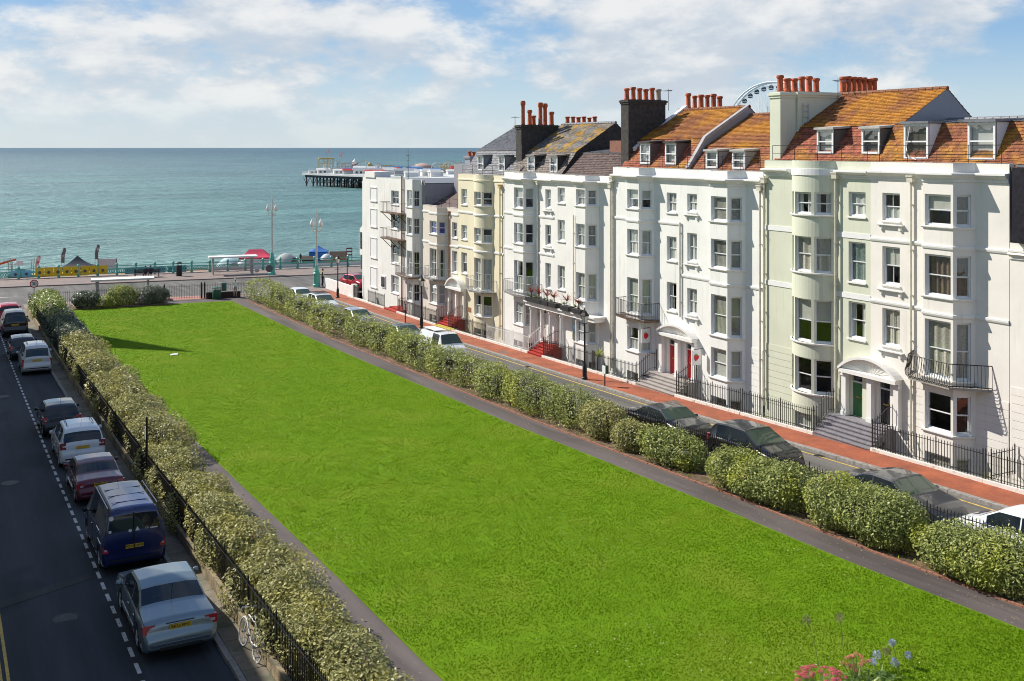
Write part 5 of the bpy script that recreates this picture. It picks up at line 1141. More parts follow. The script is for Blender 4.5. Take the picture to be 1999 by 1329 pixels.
# ------------------------------------------------------------------ the square's own railings on their plinths
def plinth(label, x0, x1, y0, y1, h, mat, step=1.1, parent=None):
    r = thing('garden_plinth', label, 'wall', ((x0 + x1) / 2, (y0 + y1) / 2, gz((y0 + y1) / 2))); y = y0
    while y < y1 - .05:
        b = min(y1, y + step); za, zb_ = gz(y) + h, gz(b) + h
        MB().prism([(x0 + random.uniform(-.01, .01), y + .006, za - h - .25), (x0, b - .006, zb_ - h - .25), (x0, b - .006, zb_), (x0, y + .006, za)], (x1 - x0, 0, 0)).build('plinth_stone', mat, r); y = b
    return r
plinth('weathered stone plinth along the left pavement', 7.02, 7.26, 15, 102.5, .46, STONE)
r = thing('square_railing', 'black spear-topped railing along the left side of the square', 'railing', (7.14, 50, gz(50) + .4)); fence(r, [(7.14, 20.0), (7.14, 102.4)], lambda x, y: gz(y) + .455, .98, .13, post=2.6, limit=260)
plinth('low stone plinth along the right side of the square', 27.55, 27.76, 12, 99.5, .25, KERB)
r = thing('square_railing', 'black spear-topped railing along the right side of the square', 'railing', (27.66, 50, gz(50) + .2)); fence(r, [(27.66, 16), (27.66, 99)], lambda x, y: gz(y) + .245, 1.02, .13, post=2.6, limit=290)
r = thing('end_railing', 'black railing and gate across the seaward end of the square', 'railing', (17, 103.6, gz(103))); fence(r, [(7.3, 104.4), (18.7, 103.9), (22.1, 103.5), (26.9, 103.0)], lambda x, y: gz(103) + .12, 1.25, .15, post=3.4, r=.014)
mb = MB()
for x in (18.75, 22.15, 22.45): mb.box(x - .07, x + .07, 103.4, 103.55, gz(103), gz(103) + 1.5)
for i, x in enumerate((18.75, 22.15, 22.45)): q = MB().box(x - .07, x + .07, 103.45 + .03 * i, 103.6 + .03 * i, gz(103) + .1, gz(103) + 1.5); q.lathe([(.06, 0), (.08, .06), (.0, .16)], (x, 103.52 + .03 * i, gz(103) + 1.5), 8); q.build('gate_post', IRON, r)
w = thing('planter_wall', 'dark low brick wall right of the garden gate', 'wall', (24, 103, gz(103))); MB().prism([(22.5, 103.15, gz(103)), (25.6, 102.85, gz(103)), (25.6, 102.55, gz(103)), (22.5, 102.85, gz(103))], (0, 0, .65)).build('brickwork', M('dark_brick', (.06, .035, .028), .9, var=.3, vscale=8), w); MB().prism([(22.4, 103.2, gz(103) + .65), (25.7, 102.9, gz(103) + .65), (25.7, 102.5, gz(103) + .65), (22.4, 102.8, gz(103) + .65)], (0, 0, .07)).build('coping', KERB, w)
# ------------------------------------------------------------------ cars
CGLASS = M('car_glass', (.012, .018, .024), .04, spec=.7); CGLASSG = M('car_glass_green', (.05, .075, .05), .05, spec=.8)
TYRE = M('tyre', (.018, .018, .018), .85); RIM = M('alloy', (.52, .53, .55), .3, metal=.8); TRIMB = M('black_trim', (.02, .02, .021), .5)
TAIL = M('tail_lamp', (.42, .012, .02), .15, coat=.6); TAILW = M('tail_lamp_clear', (.6, .45, .45), .15, coat=.5); HEAD = M('head_lamp', (.62, .66, .7), .08, spec=.9); AMBER = M('amber_lamp', (.6, .2, .02), .2)
PLATE = M('plate_yellow', (.66, .42, .035), .45); PLTXT = M('plate_ink', (.01, .01, .01), .6); CHROME = M('chrome', (.7, .7, .72), .12, metal=1)
def paint(name, c, metal=.25): return M('paint_' + name, c, .28, metal=metal, coat=.85, var=.03, vscale=2)
CT = {
 'saloon': dict(L=4.82, W=1.83, top=[(0, .48), (.03, .62), (.07, .66), (.10, .88), (.17, .99), (.95, 1.06), (1.55, 1.36), (1.95, 1.43), (2.85, 1.41), (3.62, 1.03), (4.35, .89), (4.68, .75), (4.80, .60), (4.82, .42)], belt=[(0, .6), (.2, .90), (3.5, .93), (4.4, .80), (4.82, .45)], side=[(1.25, 2.02), (2.10, 3.25)], rg=(1.09, 1.335), fg=(1.07, 1.375), wh=(1.02, 3.80, .32), lamp=.80, lw=.30, lh=.20, plate=.80),
 'hatch': dict(L=3.95, W=1.68, top=[(0, .48), (.02, .62), (.06, .66), (.09, .93), (.40, 1.32), (.6, 1.42), (1.2, 1.46), (2.1, 1.44), (2.98, 1.01), (3.58, .86), (3.85, .68), (3.95, .42)], belt=[(0, .6), (.2, .93), (2.8, .90), (3.6, .76), (3.95, .42)], side=[(.55, 1.3), (1.38, 2.5)], rg=(.98, 1.33), fg=(1.05, 1.40), wh=(.62, 3.12, .29), lamp=.83, lw=.22, lh=.30, plate=.55),
 'mpv': dict(L=4.36, W=1.80, top=[(0, .48), (.02, .66), (.06, .70), (.09, 1.02), (.30, 1.44), (.5, 1.57), (1.2, 1.62), (2.3, 1.60), (3.3, 1.09), (3.95, .94), (4.24, .74), (4.36, .45)], belt=[(0, .62), (.2, 1.0), (3.1, .98), (4.0, .82), (4.36, .45)], side=[(.65, 1.45), (1.53, 2.75)], rg=(1.10, 1.46), fg=(1.14, 1.55), wh=(.70, 3.45, .32), lamp=.95, lw=.24, lh=.26, plate=.86),
 'box': dict(L=4.12, W=1.72, top=[(0, .48), (.02, .64), (.05, .68), (.07, 1.05), (.20, 1.60), (.35, 1.74), (1.0, 1.80), (2.5, 1.76), (3.15, 1.13), (3.85, .93), (4.05, .7), (4.12, .45)], belt=[(0, .62), (.2, 1.05), (3.0, 1.02), (3.9, .82), (4.12, .45)], side=[(.55, 1.45), (1.55, 2.65)], rg=(1.12, 1.60), fg=(1.18, 1.70), wh=(.62, 3.3, .30), lamp=.78, lw=.16, lh=.42, plate=.90),
 'van': dict(L=4.76, W=1.86, top=[(0, .45), (.02, .60), (.04, 1.12), (.12, 1.82), (.24, 1.92), (3.2, 1.94), (3.5, 1.88), (4.05, 1.22), (4.5, 1.0), (4.7, .82), (4.76, .5)], belt=[(0, .9), (.1, 1.12), (3.9, 1.10), (4.6, .85), (4.76, .5)], side=[(2.35, 3.45)], rg=(1.20, 1.74), fg=(1.26, 1.85), wh=(.95, 3.87, .32), lamp=.78, lw=.17, lh=.2, plate=.80),
}
def car(label, T, color, x, y, rotz, group, glass=None, plate=None, rims=True, rails=False, tail=None, extras=None, roofc=None, plcol=None, scale=1.0, z=None):
    """y is the middle of the car on the ground; parts are modelled rear at x=0, front at x=L"""
    t = CT[T]; L_, W = t['L'], t['W']; root = thing('parked_car', label, 'van' if T == 'van' else 'car', (x, y, gz(y) + .012 if z is None else z), group, rotz)
    if z is None: root.rotation_euler = (0, 0, rotz)
    sl_ = math.atan2(gz(y + 1) - gz(y - 1), 2); root.rotation_euler = (Matrix.Rotation(sl_, 3, 'X') @ Matrix.Rotation(rotz, 3, 'Z')).to_euler(); root.scale = (scale,) * 3
    glass = glass or CGLASS; tp = np.array(t['top'], float)
    seg = np.r_[0, np.cumsum(np.hypot(np.diff(tp[:, 0]), np.diff(tp[:, 1])))]; dense = np.linspace(0, seg[-1], 420); X = np.interp(dense, seg, tp[:, 0]); ZT = np.interp(dense, seg, tp[:, 1])
    k = 13; ker = np.hanning(k + 2)[1:-1]; ker /= ker.sum(); pad = k // 2
    X = np.convolve(np.r_[[X[0]] * pad, X, [X[-1]] * pad], ker, 'valid'); ZT = np.convolve(np.r_[[ZT[0]] * pad, ZT, [ZT[-1]] * pad], ker, 'valid')
    idx = np.linspace(0, 419, 96).astype(int); X, ZT = X[idx], ZT[idx]; X = np.maximum.accumulate(X + np.arange(96) * 1e-5)
    bl = np.array(t['belt'], float); ZS = np.minimum(np.interp(X, bl[:, 0], bl[:, 1]), ZT - .02)
    e0, e1 = .22, .55; w = np.ones(96) * W / 2
    if T == 'van': e0, e1 = .10, .40
    w *= 1 - .13 * np.clip(1 - X / e0, 0, 1) ** 2.2 - .22 * np.clip(1 - (L_ - X) / e1, 0, 1) ** 2.2
    ZB = np.interp(X, [0, .15, L_ - .3, L_], [.34, .23, .22, .30])
    for xw in t['wh'][:2]:
        r = t['wh'][2] + .055; dx = np.abs(X - xw); inn = dx < r; ZB[inn] = np.maximum(ZB[inn], t['wh'][2] + np.sqrt(r * r - dx[inn] ** 2) * .98)
    ZB = np.minimum(ZB, ZS - .08); rings = []
    for i in range(96):
        zb, zs, zt, ww = ZB[i], ZS[i], ZT[i], w[i]; gh = max(0, zt - zs); wg = ww * .955 - .02; wr = max(.3, wg - .30 * gh if gh > .08 else wg - .02)
        f = lambda q: zb + (zs - zb) * q
        zg0 = zs + min(.02, gh * .3); zg1 = zt - min(.065, gh * .35)
        rings.append([(0, zb), (ww * .90, zb), (ww * .975, zb + min(.05, (zs - zb) * .2)), (ww * 1.0, f(.5)), (ww * .992, f(.82)), (ww * .965, f(.97)), (wg, zg0), (wr + .035, zg1), (wr - .02, zt - .018 if gh > .06 else zt), (wr * .55, zt + .014), (0, zt + .022)])
    full = []
    for i, rg_ in enumerate(rings):
        pts = [(-yv, zv) for yv, zv in rg_[::-1]] + rg_[1:]; full.append([(X[i], yv, zv) for yv, zv in pts])
    nR = len(full[0]); mid = (nR - 1) // 2     # ring runs: top centre (-y side) ... bottom centre ... top centre
    # index j in first half: 0 top centre .. 10 bottom centre; mirrored in the second half
    groups = {'body': [], 'windscreen': [], 'rear_window': [], 'sl': [], 'sr': []}
    for i in range(95):
        zc = (ZT[i] + ZT[i + 1]) / 2; xc = (X[i] + X[i + 1]) / 2
        for j in range(nR - 1):
            q = 10 - j - 1 if j < 10 else j - 10           # ring segment number counted from the bottom
            key = 'body'
            if q in (8, 9):
                if t['rg'][0] < zc < t['rg'][1] and xc < L_ * .42 and ZT[i] - ZS[i] > .05: key = 'rear_window'
                elif t['fg'][0] < zc < t['fg'][1] and xc > L_ * .5 and ZT[i] - ZS[i] > .05: key = 'windscreen'
            elif q == 6 and any(a < xc < b for a, b in t['side']) and zc - ZS[i] > .16: key = 'sl' if j > 10 else 'sr'
            groups[key].append((i, j))
    def part(name, cells, mat, parent, caps=False, off=0.):
        if not cells: return None
        vid = {}; V = []; F = []
        def gv(i, j):
            if (i, j) not in vid: vid[(i, j)] = len(V); V.append(full[i][j])
            return vid[(i, j)]
        for i, j in cells: F.append((gv(i, j), gv(i, j + 1), gv(i + 1, j + 1), gv(i + 1, j)))
        if caps: F.append([gv(0, j) for j in range(nR - 1, -1, -1)]); F.append([gv(95, j) for j in range(nR)])
        mb = MB(); mb.add(V, F); return mb.build(name, mat, parent, smooth=32)
    body = part('body', groups['body'], color, root, True)
    if roofc:
        pass
    for kk, nm in (('windscreen', 'windscreen'), ('rear_window', 'rear_window'), ('sl', 'side_window'), ('sr', 'side_window')): part(nm, groups[kk], glass if kk != 'windscreen' else (CGLASSG if glass is CGLASS else glass), root)
    xr, xf, r = t['wh']
    for xw in (xr, xf):
        for s in (-1, 1):
            ty = MB().lathe([(r * .62, -.095), (r * .9, -.10), (r * .985, -.07), (r, 0), (r * .985, .07), (r * .9, .10), (r * .62, .095)], (xw, s * (W / 2 - .12), r), 22, axis='y', cap=False).build('wheel', TYRE, root, smooth=40)
            rm = MB(); yy = s * (W / 2 - .045)
            rm.lathe([(.05, 0), (.05, s * .012)], (xw, yy, r), 10, axis='y'); rm.lathe([(r * .66, -.06 * s), (r * .66, .02 * s), (r * .58, .02 * s), (r * .56, -.02 * s)], (xw, yy, r), 20, axis='y', cap=False)
            for q in range(7): a = q * 2 * math.pi / 7; c, sn = math.cos(a), math.sin(a); rm.tube((xw + c * .04, yy, r + sn * .04), (xw + c * r * .6, yy, r + sn * r * .6), .022, .016, n=5)
            rm.build('rim', RIM, ty); MB().lathe([(r * .6, 0), (r * .6, .004)], (xw, s * (W / 2 - .11), r), 14, axis='y').build('brake_disc', TRIMB, ty)
    hw = float(w[0]); lz = t['lamp']; xl = float(np.interp(lz, ZT[:30], X[:30]))
    for s in (-1, 1):
        A = MB(); y0 = s * (W / 2 * .985); y1 = s * (W / 2 * .985 - t['lw']); a = sorted((y0, y1)); 
        A.prism([(xl - .015, a[0] if s < 0 else a[0], lz - t['lh'] / 2), (xl - .015, a[1], lz - t['lh'] / 2), (xl + .02, a[1], lz + t['lh'] / 2), (xl + .02, a[0], lz + t['lh'] / 2)], (.15, 0, 0)); tl = A.build('tail_light', tail or TAIL, root)
        MB().box(xl - .02, xl - .005, min(y0, y1) + .05, min(y0, y1) + .05 + t['lw'] * .4, lz - .04, lz + .02).build('lamp_lens', TAILW, tl)
        hz = float(ZS[88]) - .03; MB().prism([(L_ - .34, s * (W / 2 * .84), hz - .09), (L_ - .06, s * (W / 2 * .60), hz - .11), (L_ - .10, s * (W / 2 * .60), hz + .05), (L_ - .36, s * (W / 2 * .84), hz + .07)], (0, s * .10, 0)).build('headlight', HEAD, root)
        xm = t['side'][-1][1] - .05; zm = float(np.interp(xm, X, ZS)) + .07; mr = MB().lathe([(.02, -.08), (.075, -.06), (.085, 0), (.06, .06), (.0, .075)], (xm, s * (W / 2 + .10), zm), 8, axis='y'); mr.tube((xm, s * (W / 2 - .05), zm - .05), (xm, s * (W / 2 + .08), zm - .02), .02, n=5); mr.build('wing_mirror', color if T != 'van' else TRIMB, root, smooth=50)
        for (xa, xb) in t['side']: MB().box(xa + .05, xa + .20, s * (W / 2 * 1.0) - .012, s * (W / 2 * 1.0) + .012, float(np.interp(xa, X, ZS)) - .16, float(np.interp(xa, X, ZS)) - .125).build('door_handle', color, root)
        xs0, xs1 = xr + r + .12, xf - r - .12; MB().box(xs0, xs1, s * W / 2 - .008, s * W / 2 + .01, .42, .47).build('side_moulding', TRIMB if T != 'saloon' else color, root)
        for xd in [a_ for a_, _ in t['side']] + [t['side'][-1][1] + .12]:
            MB().box(xd - .005, xd + .005, s * W / 2 - .006, s * W / 2 + .0025, .32, float(np.interp(xd, X, ZS)) - .03).build('door_gap', TRIMB, root)
    pz = t['plate']; xp = float(np.interp(pz, ZT[:30], X[:30])) - .022
    pl = MB().box(xp - .012, xp, -.26, .26, pz - .056, pz + .056).build('number_plate', plcol or PLATE, root)
    if plate:
        tx = link('lettering', text_mesh(plate, .105, PLTXT), pl, loc=(xp - .016, 0, pz - .002), rot=(R(90), 0, R(-90)))
    bm = MB(); bm.box(-.012, .06, -W / 2 * .78, W / 2 * .78, .40, .45); bm.build('bumper_strip', CHROME if T == 'saloon' else TRIMB, root)
    MB().prism([(L_ - .03, -.42, .42), (L_ - .03, .42, .42), (L_ - .03, .42, .56), (L_ - .03, -.42, .56)], (.035, 0, 0)).build('grille', TRIMB, root)
    xa_ = t['top'][5][0]; MB().tube((xa_ + .3, 0, float(np.interp(xa_ + .3, X, ZT))), (xa_ + .05, 0, float(np.interp(xa_ + .3, X, ZT)) + .33), .006, .004, n=5).build('aerial', TRIMB, root)
    zw = t['rg'][0]; xw_ = float(np.interp(zw + .05, ZT[:45], X[:45])); MB().tube((xw_ - .03, .05, zw + .02), (xw_ + .03, .38, zw + .09), .009, n=5).build('wiper', TRIMB, root)
    if rails:
        zr = float(ZT.max())
        for s in (-1, 1): MB().path([(1.0, s * (W / 2 - .38), zr - .02), (1.1, s * (W / 2 - .38), zr + .06), (2.2, s * (W / 2 - .38), zr + .06), (2.3, s * (W / 2 - .38), zr - .03)], .016, 5).build('roof_rail', TRIMB if rails is True else CHROME, root)
    if extras: extras(root, t, X, ZT, ZS, W)
    return root
GLc, GRc = 'cars parked along the left street', 'cars parked along the right street'
def at_rear(Y, T): return Y + CT[T]['L'] * 0       # origin is the car's rear; it points away from the camera
UP, DN = R(90), R(-90)
def ex_van(root, t, X, ZT, ZS, W):
    b = paint('navy', (.012, .022, .10))
    for k in (.8, 1.6, 2.4): MB().box(k, k + .04, -.55, .55, 1.94, 1.956).build('roof_rib', b, root)
    for s in (-1, 1): MB().tube((.3, s * .72, 1.915), (3.1, s * .72, 1.93), .02, n=6).build('roof_gutter', b, root)
    MB().box(-.01, .1, -.012, .012, .62, 1.8).build('door_gap', TRIMB, root)
    ws = M('sticker_white', (.7, .7, .68), .5)
    for yv, zv, rr in ((.66, 1.68, .07), (.70, 1.30, .045), (.12, 1.26, .05)):
        xx = float(np.interp(zv, ZT[:30], X[:30])) - .02; MB().lathe([(rr, 0), (rr, .006)], (xx - .012, yv, zv), 12, axis='x').build('sticker', ws, root)
    xx = float(np.interp(1.28, ZT[:30], X[:30])) - .03; MB().prism([(xx, -.16, 1.23), (xx, -.02, 1.23), (xx + .012, -.09, 1.36)], (.004, 0, 0)).build('sticker', ws, root); MB().box(xx, xx + .005, -.68, -.46, 1.24, 1.275).build('sticker', ws, root)
    for z0 in (.86, 1.18): MB().box(.7 if z0 > 1 else .35, 1.25 if z0 > 1 else 1.1, .925, .94, z0, z0 + .04).build('side_trim', CHROME, root)
def ex_silver(root, t, X, ZT, ZS, W):
    MB().box(.075, .10, -.34, .34, .885, .91).build('boot_handle', CHROME, root)
    MB().box(-.02, .0, -.5, .5, .29, .36).build('bumper_skirt', TRIMB, root)
car('silver saloon with red tail lights parked nearest the camera', 'saloon', paint('silver', (.20, .26, .29), .6), 5.36, 27.35, UP, GLc, plate='BK53 FMY', extras=ex_silver)
car('dark blue van with stickers on its rear windows', 'van', paint('navy', (.012, .022, .10)), 5.32, 34.15, UP, GLc, plate='MT03 DFW', extras=ex_van)
car('maroon saloon parked ahead of the blue van', 'saloon', paint('maroon', (.13, .012, .022)), 5.38, 42.1, UP, GLc, plate='MA02 YEX', scale=.93)
car('white people carrier ahead of the maroon saloon', 'mpv', paint('white', (.72, .75, .78), 0), 5.42, 48.0, UP, GLc, rails=True, tail=M('tail_dark', (.2, .02, .03), .2, coat=.5))
car('black hatchback ahead of the white people carrier', 'hatch', paint('black', (.012, .012, .014)), 5.2, 54.1, UP, GLc)
car('pale grey boxy estate with roof bars', 'box', paint('palegrey', (.60, .61, .63), .2), 5.5, 72.0, UP, GLc, rails=True)
car('small dark hatchback ahead of the grey estate', 'hatch', paint('charcoal', (.03, .032, .04)), 5.12, 78.0, UP, GLc)
car('black people carrier near the seafront corner', 'box', paint('black', (.012, .012, .014)), 5.25, 88.4, UP, GLc, scale=1.04)
car('red hatchback at the seafront end of the left street', 'hatch', paint('red', (.50, .03, .045)), 5.3, 96.5, UP, GLc)
BLK = paint('black', (.012, .012, .014)); DKG = paint('darkgrey', (.05, .05, .055))
car('first black saloon beyond the railing, with pale windscreen', 'saloon', BLK, 29.15, 41.9, DN, GRc)
car('second black car beyond the railing, nearer the camera than the first', 'mpv', BLK, 29.2, 35.75, DN, GRc, scale=.97)
car('dark grey car behind the large green and gold shrub', 'saloon', DKG, 29.15, 28.75, DN, GRc)
def ex_white(root, t, X, ZT, ZS, W):
    L_ = t['L']; z = lambda x: float(np.interp(x, X, ZT)) + .03; dk = M('vinyl_dark', (.05, .045, .05), .5)
    MB().add([(3.20, -.45, z(3.20)), (3.62, -.50, z(3.62)), (3.62, .16, z(3.62)), (3.20, .22, z(3.20))], [(0, 1, 2, 3)]).build('bonnet_panel', dk, root)
    for k, (xx, yy) in enumerate(((3.75, -.3), (3.8, .1), (3.72, .35), (3.6, .5), (3.5, .42), (3.42, .55), (3.66, .3))): MB().lathe([(.0, 0), (.035, .004), (.0, .012)], (xx, yy, z(xx)), 8).build('bee_sticker', dk, root)
car('white car with dark bonnet panel and small stickers at the right edge', 'hatch', paint('white', (.72, .75, .78), 0), 29.2, 19.7, UP, GRc, extras=ex_white)
def ex_ladder(root, t, X, ZT, ZS, W):
    yl = M('ladder_yellow', (.62, .52, .10), .5); zr = float(ZT.max()) + .06
    for xx in (.5, 1.4, 2.3): MB().box(xx, xx + .05, -.7, .7, zr - .02, zr + .03).build('roof_bar', CHROME, root)
    ld = MB(); ld.box(.1, 2.9, .38, .44, zr + .04, zr + .12); ld.box(.1, 2.9, .66, .72, zr + .04, zr + .12)
    for k in range(10): ld.tube((.25 + k * .28, .4, zr + .08), (.25 + k * .28, .7, zr + .08), .016, n=5)
    ld.build('ladder', yl, root); MB().box(.4, 2.6, -.62, .2, zr + .035, zr + .06).build('roof_board', M('board_white', (.74, .73, .7), .6), root)
car('white van carrying a yellow ladder on its roof', 'van', paint('white', (.72, .75, .78), 0), 29.15, 66.2, DN, GRc, extras=ex_ladder, scale=.92)
car('blue-grey car behind the van with the ladder', 'saloon', paint('bluegrey', (.12, .17, .20)), 29.2, 73.2, DN, GRc)
car('silver car half hidden at the gap in the hedge', 'hatch', paint('silver2', (.45, .47, .5), .5), 29.2, 82.0, DN, GRc)
def ex_bars(root, t, X, ZT, ZS, W):
    zr = float(ZT.max()) + .05
    for xx in (.6, 1.1, 1.6, 2.1): MB().box(xx, xx + .06, -.68, .68, zr - .02, zr + .02).build('roof_bar', TRIMB, root)
car('white people carrier with four roof bars behind the long hedge', 'mpv', paint('white', (.72, .75, .78), 0), 29.3, 91.4, DN, GRc, extras=ex_bars)
car('white hatchback at the seafront end of the right street', 'hatch', paint('white', (.72, .75, .78), 0), 29.3, 97.3, DN, GRc)
c_ = car('red hatchback by the weathered end house', 'hatch', paint('red', (.50, .03, .045)), 37.4, 106.0, R(-75), None, z=-1.68)
# ------------------------------------------------------------------ street furniture
LANT = M('lantern_glass', (.75, .74, .68), .15, spec=.6)
def street_lamp(label, x, y, h):
    z = gz(y) + .1; o = thing('street_lamp', label, 'street lamp', (x, y, z), group='black Victorian street lamps')
    MB().lathe([(.17, 0), (.17, .12), (.13, .16), (.13, .75), (.10, .82), (.075, .95), (.06, 1.0), (.05, h - 1.0), (.07, h - .95), (.05, h - .9), (.045, h - .55), (.1, h - .5)], (x, y, z), 12).build('column', IRON, o, smooth=35)
    MB().tube((x - .3, y, z + h - 1.05), (x + .3, y, z + h - 1.05), .018, n=6).build('ladder_bar', IRON, o)
    ln = MB().lathe([(.13, h - .5), (.25, h - .06)], (x, y, z), 6, cap=False).build('lantern', LANT, o); fr = MB()
    for k in range(6): a = k * math.pi / 3; c, s = math.cos(a), math.sin(a); fr.tube((x + .13 * c, y + .13 * s, z + h - .5), (x + .255 * c, y + .255 * s, z + h - .05), .012, n=4)
    fr.lathe([(.14, h - .53), (.14, h - .49)], (x, y, z), 6); fr.build('lantern_frame', IRON, ln); MB().lathe([(.29, h - .07), (.29, h - .03), (.15, h + .12), (.11, h + .2), (.05, h + .24), (.03, h + .32), (.045, h + .36), (.0, h + .42)], (x, y, z), 6).build('lantern_cap', IRON, ln)
street_lamp('black lamp post on the brick pavement by the portico', 33.05, 52.8, 3.75)
street_lamp('black lamp post before the pinkish house', 33.1, 76.6, 3.75)
street_lamp('black lamp post beside the low white wall', 33.5, 97.4, 3.75)
TEAL = M('teal_paint', (.11, .42, .33), .45, var=.2, vscale=3); CREAM = M('cream_paint', (.62, .60, .52), .45, var=.1)
def sea_lamp(label, x, y, z, h, cluster):
    o = thing('seafront_lamp', label, 'street lamp', (x, y, z), group='ornate seafront lamp columns'); b = h * .30
    MB().lathe([(.40, 0), (.40, .25), (.33, .32), (.33, 1.3), (.38, 1.4), (.30, 1.5), (.26, b * .7), (.30, b * .74), (.22, b * .8), (.17, b)], (x, y, z), 12).build('base', TEAL, o, smooth=35)
    MB().lathe([(.13, b), (.11, b + .4), (.085, h - 1.6), (.13, h - 1.5), (.09, h - 1.4), (.07, h - .2), (.09, h - .1), (.03, h + .4), (.0, h + .75)], (x, y, z), 10).build('column', CREAM, o, smooth=35)
    for k in range(cluster):
        a = k * 2 * math.pi / cluster + .5; c, s = math.cos(a), math.sin(a); p = (x + .62 * c, y + .62 * s, z + h - 1.25); ar = MB().path([(x, y, z + h - 1.5), (x + .35 * c, y + .35 * s, z + h - 1.75), (x + .6 * c, y + .6 * s, z + h - 1.6), p], .03, 6); ar.path([(x, y, z + h - .5), (x + .3 * c, y + .3 * s, z + h - .35), (p[0], p[1], p[2] + .75)], .025, 6); ar = ar.build('bracket', CREAM, o)
        MB().lathe([(.06, 0), (.2, .15), (.24, .35), (.18, .55), (.08, .68), (.03, .85)], p, 8).build('lantern', LANT, ar, smooth=50)
sea_lamp('tall ornate teal and cream lamp on the promenade', 33.4, 119.6, -1.62, 8.4, 4)
sea_lamp('ornate teal and cream lamp on the street corner', 34.3, 106.3, -1.53, 7.4, 4)
GREYM = M('galv', (.30, .31, .32), .4, metal=.6); WPANEL = M('sign_white', (.78, .78, .77), .5); REDP = M('sign_red', (.55, .02, .03), .5)
def round_sign(label, x, y, h, face, txt=None, dirn=None):
    z = gz(y); o = thing('road_sign', label, 'road sign', (x, y, z)); MB().tube((x, y, z), (x, y, z + h + .25), .035, n=8).build('post', GREYM, o); d = -Vector((x, y, 0)).normalized() if dirn is None else Vector(dirn).normalized()
    q = d.to_track_quat('Z', 'Y').to_euler() if False else None; ang = math.atan2(d.y, d.x)
    def disc(name, r, off, m, parent, root=True):
        me = MB().lathe([(r, 0), (r, .012)], (0, 0, 0), 28, axis='x').mesh(name, m, 40)
        return link(name, me, parent, loc=Vector((x, y, z + h)) + d * off, rot=(0, 0, ang)) if root else link(name, me, parent, loc=(off, 0, 0))
    if face == 'front':
        f_ = disc('sign_face', .36, .05, REDP, o); f2_ = disc('sign_centre', .285, .008, WPANEL, f_, False)
        link('lettering', text_mesh(txt, .40, PLTXT), f_, loc=(.026, 0, 0), rot=(R(90), 0, R(90)))
    else: disc('sign_back', .36, .05, M('sign_grey', (.10, .11, .12), .5), o)
round_sign('round 30 speed limit sign with red border at the left corner', 7.75, 104.9, 2.2, 'front', '30')
round_sign('back of a round road sign behind the long hedge', 29.6, 107.0, 2.2, 'back')
o = thing('sign_post', 'small grey sign post beside the round sign back', 'sign post', (28.4, 107.2, gz(107))); MB().tube((28.4, 107.2, gz(107)), (28.4, 107.2, gz(107) + 2.2), .03, n=6).build('post', GREYM, o); MB().box(28.2, 28.6, 107.15, 107.18, gz(107) + 1.9, gz(107) + 2.2).build('sign_plate', GREYM, o)
def post(label, x, y, h, plates, mat=None, r=.045):
    z = gz(y) + .1; o = thing('sign_post', label, 'sign post', (x, y, z)); MB().lathe([(r, 0), (r, h), (r * .3, h + .06)], (x, y, z), 8).build('post', mat or IRON, o)
    for (a, b, w, m_) in plates: MB().box(x - .05 - .012, x - .05, y - w / 2, y + w / 2, z + a, z + b).build('sign_plate', m_, o)
post('slim black sign post rising through the left hedge', 7.12, 42.9, 2.75, [(1.95, 2.45, .12, WPANEL), (.9, 1.0, .1, GREYM)], IRON)
post('dark post in the hedge near the black people carrier', 7.14, 76.5, 2.7, [(2.1, 2.5, .2, M('sign_grey'))], M('sign_grey'), .05)
post('tall dark post at the corner beside the end house', 35.0, 99.0, 3.5, [], M('post_green', (.03, .06, .045), .5), .05)
post('parking sign post on the kerb beside the blue-grey car', 32.95, 79.5, 1.55, [(1.1, 1.5, .28, M('meter_grey', (.16, .17, .19), .5))], IRON)
o = thing('litter_bin', 'small post with green and white bin by the black lamp post', 'bin', (33.0, 50.6, gz(50.6) + .1)); z = gz(50.6) + .11
MB().tube((33.0, 50.6, z), (33.0, 50.6, z + 1.25), .035, n=8).build('post', IRON, o); MB().box(32.9, 33.12, 50.4, 50.62, z + .7, z + 1.15).build('box', M('bin_green', (.02, .09, .05), .5), o); MB().box(32.86, 32.9, 50.36, 50.66, z + .72, z + 1.15).build('sign_plate', WPANEL, o)
# bus shelters
def shelter(label, x0, y0, x1, y1, z, h, posts, roofm):
    o = thing('bus_shelter', label, 'bus shelter', ((x0 + x1) / 2, (y0 + y1) / 2, z)); d = Vector((x1 - x0, y1 - y0, 0)); n = Vector((-d.y, d.x, 0)).normalized() * 1.5
    A = Vector((x0, y0, z + h)); B = Vector((x1, y1, z + h)); e = d.normalized() * .3; MB().prism([A - e - n * .15, B + e - n * .15, B + e + n, A - e + n], (0, 0, .16)).build('roof', roofm, o)
    for t, wd in posts:
        p = A.lerp(B, t); MB().box(p.x - wd, p.x + wd, p.y - .09, p.y + .09, z, z + h).build('post', M('shelter_post', (.35, .33, .30), .6, var=.2), o); p = p + n * .8; MB().box(p.x - .06, p.x + .06, p.y - .06, p.y + .06, z, z + h).build('post', GREYM, o)
    P = [A + n * .85 - Z * (h - .4), B + n * .85 - Z * (h - .4), B + n * .85 - Z * .4, A + n * .85 - Z * .4]; MB().quad(*P).build('glass_panel', GLASS, o)
    MB().tube(A + n * .5 - Z * (h - .45), B + n * .5 - Z * (h - .45), .03, n=6).build('perch_rail', M('perch_red', (.4, .08, .08), .5), o); return o
shelter('white-roofed bus shelter on the far promenade', 27.3, 122.4, 32.0, 121.7, -1.64, 1.9, ((.04, .06), (.93, .16)), M('shelter_roof', (.72, .72, .68), .6, var=.1))
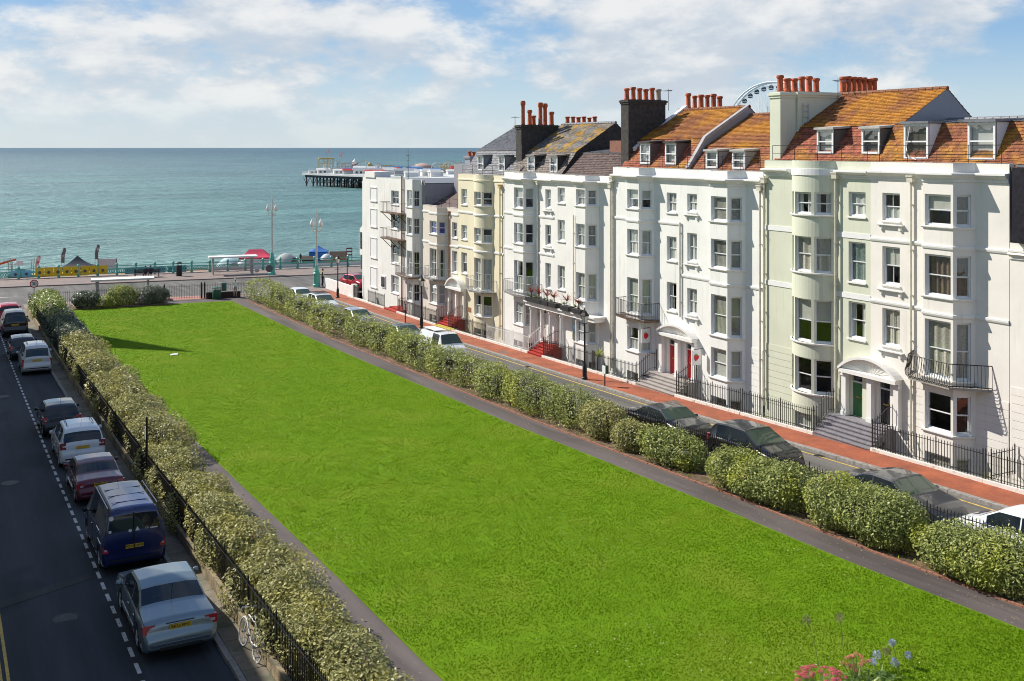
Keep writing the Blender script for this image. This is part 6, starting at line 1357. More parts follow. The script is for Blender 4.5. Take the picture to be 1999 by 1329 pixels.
shelter('white-roofed bus shelter just outside the square', 12.9, 105.7, 17.8, 105.0, -1.56, 1.9, ((.05, .14), (.95, .08)), M('shelter_roof'))
# promenade railing: teal posts and rails, lattice panels, white lower band
pr = thing('promenade_railing', 'teal and white ornamental railing along the promenade', 'railing', (20, cst(20, 127.6), -1.65)); WB = M('railing_white', (.66, .68, .66), .5)
pm_ = MB().lathe([(.15, 0), (.15, .25), (.11, .3), (.11, 1.1), (.16, 1.15), (.16, 1.25), (.06, 1.36)], (0, 0, 0), 8).mesh('post', TEAL); top = MB(); k = 0
pn = MB()
for i in range(-4, 3):
    a = i * .25; pn.tube((a, 0, .22), (a + .25, 0, .72), .05, n=4); pn.tube((a + .25, 0, .22), (a, 0, .72), .05, n=4)
pn = pn.mesh('lattice_panel', TEAL); wbm = MB().box(-1.0, .75, -.02, .02, .08, .5).mesh('white_band', WB); ang_ = math.atan(K); x = -14.0
while x < 62:
    link('post', pm_, pr, loc=(x, cst(x, 127.6), -1.655)); link('lattice_panel', pn, pr, loc=(x + 1.1, cst(x + 1.1, 127.6), -1.65), rot=(0, 0, ang_)); x < 28 or link('white_band', wbm, pr, loc=(x + 1.15, cst(x + 1.15, 127.58), -1.65), rot=(0, 0, ang_)); x += 2.0
for zz in (-.62, -.93, -1.43): MB().tube((-14, cst(-14, 127.6), zz), (62, cst(62, 127.6), zz), .05, n=6).build('rail', TEAL, pr)
def banner(label, x, w, h, m1, m2, z0=-1.45):
    o = thing('banner', label, 'banner', (x, cst(x, 127.45), -1.65), group='banners tied to the promenade railing'); y0, y1 = cst(x, 127.5), cst(x + w, 127.5)
    MB().prism([(x, y0, z0), (x + w, y1, z0), (x + w, y1, z0 + h), (x, y0, z0 + h)], (0, .02, 0)).build('fabric', m1, o); MB().lathe([(.02, -.02), (.17, 0), (.02, .01)], (x + w * .5, cst(x + w * .5, 127.46), z0 + h * .42), 10, axis='y').build('printed_mark', m2, o)
YEL = M('banner_yellow', (.70, .46, .02), .7, var=.12, vscale=2); DKM = M('print_dark', (.12, .10, .08), .7)
for i, nm in enumerate(('first', 'second', 'third', 'fourth', 'fifth', 'sixth', 'seventh', 'last')): banner('%s yellow banner from the left on the promenade railing' % nm, 9.65 + i * .92, .86, .95, YEL, DKM)
for i, nm in enumerate(('left', 'right')): banner('%s of two blue banners on the promenade railing' % nm, 7.2 + i * 1.1, .95, .7, M('banner_blue', (.18, .48, .60), .7, var=.1), DKM)
# bench with two people, bins, litter things
def person(label, x, y, z, h=1.74, yaw=0., sit=False, top=(.05, .06, .09), legs=(.03, .035, .06), hair=(.05, .035, .025), hold=None, vest=None, arm=.25):
    """one continuous body grown on a jointed skeleton; clothes are regions of its surface, hair a child"""
    s = h / 1.74; J = {}
    if not sit:
        J = dict(pel=(0, 0, .93), wst=(0, 0, 1.08), chs=(.02, 0, 1.32), nk=(.01, 0, 1.49), hd0=(.03, 0, 1.58), hd1=(.04, 0, 1.70), sl=(0, .19, 1.42), sr=(0, -.19, 1.42), el=(-.02, .26, 1.14), er=(-.02, -.26, 1.14), wl=(.10, .25, .90), wr=(.10, -.25, .90), fl=(.15, .24, .82), fr=(.15, -.24, .82),
                 hl=(0, .10, .90), hr=(0, -.10, .90), kl=(.05, .11, .49), kr=(-.02, -.11, .49), al=(0, .11, .09), ar=(-.08, -.11, .09), tl=(.17, .13, .03), tr=(.09, -.13, .03))
    else:
        J = dict(pel=(0, 0, .55), wst=(-.03, 0, .70), chs=(-.04, 0, .94), nk=(-.02, 0, 1.10), hd0=(.0, 0, 1.19), hd1=(.02, 0, 1.31), sl=(-.02, .19, 1.04), sr=(-.02, -.19, 1.04), el=(.02, .25, .78), er=(.02, -.25, .78), wl=(.26, .16, .66), wr=(.26, -.16, .66), fl=(.33, .12, .64), fr=(.33, -.12, .64),
                 hl=(.05, .10, .54), hr=(.05, -.10, .54), kl=(.46, .12, .52), kr=(.46, -.12, .52), al=(.44, .12, .09), ar=(.44, -.12, .09), tl=(.6, .13, .03), tr=(.6, -.13, .03))
    E_ = [('pel', 'wst'), ('wst', 'chs'), ('chs', 'nk'), ('nk', 'hd0'), ('hd0', 'hd1'), ('chs', 'sl'), ('chs', 'sr'), ('sl', 'el'), ('el', 'wl'), ('wl', 'fl'), ('sr', 'er'), ('er', 'wr'), ('wr', 'fr'), ('pel', 'hl'), ('pel', 'hr'), ('hl', 'kl'), ('kl', 'al'), ('al', 'tl'), ('hr', 'kr'), ('kr', 'ar'), ('ar', 'tr')]
    rad = dict(pel=.15, wst=.135, chs=.155, nk=.055, hd0=.085, hd1=.075, sl=.07, sr=.07, el=.045, er=.045, wl=.032, wr=.032, fl=.03, fr=.03, hl=.10, hr=.10, kl=.062, kr=.062, al=.045, ar=.045, tl=.04, tr=.04)
    ks = list(J); me = bpy.data.meshes.new('body'); me.from_pydata([Vector(J[k]) * s for k in ks], [(ks.index(a), ks.index(b)) for a, b in E_], []); ob = bpy.data.objects.new('tmpbody', me); col.objects.link(ob)
    ob.modifiers.new('skin', 'SKIN')
    sv = me.skin_vertices[0].data if me.skin_vertices else None
    if sv is None:
        bm = bmesh.new(); bm.from_mesh(me); bm.verts.layers.skin.verify(); bm.to_mesh(me); bm.free(); sv = me.skin_vertices[0].data
    for i, k in enumerate(ks): sv[i].radius = (rad[k] * s, rad[k] * s); sv[i].use_root = (k == 'pel')
    ss = ob.modifiers.new('sub', 'SUBSURF'); ss.levels = ss.render_levels = 2
    dg = bpy.context.evaluated_depsgraph_get(); bm_ = bpy.data.meshes.new_from_object(ob.evaluated_get(dg)); bpy.data.objects.remove(ob)
    key = lambda n, c: M('cloth_%s_%.2f_%.2f_%.2f' % (n, *c), c, .85, var=.1, vscale=12)
    mats = [M('skin', (.42, .24, .16), .6), key('top', top), key('legs', legs), M('shoe', (.03, .025, .02), .6), key('vest', vest or top)]
    bm_.materials.clear()
    for m_ in mats: bm_.materials.append(m_)
    nz_, wz = J['nk'][2] * s, (J['wst'][2] - .04) * s
    for p in bm_.polygons:
        c = p.center; d_arm = min((c - Vector(J['fl']) * s).length, (c - Vector(J['fr']) * s).length)
        kz = J['al'][2] * s + .04
        if c.z > nz_ + .01 or d_arm < .09: mi = 0
        elif c.z < kz: mi = 3
        elif sit and c.x > .16 * s and c.z < .62 * s: mi = 2
        elif c.z < wz and abs(c.y) < .22 * s: mi = 2
        elif vest and abs(c.y) < .17 * s: mi = 4
        else: mi = 1
        p.material_index = mi; p.use_smooth = True
    root = thing('person', label, 'person', (x, y, z), None, yaw); link('body', bm_, root); hx, hy, hz = (Vector(J['hd1']) + Vector((-.02, 0, .02))) * s
    MB().lathe([(.0, .085), (.05, .075), (.088, .03), (.095, -.03), (.08, -.09), (.05, -.10)], (hx - .012, hy, hz), 12).build('hair', M('hair_%.2f' % hair[0], hair, .7), root, smooth=60)
    fx = hx + .085 * s; MB().lathe([(.012, -.02), (.016, 0), (.006, .02)], (fx + .02, 0, hz - .06), 6).build('nose', M('skin'), root)
    for sgn in (-1, 1): MB().lathe([(.0, -.008), (.01, 0), (.0, .008)], (fx + .004, sgn * .032, hz - .03), 6).build('eye', PLTXT, root)
    return root
bn = thing('bench', 'dark promenade bench seating two people', 'bench', (20.6, 124.2, -1.64)); by = cst(20.6, 124.0); DKW = M('bench_wood', (.035, .025, .02), .7)
for k in range(3): MB().box(19.2, 22.0, by - .05 + k * .15, by + .07 + k * .15, -1.22, -1.18).build('seat_slat', DKW, bn)
for k in range(3): MB().box(19.2, 22.0, by - .14, by - .10, -1.08 + k * .13, -.98 + k * .13).build('back_slat', DKW, bn)
for xx in (19.35, 21.85):
    q = MB(); q.box(xx - .03, xx + .03, by - .15, by - .1, -1.64, -.66); q.box(xx - .03, xx + .03, by + .33, by + .38, -1.64, -1.22); q.box(xx - .03, xx + .03, by - .1, by + .38, -1.26, -1.22); q.build('leg_frame', IRON, bn)
person('dark-clothed person seated on the left of the bench', 20.45, by + .12, -1.73, 1.7, R(90), True, (.05, .06, .12)); person('blue-clothed person seated on the right of the bench', 21.0, by + .12, -1.73, 1.72, R(90), True, (.06, .10, .22))
person('person in a yellow high-visibility vest by the low white wall', 34.9, 106.2, -1.53, 1.8, R(-20), False, (.03, .03, .035), (.02, .025, .05), vest=(.50, .75, .06))
person('figure in white standing at the right end of the end railing', 25.05, 102.35, gz(102.4) + .1, 1.78, R(-100), False, (.70, .70, .68), (.42, .34, .30), hair=(.66, .66, .64))
def bin_(label, x, y, z, h, r, mat, cap=True):
    o = thing('litter_bin', label, 'bin', (x, y, z)); MB().lathe([(r * .9, 0), (r, .05), (r, h * .75), (r * .95, h * .78)], (x, y, z), 14).build('body', mat, o, smooth=40)
    if cap:
        for a in (0, 2.1, 4.2): MB().tube((x + r * .85 * math.cos(a), y + r * .85 * math.sin(a), z + h * .75), (x + r * .85 * math.cos(a), y + r * .85 * math.sin(a), z + h * .95), .02, n=5).build('lid_post', mat, o)
        MB().lathe([(r * 1.05, h * .93), (r * 1.05, h * .97), (r * .6, h * 1.03), (.02, h * 1.06)], (x, y, z), 14).build('lid', mat, o, smooth=40)
bin_('black litter bin with dome lid on the promenade', 24.0, cst(24, 124.2), -1.64, 1.5, .32, M('bin_black', (.015, .016, .017), .5)); bin_('dark green litter bin beside the garden gate', 23.3, 102.3, gz(102) + .1, 1.1, .42, M('bin_green')); bin_('green cylindrical bollard bin outside the end railing', 24.6, 105.0, -1.56, 1.5, .26, M('teal_dark', (.02, .12, .10), .5), False)
o = thing('wheelie_bin', 'black wheeled bin outside the end railing', 'bin', (12.0, 105.3, -1.56)); MB().prism([(11.7, 105.0, -1.5), (12.3, 105.0, -1.5), (12.36, 104.95, -.5), (11.64, 104.95, -.5)], (0, .6, 0)).build('body', M('bin_black'), o); MB().box(11.62, 12.38, 104.9, 105.62, -.5, -.42).build('lid', M('bin_black'), o)
# low white wall beside the forecourt
w = thing('boundary_wall', 'low white wall at the corner of the right street', 'wall', (34.9, 101, gz(101))); wm = M('white_wall', (.76, .75, .72), .7, var=.08)
MB().prism([(34.72, 96.8, gz(97) + .0), (34.95, 96.8, gz(97) + .0), (35.05, 105.2, gz(105)), (34.82, 105.2, gz(105))], (0, 0, 1.15)).build('wall_panel', wm, w); MB().box(34.6, 35.05, 96.3, 96.8, gz(96.5), gz(96.5) + 1.4).build('pier', wm, w)
o = thing('garden_gate', 'iron gate between the white wall and the end house', 'gate', (34.8, 95.7, gz(95.7))); fence(o, [(34.75, 95.0), (34.75, 96.25)], lambda x, y: gz(y) + .12, 1.1, .12)
# bicycle leaning on the left plinth
def bicycle():
    o = thing('bicycle', 'white bicycle leaning against the stone plinth', 'bicycle', (6.84, 26.6, gz(26.6) + .115), None, R(90)); o.rotation_euler = (0, R(0), R(90)); WT = M('bike_white', (.66, .66, .64), .4); r = .33
    o.rotation_euler = (Matrix.Rotation(R(9), 3, 'Y') @ Matrix.Rotation(R(94), 3, 'Z')).to_euler()
    for xx in (-.52, .52):
        wv = MB(); n = 28
        for i in range(n): a, b = 2 * math.pi * i / n, 2 * math.pi * (i + 1) / n; wv.tube((xx + r * math.cos(a), 0, r + r * math.sin(a)), (xx + r * math.cos(b), 0, r + r * math.sin(b)), .021, n=6, caps=False)
        wv = wv.build('wheel', WT, o, smooth=60); sp = MB()
        for i in range(14): a = 2 * math.pi * i / 14; sp.tube((xx, 0, r), (xx + r * math.cos(a), 0, r + r * math.sin(a)), .003, n=3)
        sp.lathe([(.03, -.05), (.03, .05)], (xx, 0, r), 8, axis='y'); sp.build('spokes', CHROME, wv)
    f = MB(); B = (-.05, 0, .29); S = (-.2, 0, .78); H = (.36, 0, .80); Hd = (.40, 0, .62)
    for a, b in ((B, S), (B, Hd), (S, H), (H, Hd), (B, (-.52, 0, r)), (S, (-.52, 0, r)), (Hd, (.52, 0, r))): f.tube(a, b, .019, n=7)
    f.build('frame', WT, o, smooth=50); MB().path([(.36, 0, .8), (.34, 0, .98)], .014).build('stem', CHROME, o); MB().path([(.18, .28, 1.0), (.36, .2, 1.0), (.36, -.2, 1.0), (.18, -.28, 1.0)], .013).build('handlebar', CHROME, o)
    MB().lathe([(.0, -.14), (.035, -.10), (.05, 0), (.085, .1), (.06, .13), (0, .14)], (-.22, 0, .90), 10, axis='x').build('saddle', TRIMB, o, smooth=60); MB().tube((-.2, 0, .78), (-.22, 0, .88), .014).build('seat_post', CHROME, o)
    rk = MB()
    for s in (-.07, 0, .07): rk.tube((-.32, s, .72), (-.72, s, .72), .008, n=5)
    for xx in (-.34, -.7): rk.tube((xx, -.07, .72), (xx, .07, .72), .008, n=5)
    rk.tube((-.65, .07, .72), (-.52, .07, .33), .007, n=4); rk.tube((-.65, -.07, .72), (-.52, -.07, .33), .007, n=4); rk.build('rack', CHROME, o)
    for s in (-1, 1): MB().box(-.10, 0, s * .1 - .035, s * .1 + .035, .29 + s * .16, .31 + s * .16).build('pedal', TRIMB, o)
bicycle()
# strawberry signs either side of the red doors
SB = M('strawberry_red', (.60, .015, .03), .5)
for i, (y, zc, nm) in enumerate(((50.35, 2.0, 'left'), (45.75, 1.55, 'right'))):
    o = thing('hanging_sign', 'white strawberry sign %s of the red doors' % nm, 'sign', (35.7, y, zc)); MB().box(35.45, 36.08, y - .012, y + .012, zc + .42, zc + .45).build('bracket', IRON, o); MB().box(35.3, 35.9, y - .02, y + .02, zc - .4, zc + .4).build('board', WPANEL, o)
    b_ = MB().lathe([(.0, -.2), (.10, -.12), (.17, .02), (.15, .12), (.0, .17)], (0, 0, 0), 14).mesh('strawberry', SB, 50); st = link('strawberry', b_, o, loc=(35.6, y - .03, zc), rot=(0, R(20), 0)); st.scale = (1, .12, 1)
    lf = MB()
    for k in range(5): a = k * 1.257; lf.add([(35.55, y - .05, zc + .13), (35.55 + .14 * math.cos(a), y - .055, zc + .14 + .09 * math.sin(a)), (35.55 + .05 * math.cos(a + .5), y - .055, zc + .17 + .05 * math.sin(a + .5))], [(0, 1, 2)])
    lf.build('calyx', M('calyx_green', (.12, .32, .04), .6), o)
o = thing('litter', 'scrap of white paper lying on the lawn', 'litter', (14.1, 74.2, gz(74) + .15)); MB().grid([[(13.8, 74.0, gz(74) + .17), (14.3, 74.1, gz(74) + .16)], [(13.85, 74.3, gz(74) + .2), (14.35, 74.35, gz(74) + .24)], [(13.95, 74.5, gz(74) + .17), (14.4, 74.5, gz(74) + .18)]]).build('paper', WPANEL, o)
# ------------------------------------------------------------------ beach stalls, flags, pier, big wheel
def cloth(name, c): return M('fabric_' + name, c, .75, var=.06, vscale=1)
def gazebo(label, x, y, w, d, z, eave, top, roofm, wallm=None, ridge=False, yaw=R(-20), tail=0):
    """pavilion tent: poles, peaked roof with a valance, optional walls"""
    o = thing('gazebo', label, 'tent', (x, y, z), None, yaw); e, t = eave - z, top - z; mb = MB(); n = 6
    corner = [(-w / 2, -d / 2), (w / 2, -d / 2), (w / 2, d / 2), (-w / 2, d / 2)]
    ap = [(-w * .22, 0, t), (w * .22, 0, t)] if ridge else [(0, 0, t), (0, 0, t)]
    for k in range(4):
        a, b = corner[k], corner[(k + 1) % 4]; A = Vector((*a, e)); B = Vector((*b, e)); TA = Vector(ap[0] if k in (0, 3) and a[0] < 0 or (k == 3) else ap[1]); 
        TA = Vector(ap[0] if a[0] < 0 else ap[1]); TB = Vector(ap[0] if b[0] < 0 else ap[1]); P = []
        for i in range(n + 1):
            s = i / n; sag = -math.sin(s * math.pi) * (t - e) * .16; P.append([A.lerp(TA, s) + Z * sag, ((A + B) / 2).lerp((TA + TB) / 2, s) + Z * sag, B.lerp(TB, s) + Z * sag])
        mb.grid(P); mb.quad(A, B, B - Z * .28, A - Z * .28)
    mb.build('canopy', roofm, o)
    for a in corner: MB().tube((*a, 0), (*a, e), .04, n=6).build('pole', GREYM, o)
    if wallm:
        for k in (0, 1, 3): a, b = corner[k], corner[(k + 1) % 4]; MB().quad((*a, .05), (*b, .05), (*b, e - .1), (*a, e - .1)).build('side_panel', wallm, o)
    return o
BG = -9.35
gazebo('pink-roofed white marquee on the beach', 49.9, 188.8, 5.6, 4.2, BG, -6.5, -5.25, cloth('pink', (.62, .045, .10)), cloth('white', (.66, .66, .68)), True)
gazebo('blue peaked gazebo on the beach', 61.2, 188.4, 3.3, 3.3, BG, -6.0, -5.0, cloth('blue', (.03, .14, .42)), cloth('blue'  , (.03, .14, .42)))
gazebo('black peaked gazebo on the beach', 20.9, 193.0, 5.0, 4.2, BG, -7.2, -5.35, cloth('black', (.03, .04, .055)), None)
gazebo('large yellow parasol tent on the beach', 18.6, 177.2, 4.6, 3.6, BG, -6.55, -5.5, cloth('yellow', (.70, .46, .02)), None)
gazebo('small yellow parasol tent on the beach', 14.9, 179.2, 3.4, 3.0, BG, -6.6, -5.8, cloth('yellow', (.70, .46, .02)), None)
def dome(label, x, y, w, h, z, mat, yaw):
    o = thing('dome_tent', label, 'tent', (x, y, z), None, yaw); P = []
    for i in range(15):
        a = math.pi * i / 14; P.append([(w / 2 * math.cos(a) * (1 - .35 * abs(j / 5 - .5) ** 1.2), (j / 5 - .5) * w * .8, h * math.sin(a) * (1 - .9 * (j / 5 - .5) ** 2)) for j in range(6)])
    MB().grid(P).build('canopy', mat, o, smooth=60); rb = MB()
    for j in (0, 5): rb.path([p[j] for p in P], .03, 5)
    rb.build('pole', GREYM, o)
dome('grey tunnel tent on the beach', 54.6, 186.3, 4.0, 3.5, BG, cloth('grey', (.33, .36, .36)), R(40))
dome('pale blue dome tent seen through the far bus shelter', 43.1, 181.1, 4.2, 3.7, BG, cloth('paleblue', (.45, .62, .66)), R(20))
dome('white dome tent beside the pink marquee', 46.3, 184.0, 2.6, 2.8, BG, cloth('white', (.66, .66, .68)), R(20))
def hut(label, x, y, w, d, z, e, t, wallm, roofm, yaw=R(-15)):
    o = thing('beach_hut', label, 'hut', (x, y, z), None, yaw); MB().box(-w / 2, w / 2, -d / 2, d / 2, 0, e - z).build('wall', wallm, o); MB().prism([(-w / 2 - .15, -d / 2 - .15, e - z), (-w / 2 - .15, d / 2 + .15, e - z), (-w / 2 - .15, 0, t - z)], (w + .3, 0, 0)).build('roof', roofm, o); MB().box(-.4, .4, -d / 2 - .03, -d / 2, 0, 1.9).build('door', M('hut_dark', (.06, .04, .03), .8), o)
TIMB = M('timber', (.42, .20, .06), .8, var=.2, vscale=4)
hut('brown timber hut on the beach', 64.3, 186.8, 2.7, 2.2, BG, -7.0, -6.1, TIMB, M('felt', (.09, .06, .045), .9)); hut('low dark hut beside the blue gazebo', 57.9, 184.4, 2.1, 1.8, BG, -7.0, -6.45, M('hut_dark'), M('felt'))
o = thing('kiosk', 'round kiosk with white patterned top beside the timber hut', 'kiosk', (61.5, 184.8, BG), None, 0.); MB().lathe([(.85, 0), (.85, 2.2)], (0, 0, 0), 14).build('counter', TIMB, o); MB().lathe([(1.15, 2.15), (1.1, 2.4), (.6, 2.95), (.0, 3.15)], (0, 0, 0), 14).build('canopy', cloth('pattern', (.55, .6, .62)), o, smooth=60)
o = thing('totem_sign', 'dark red sign frame on the beach by the end house', 'sign', (67.1, 188.7, BG), None, 0.); 
for a in (-.55, .45): MB().box(a, a + .12, -.05, .05, 0, 3.6).build('post', M('totem_red', (.16, .03, .04), .6), o)
for zz in (2.2, 2.8, 3.4): MB().box(-.55, .57, -.04, .04, zz, zz + .22).build('rung', M('totem_red'), o)
def flag(label, x, y, z, h, m, yaw):
    o = thing('feather_flag', label, 'flag', (x, y, z), None, yaw); MB().path([(0, 0, 0), (0, 0, h * .8), (.12, 0, h * .93), (.4, 0, h)], .035, 6).build('pole', GREYM, o); P = []
    for i in range(11):
        t = i / 10; zz = h * (.66 + .34 * t); x0 = .02 if zz < h * .8 else (zz - h * .8) / (h * .2) * .4; P.append([(x0 + (.48 * (1 - .1 * t) if t < .92 else .3) * j / 3, .08 * math.sin(j * 1.2 + t * 3), zz - .05 * j) for j in range(4)])
    MB().grid(P).build('fabric', m, o, smooth=60)
flag('grey feather flag left of the black gazebo', 16.97, 178.1, BG, 6.7, M('flag_grey', (.12, .12, .15), .7, c2=(.6, .6, .6), c2amt=.35, c2scale=1.1), R(15)); flag('grey feather flag right of the black gazebo', 22.2, 181.0, BG, 6.75, M('flag_grey'), R(15)); flag('white and red feather flag above the banners', 13.1, 174.5, BG, 6.0, M('flag_pink', (.62, .5, .5), .7, c2=(.5, .12, .14), c2amt=.4, c2scale=1.5), R(15))
o = thing('notice_board', 'large pale board on the beach right of the black gazebo', 'board', (25.3, 190.6, BG), None, R(-20)); MB().box(-1.55, 1.55, -.04, .04, 1.6, 3.45).build('panel', M('board_grey', (.52, .52, .55), .6), o)
for a in (-1.5, 1.44): MB().box(a, a + .08, -.06, .06, 0, 3.5).build('post', M('hut_dark'), o)
o = thing('slide', 'orange slide at the left picture edge', 'slide', (9.0, 187.7, BG), None, R(-25)); MB().prism([(-2.5, -.6, 2.8), (2.2, -.6, 4.2), (2.2, -.6, 4.5), (-2.5, -.6, 3.2)], (0, 1.2, 0)).build('chute', cloth('orange', (.60, .10, .03)), o)
for a, hh in ((-2, 2.8), (1.8, 4.0)): MB().tube((a, 0, 0), (a, 0, hh), .08).build('post', GREYM, o)
o = thing('fairground_ride', 'jumble of blue and white ride framework at the left edge', 'ride', (11.4, 181.0, BG), None, R(-20)); fr = MB()
for a in (-1.4, 1.4): fr.tube((a, 0, 0), (a * 1.25, 0, 5.0), .06); fr.tube((a, 1.2, 0), (a * 1.25, 1.2, 5.0), .06)
for zz in (2.6, 3.4, 4.2): fr.tube((-1.6, 0, zz), (1.6, 0, zz), .05)
fr.build('frame', GREYM, o); MB().box(-.7, .8, -.1, .1, 2.7, 3.5).build('panel', cloth('rideblue', (.10, .35, .48)), o); MB().box(-.5, .4, -.1, .1, 4.0, 4.7).build('panel', cloth('white', (.66, .66, .68)), o); MB().box(-1.6, 1.7, -.6, .6, 1.6, 2.5).build('car', M('hut_dark'), o)
for i, (xx, yy) in enumerate(((30.5, 196), (34, 195.5), (37.5, 195))):
    o = thing('windbreak', '%s stretch of blue windbreak on the shingle' % ('left', 'middle', 'right')[i], 'windbreak', (xx, yy, -9.6), None, 0.); MB().box(-1.6, 1.6, -.05, .05, 0, 1.5).build('fabric', cloth('navy', (.05, .09, .22)), o)
o = thing('beach_post', 'short post lamp between tents on the beach', 'post', (54.8, 178.6, BG), None, 0.); MB().lathe([(.14, 0), (.11, 3.2), (.2, 3.3), (.22, 3.7), (.05, 4.0)], (0, 0, 0), 8).build('column', M('hut_dark'), o)
o = thing('roof_mast', 'tall thin aerial mast on the roof of the end house', 'aerial', (38.0, 91.0, 9.7), None, 0.); q = MB().tube((0, 0, 0), (0, 0, 2.9), .04, .025)
for zz in (1.2, 1.8, 2.3): q.tube((-.25, -.1, zz), (.25, .1, zz), .018)
q.build('mast', M('aerial_metal'), o)
# the pier
def pier():
    ax = Vector((.2244, -.9745, 0)); bx = Vector((.9745, .2244, 0)); O = Vector((189, 613.4, 0)); W_ = lambda s, c, z: O + ax * s + bx * c + Z * z
    p = thing('pier', 'long pier with white deck edge on dark iron piles', 'pier', (225, 560, -9.6)); 
    MB().prism([W_(0, 0, -3.2), W_(150, 0, -3.2), W_(150, 60, -3.2), W_(0, 60, -3.2)], (0, 0, .9)).build('deck', M('pier_deck', (.62, .62, .6), .7, var=.1, vscale=.3), p)
    MB().prism([W_(1.5, 1.2, -4.6), W_(150, 1.2, -4.6), W_(150, 58, -4.6), W_(1.5, 58, -4.6)], (0, 0, 1.38)).build('girder', M('pier_iron', (.05, .05, .065), .7), p)
    MB().prism([W_(150, 15, -3.2), W_(420, 15, -3.2), W_(420, 38, -3.2), W_(150, 38, -3.2)], (0, 0, .9)).build('walkway', M('pier_deck'), p)
    PI = M('pile_iron', (.085, .065, .06), .8, var=.3)
    for i in range(15):
        s = 2 + i * 7.5; q = MB()
        for c in (2, 9, 20, 33, 48): q.tube(W_(s, c, -11), W_(s, c, -4.5), .45, n=6); q.tube(W_(s, c, -9.2), W_(s + 3.4, c, -4.8), .16, n=4); q.tube(W_(s, c, -9.2), W_(s - 3.4, c, -4.8), .16, n=4)
        q.build('pile_row', PI, p)
    rl = MB(); 
    for zz in (-1.2, -1.75): rl.tube(W_(0, .3, zz), W_(150, .3, zz), .07, n=4); rl.tube(W_(0, .3, zz), W_(0, 60, zz), .07, n=4)
    for i in range(40): rl.tube(W_(i * 3.6, .3, -2.3), W_(i * 3.6, .3, -1.2), .06, n=4)
    rl.build('railing', M('pier_white', (.68, .68, .66), .6), p)
pier()
PW = M('pier_white'); PY = M('ride_yellow', (.50, .36, .12), .6); PB = M('ride_blue', (.06, .18, .42), .5); PR = M('ride_red', (.5, .06, .05), .5); PG = M('ride_grey', (.30, .32, .34), .6)
def lattice(label, x, y, w, d, h, m, n=4, tiers=3, deck=True, yaw=R(-12)):
    o = thing('coaster_tower', label, 'ride', (x, y, -2.3), None, yaw); q = MB()
    for i in range(n):
        for b in (-d / 2, d / 2): xx = -w / 2 + w * i / (n - 1); q.tube((xx, b, 0), (xx, b, h), .18, n=4)
    for k in range(1, tiers + 1):
        zz = h * k / tiers
        for b in (-d / 2, d / 2): q.tube((-w / 2, b, zz), (w / 2, b, zz), .16, n=4)
        for i in range(n - 1): x0, x1 = -w / 2 + w * i / (n - 1), -w / 2 + w * (i + 1) / (n - 1); q.tube((x0, -d / 2, zz - h / tiers), (x1, -d / 2, zz), .09, n=4)
    q.build('frame', m, o)
    if deck: MB().box(-w / 2 - .3, w / 2 + .3, -d / 2, d / 2, h, h + .8).build('track', PY, o)
def pavil(label, x, y, w, d, e, t, wm_, rm, yaw=R(-12), dome_=False):
    o = thing('pier_pavilion', label, 'pavilion', (x, y, -2.3), None, yaw); MB().box(-w / 2, w / 2, -d / 2, d / 2, 0, e).build('wall', wm_, o)
    if dome_: MB().lathe([(w * .55, e), (w * .5, e + (t - e) * .4), (w * .3, e + (t - e) * .8), (.1, t)], (0, 0, 0), 20).build('roof', rm, o, smooth=60)
    else: MB().prism([(-w / 2 - .4, -d / 2 - .4, e), (-w / 2 - .4, d / 2 + .4, e), (-w / 2 - .4, 0, t)], (w + .8, 0, 0)).build('roof', rm, o)
    for i in range(max(1, int(w / 2.5))): xx = -w / 2 + 1.0 + i * 2.5; MB().box(xx, xx + 1.2, -d / 2 - .05, -d / 2, .4, e * .7).build('opening', M('pane_dark'), o)
lattice('yellow roller coaster tower at the seaward end of the pier', 204.5, 616, 8, 6, 8.2, PY); lattice('grey coaster framework beside the yellow tower', 213.5, 608, 8, 5, 5.6, PG, 5, 3, False); lattice('pale coaster frame on the middle of the pier', 232, 588, 7, 5, 4.6, PY, 4, 2, False); lattice('yellow lattice behind the low roofs of the pier', 266, 583, 8, 5, 5.2, PY, 4, 3, False); lattice('second yellow lattice near the dome of the pier', 281, 576, 9, 4, 5.0, PY, 4, 2, False)
pavil('flat grey shed at the pier head', 196.5, 609, 9, 5, 1.6, 2.1, PW, PG); pavil('white booth by the pier railing', 203.5, 590, 6, 3.5, 2.0, 2.7, PW, PW); pavil('white hall with grey roof on the pier', 211.5, 575, 9, 5, 2.4, 3.4, PW, PG); pavil('blue-fronted pavilion on the pier', 224, 588, 8, 5, 2.4, 4.2, PB, PW); pavil('low white arcade on the pier', 213, 558, 10, 5, 2.2, 2.9, PW, PR); pavil('long white arcade in the middle of the pier', 232, 560, 12, 6, 2.4, 3.4, PW, PG)
pavil('wide pinkish domed hall on the pier', 259, 598, 13, 10, 2.2, 5.8, PW, M('dome_pink', (.45, .33, .27), .8, var=.1), dome_=True); pavil('red-roofed pavilion at the shore side of the pier', 270, 570, 9, 5, 2.6, 4.4, PW, PR); pavil('white pavilion behind the grey block of the houses', 292, 572, 9, 6, 3.2, 5.6, PW, PR); pavil('blue ride hall beside the end house roofline', 240, 566, 8, 5, 3.0, 4.2, PB, PB)
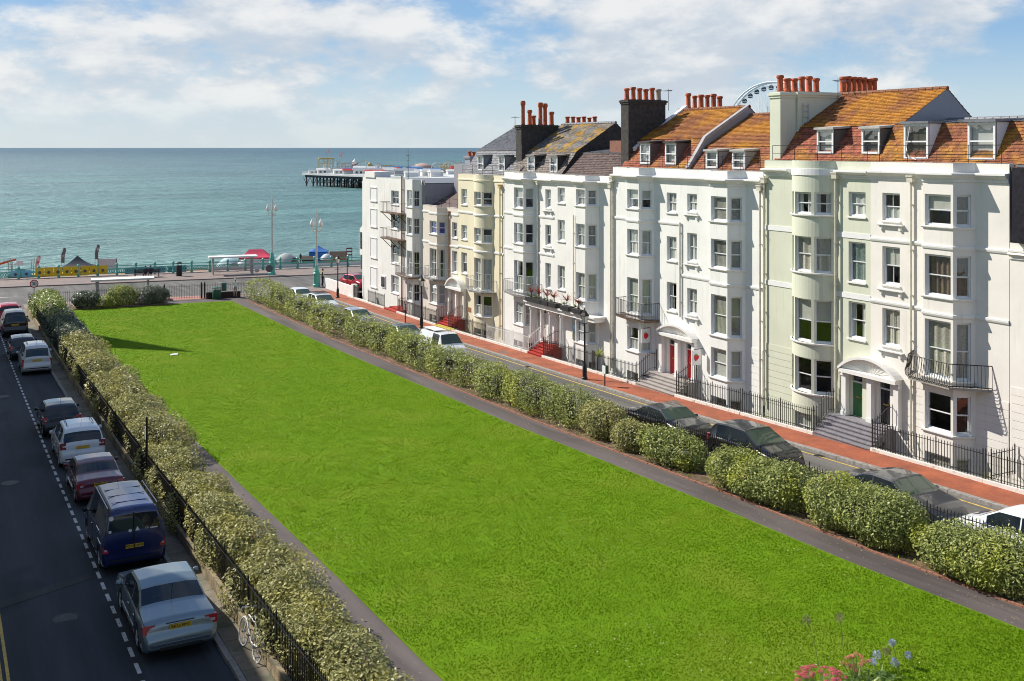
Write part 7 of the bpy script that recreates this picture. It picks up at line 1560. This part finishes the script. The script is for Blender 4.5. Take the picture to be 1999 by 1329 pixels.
def coaster(label, x, y, L_, h, m, ph, yaw=R(-12)):
    o = thing('roller_coaster', label, 'ride', (x, y, -2.3), None, yaw); P = []; n = 60
    for i in range(n + 1):
        t = 2 * math.pi * i / n; P.append(Vector((L_ / 2 * math.cos(t), L_ * .22 * math.sin(t), 1.5 + h * (.55 + .3 * math.sin(2 * t + ph) + .15 * math.sin(5 * t + ph)))))
    for s in (-.5, .5): MB().path([p + Vector((0, s, 0)) for p in P], .13, 4).build('track', m, o)
    q = MB()
    for i in range(0, n, 2): q.tube((P[i].x, P[i].y, 0), P[i], .11, n=4); q.tube((P[i].x, P[i].y, 0), P[(i + 2) % n], .06, n=4)
    q.build('supports', PW, o, kind='stuff')
coaster('pale roller coaster loops at the seaward end of the pier', 212, 602, 26, 6.5, PY, 0.); coaster('grey roller coaster on the middle of the pier', 236, 584, 24, 5, PG, 2.0); coaster('yellow roller coaster behind the pier dome', 276, 582, 22, 5.5, PY, 4.0)
for i, (xx, yy, ww, ee) in enumerate(((199, 604, 7, 3.2), (206, 594, 8, 3.0), (208, 582, 7, 3.6), (216, 590, 6, 4.4), (220, 575, 9, 3.4), (226, 566, 8, 4.0))): pavil('%s pale hall along the near edge of the pier' % ('first', 'second', 'third', 'fourth', 'fifth', 'sixth')[i], xx, yy, ww, 4, ee - 1, ee, PW, (PW, PG, PB, PW, PG, PR)[i])
prng = random.Random(5)
for i in range(26):
    s_, c_ = prng.uniform(6, 120), prng.uniform(4, 52); p_ = Vector((189, 613.4, 0)) + Vector((.2244, -.9745, 0)) * s_ + Vector((.9745, .2244, 0)) * c_; w_, e_ = prng.uniform(3, 8), prng.uniform(1.6, 3.0)
    o = thing('amusement_booth', 'small pale amusement booth among the many crowded on the pier', 'booth', (p_.x, p_.y, -2.3), 'amusement booths on the pier', R(-12 + prng.uniform(-8, 8))); MB().box(-w_ / 2, w_ / 2, -1.8, 1.8, 0, e_).build('wall', prng.choice([PW, PW, PW, PW, PG]), o)
    MB().prism([(-w_ / 2 - .3, -2.1, e_), (-w_ / 2 - .3, 2.1, e_), (-w_ / 2 - .3, 0, e_ + prng.uniform(.5, 1.6))], (w_ + .6, 0, 0)).build('roof', prng.choice([PW, PG, PW, PW, PG, PW, PR, PB]), o)
def helter(label, x, y, h, m1, m2):
    o = thing('helter_skelter', label, 'ride', (x, y, -2.3), None, 0.); MB().lathe([(2.2, 0), (1.3, h * .75), (1.6, h * .78), (1.5, h * .8), (.05, h)], (0, 0, 0), 12).build('tower', m1, o); q = MB(); P = [((2.5 - 1.0 * i / 40) * math.cos(i * .35), (2.5 - 1.0 * i / 40) * math.sin(i * .35), h * .75 * i / 40) for i in range(41)]; q.path(P, .25, 5); q.build('slide', m2, o)
helter('pale striped helter skelter on the pier', 219, 606, 8.5, PW, PR); helter('pointed pale tower on the pier', 226.5, 601, 6.5, PY, PB)
o = thing('loop_ride', 'white ring ride on the pier', 'ride', (263, 586.5, -2.3), None, R(-25)); q = MB(); n = 28
for i in range(n): a, b = 2 * math.pi * i / n, 2 * math.pi * (i + 1) / n; q.tube((2.6 * math.cos(a), 0, 3.2 + 2.6 * math.sin(a)), (2.6 * math.cos(b), 0, 3.2 + 2.6 * math.sin(b)), .3, n=6)
q.build('ring', PW, o); MB().box(-1.5, 1.5, -1, 1, 0, .8).build('base', PG, o)
for i, (xx, yy, hh) in enumerate(((205, 615.5, 14.5), (212, 613, 12))):
    o = thing('flagpole', '%s pink flag on a pole at the pier head' % ('taller', 'shorter')[i], 'flag', (xx, yy, -2.3), None, 0.); MB().tube((0, 0, 0), (0, 0, hh), .12, .06).build('pole', PG, o); MB().grid([[(0.1, 0, hh), (.9, .1, hh - .2), (1.8, -.1, hh - .1)], [(0.1, 0, hh - 2.6), (.9, .12, hh - 2.7), (1.6, -.1, hh - 2.5)]]).build('fabric', M('flag_rose', (.62, .42, .42), .7), o)
# big wheel beyond the roofs
def wheel():
    c = Vector((322.6, 360.4, 18.3)); v = Vector((322.6, 360.4, 0)).normalized(); ax = Matrix.Rotation(R(-28), 3, 'Z') @ v; tx = ax.cross(Z).normalized(); Rw = 23.0
    o = thing('ferris_wheel', 'white observation wheel with dark gondolas behind the rooftops', 'ferris wheel', (322.6, 360.4, -9.3)); WM = M('wheel_white', (.74, .76, .78), .5); pt = lambda a, r, off: c + tx * (r * math.cos(a)) + Z * (r * math.sin(a)) + ax * off; n = 72
    for off in (-1.5, 1.5):
        q = MB()
        for i in range(n):
            a, b = 2 * math.pi * i / n, 2 * math.pi * (i + 1) / n
            q.tube(pt(a, Rw, off), pt(b, Rw, off), .42, n=6); q.tube(pt(a, Rw - 1.7, off * .8), pt(b, Rw - 1.7, off * .8), .12, n=4)
            if i % 2 == 0: q.tube(pt(a, Rw, off), pt(a, Rw - 1.7, off * .8), .09, n=4)
        q.build('rim', WM, o)
        s_ = MB()
        for i in range(36): s_.tube(pt(i * math.pi / 18, 1, off * 1.5), pt(i * math.pi / 18, Rw, off), .035, n=3, caps=False)
        s_.build('spokes', WM, o)
        for sg in (-1, 1):
            foot = c + tx * sg * 11 + ax * off * 3.5; foot.z = -9.3; lg = MB(); hub = c + ax * off * 2.2
            e = tx * .8; lg.tube(foot - e, hub - e * .6, .16, n=5); lg.tube(foot + e, hub + e * .6, .16, n=5)
            for k in range(14): t0, t1 = k / 14, (k + 1) / 14; A = foot.lerp(hub, t0); B = foot.lerp(hub, t1); lg.tube(A - e, B + e, .09, n=4); lg.tube(A + e, B - e, .09, n=4); lg.tube(A - e, A + e, .09, n=4)
            lg.build('leg', WM, o)
        tw = MB()                                       # upright lattice masts seen between the spokes
        for dx in (-4, 3):
            b0 = c + tx * dx + ax * off * 2.6; 
            for e in (-.9, .9): tw.tube((b0.x + tx.x * e, b0.y + tx.y * e, -9.3), (b0.x + tx.x * e, b0.y + tx.y * e, c.z + 16.5), .13, n=4)
            for k in range(18):
                z0, z1 = -9.3 + k * 2.34, -9.3 + (k + 1) * 2.34; A = Vector((b0.x, b0.y, z0)); B = Vector((b0.x, b0.y, z1)); e = tx * .9; tw.tube(A - e, B + e, .07, n=4); tw.tube(A + e, B - e, .07, n=4); tw.tube(A - e, A + e, .08, n=4)
        tw.build('mast', WM, o)
    gm = MB().lathe([(.25, -1.1), (.95, -.9), (1.15, -.2), (1.1, .4), (.7, .95), (.2, 1.1)], (0, 0, 0), 12).mesh('gondola', M('gondola_dark', (.035, .045, .06), .15, spec=.7), 50); fl_ = MB().lathe([(1.18, -.55), (1.2, -.25), (1.18, -.22)], (0, 0, 0), 12).mesh('gondola_band', WM)
    for i in range(36):
        a = i * math.pi / 18 + .05; q = link('gondola', gm, o, loc=pt(a, Rw - 2.3, 0)); b_ = link('gondola_band', fl_, q)
wheel()
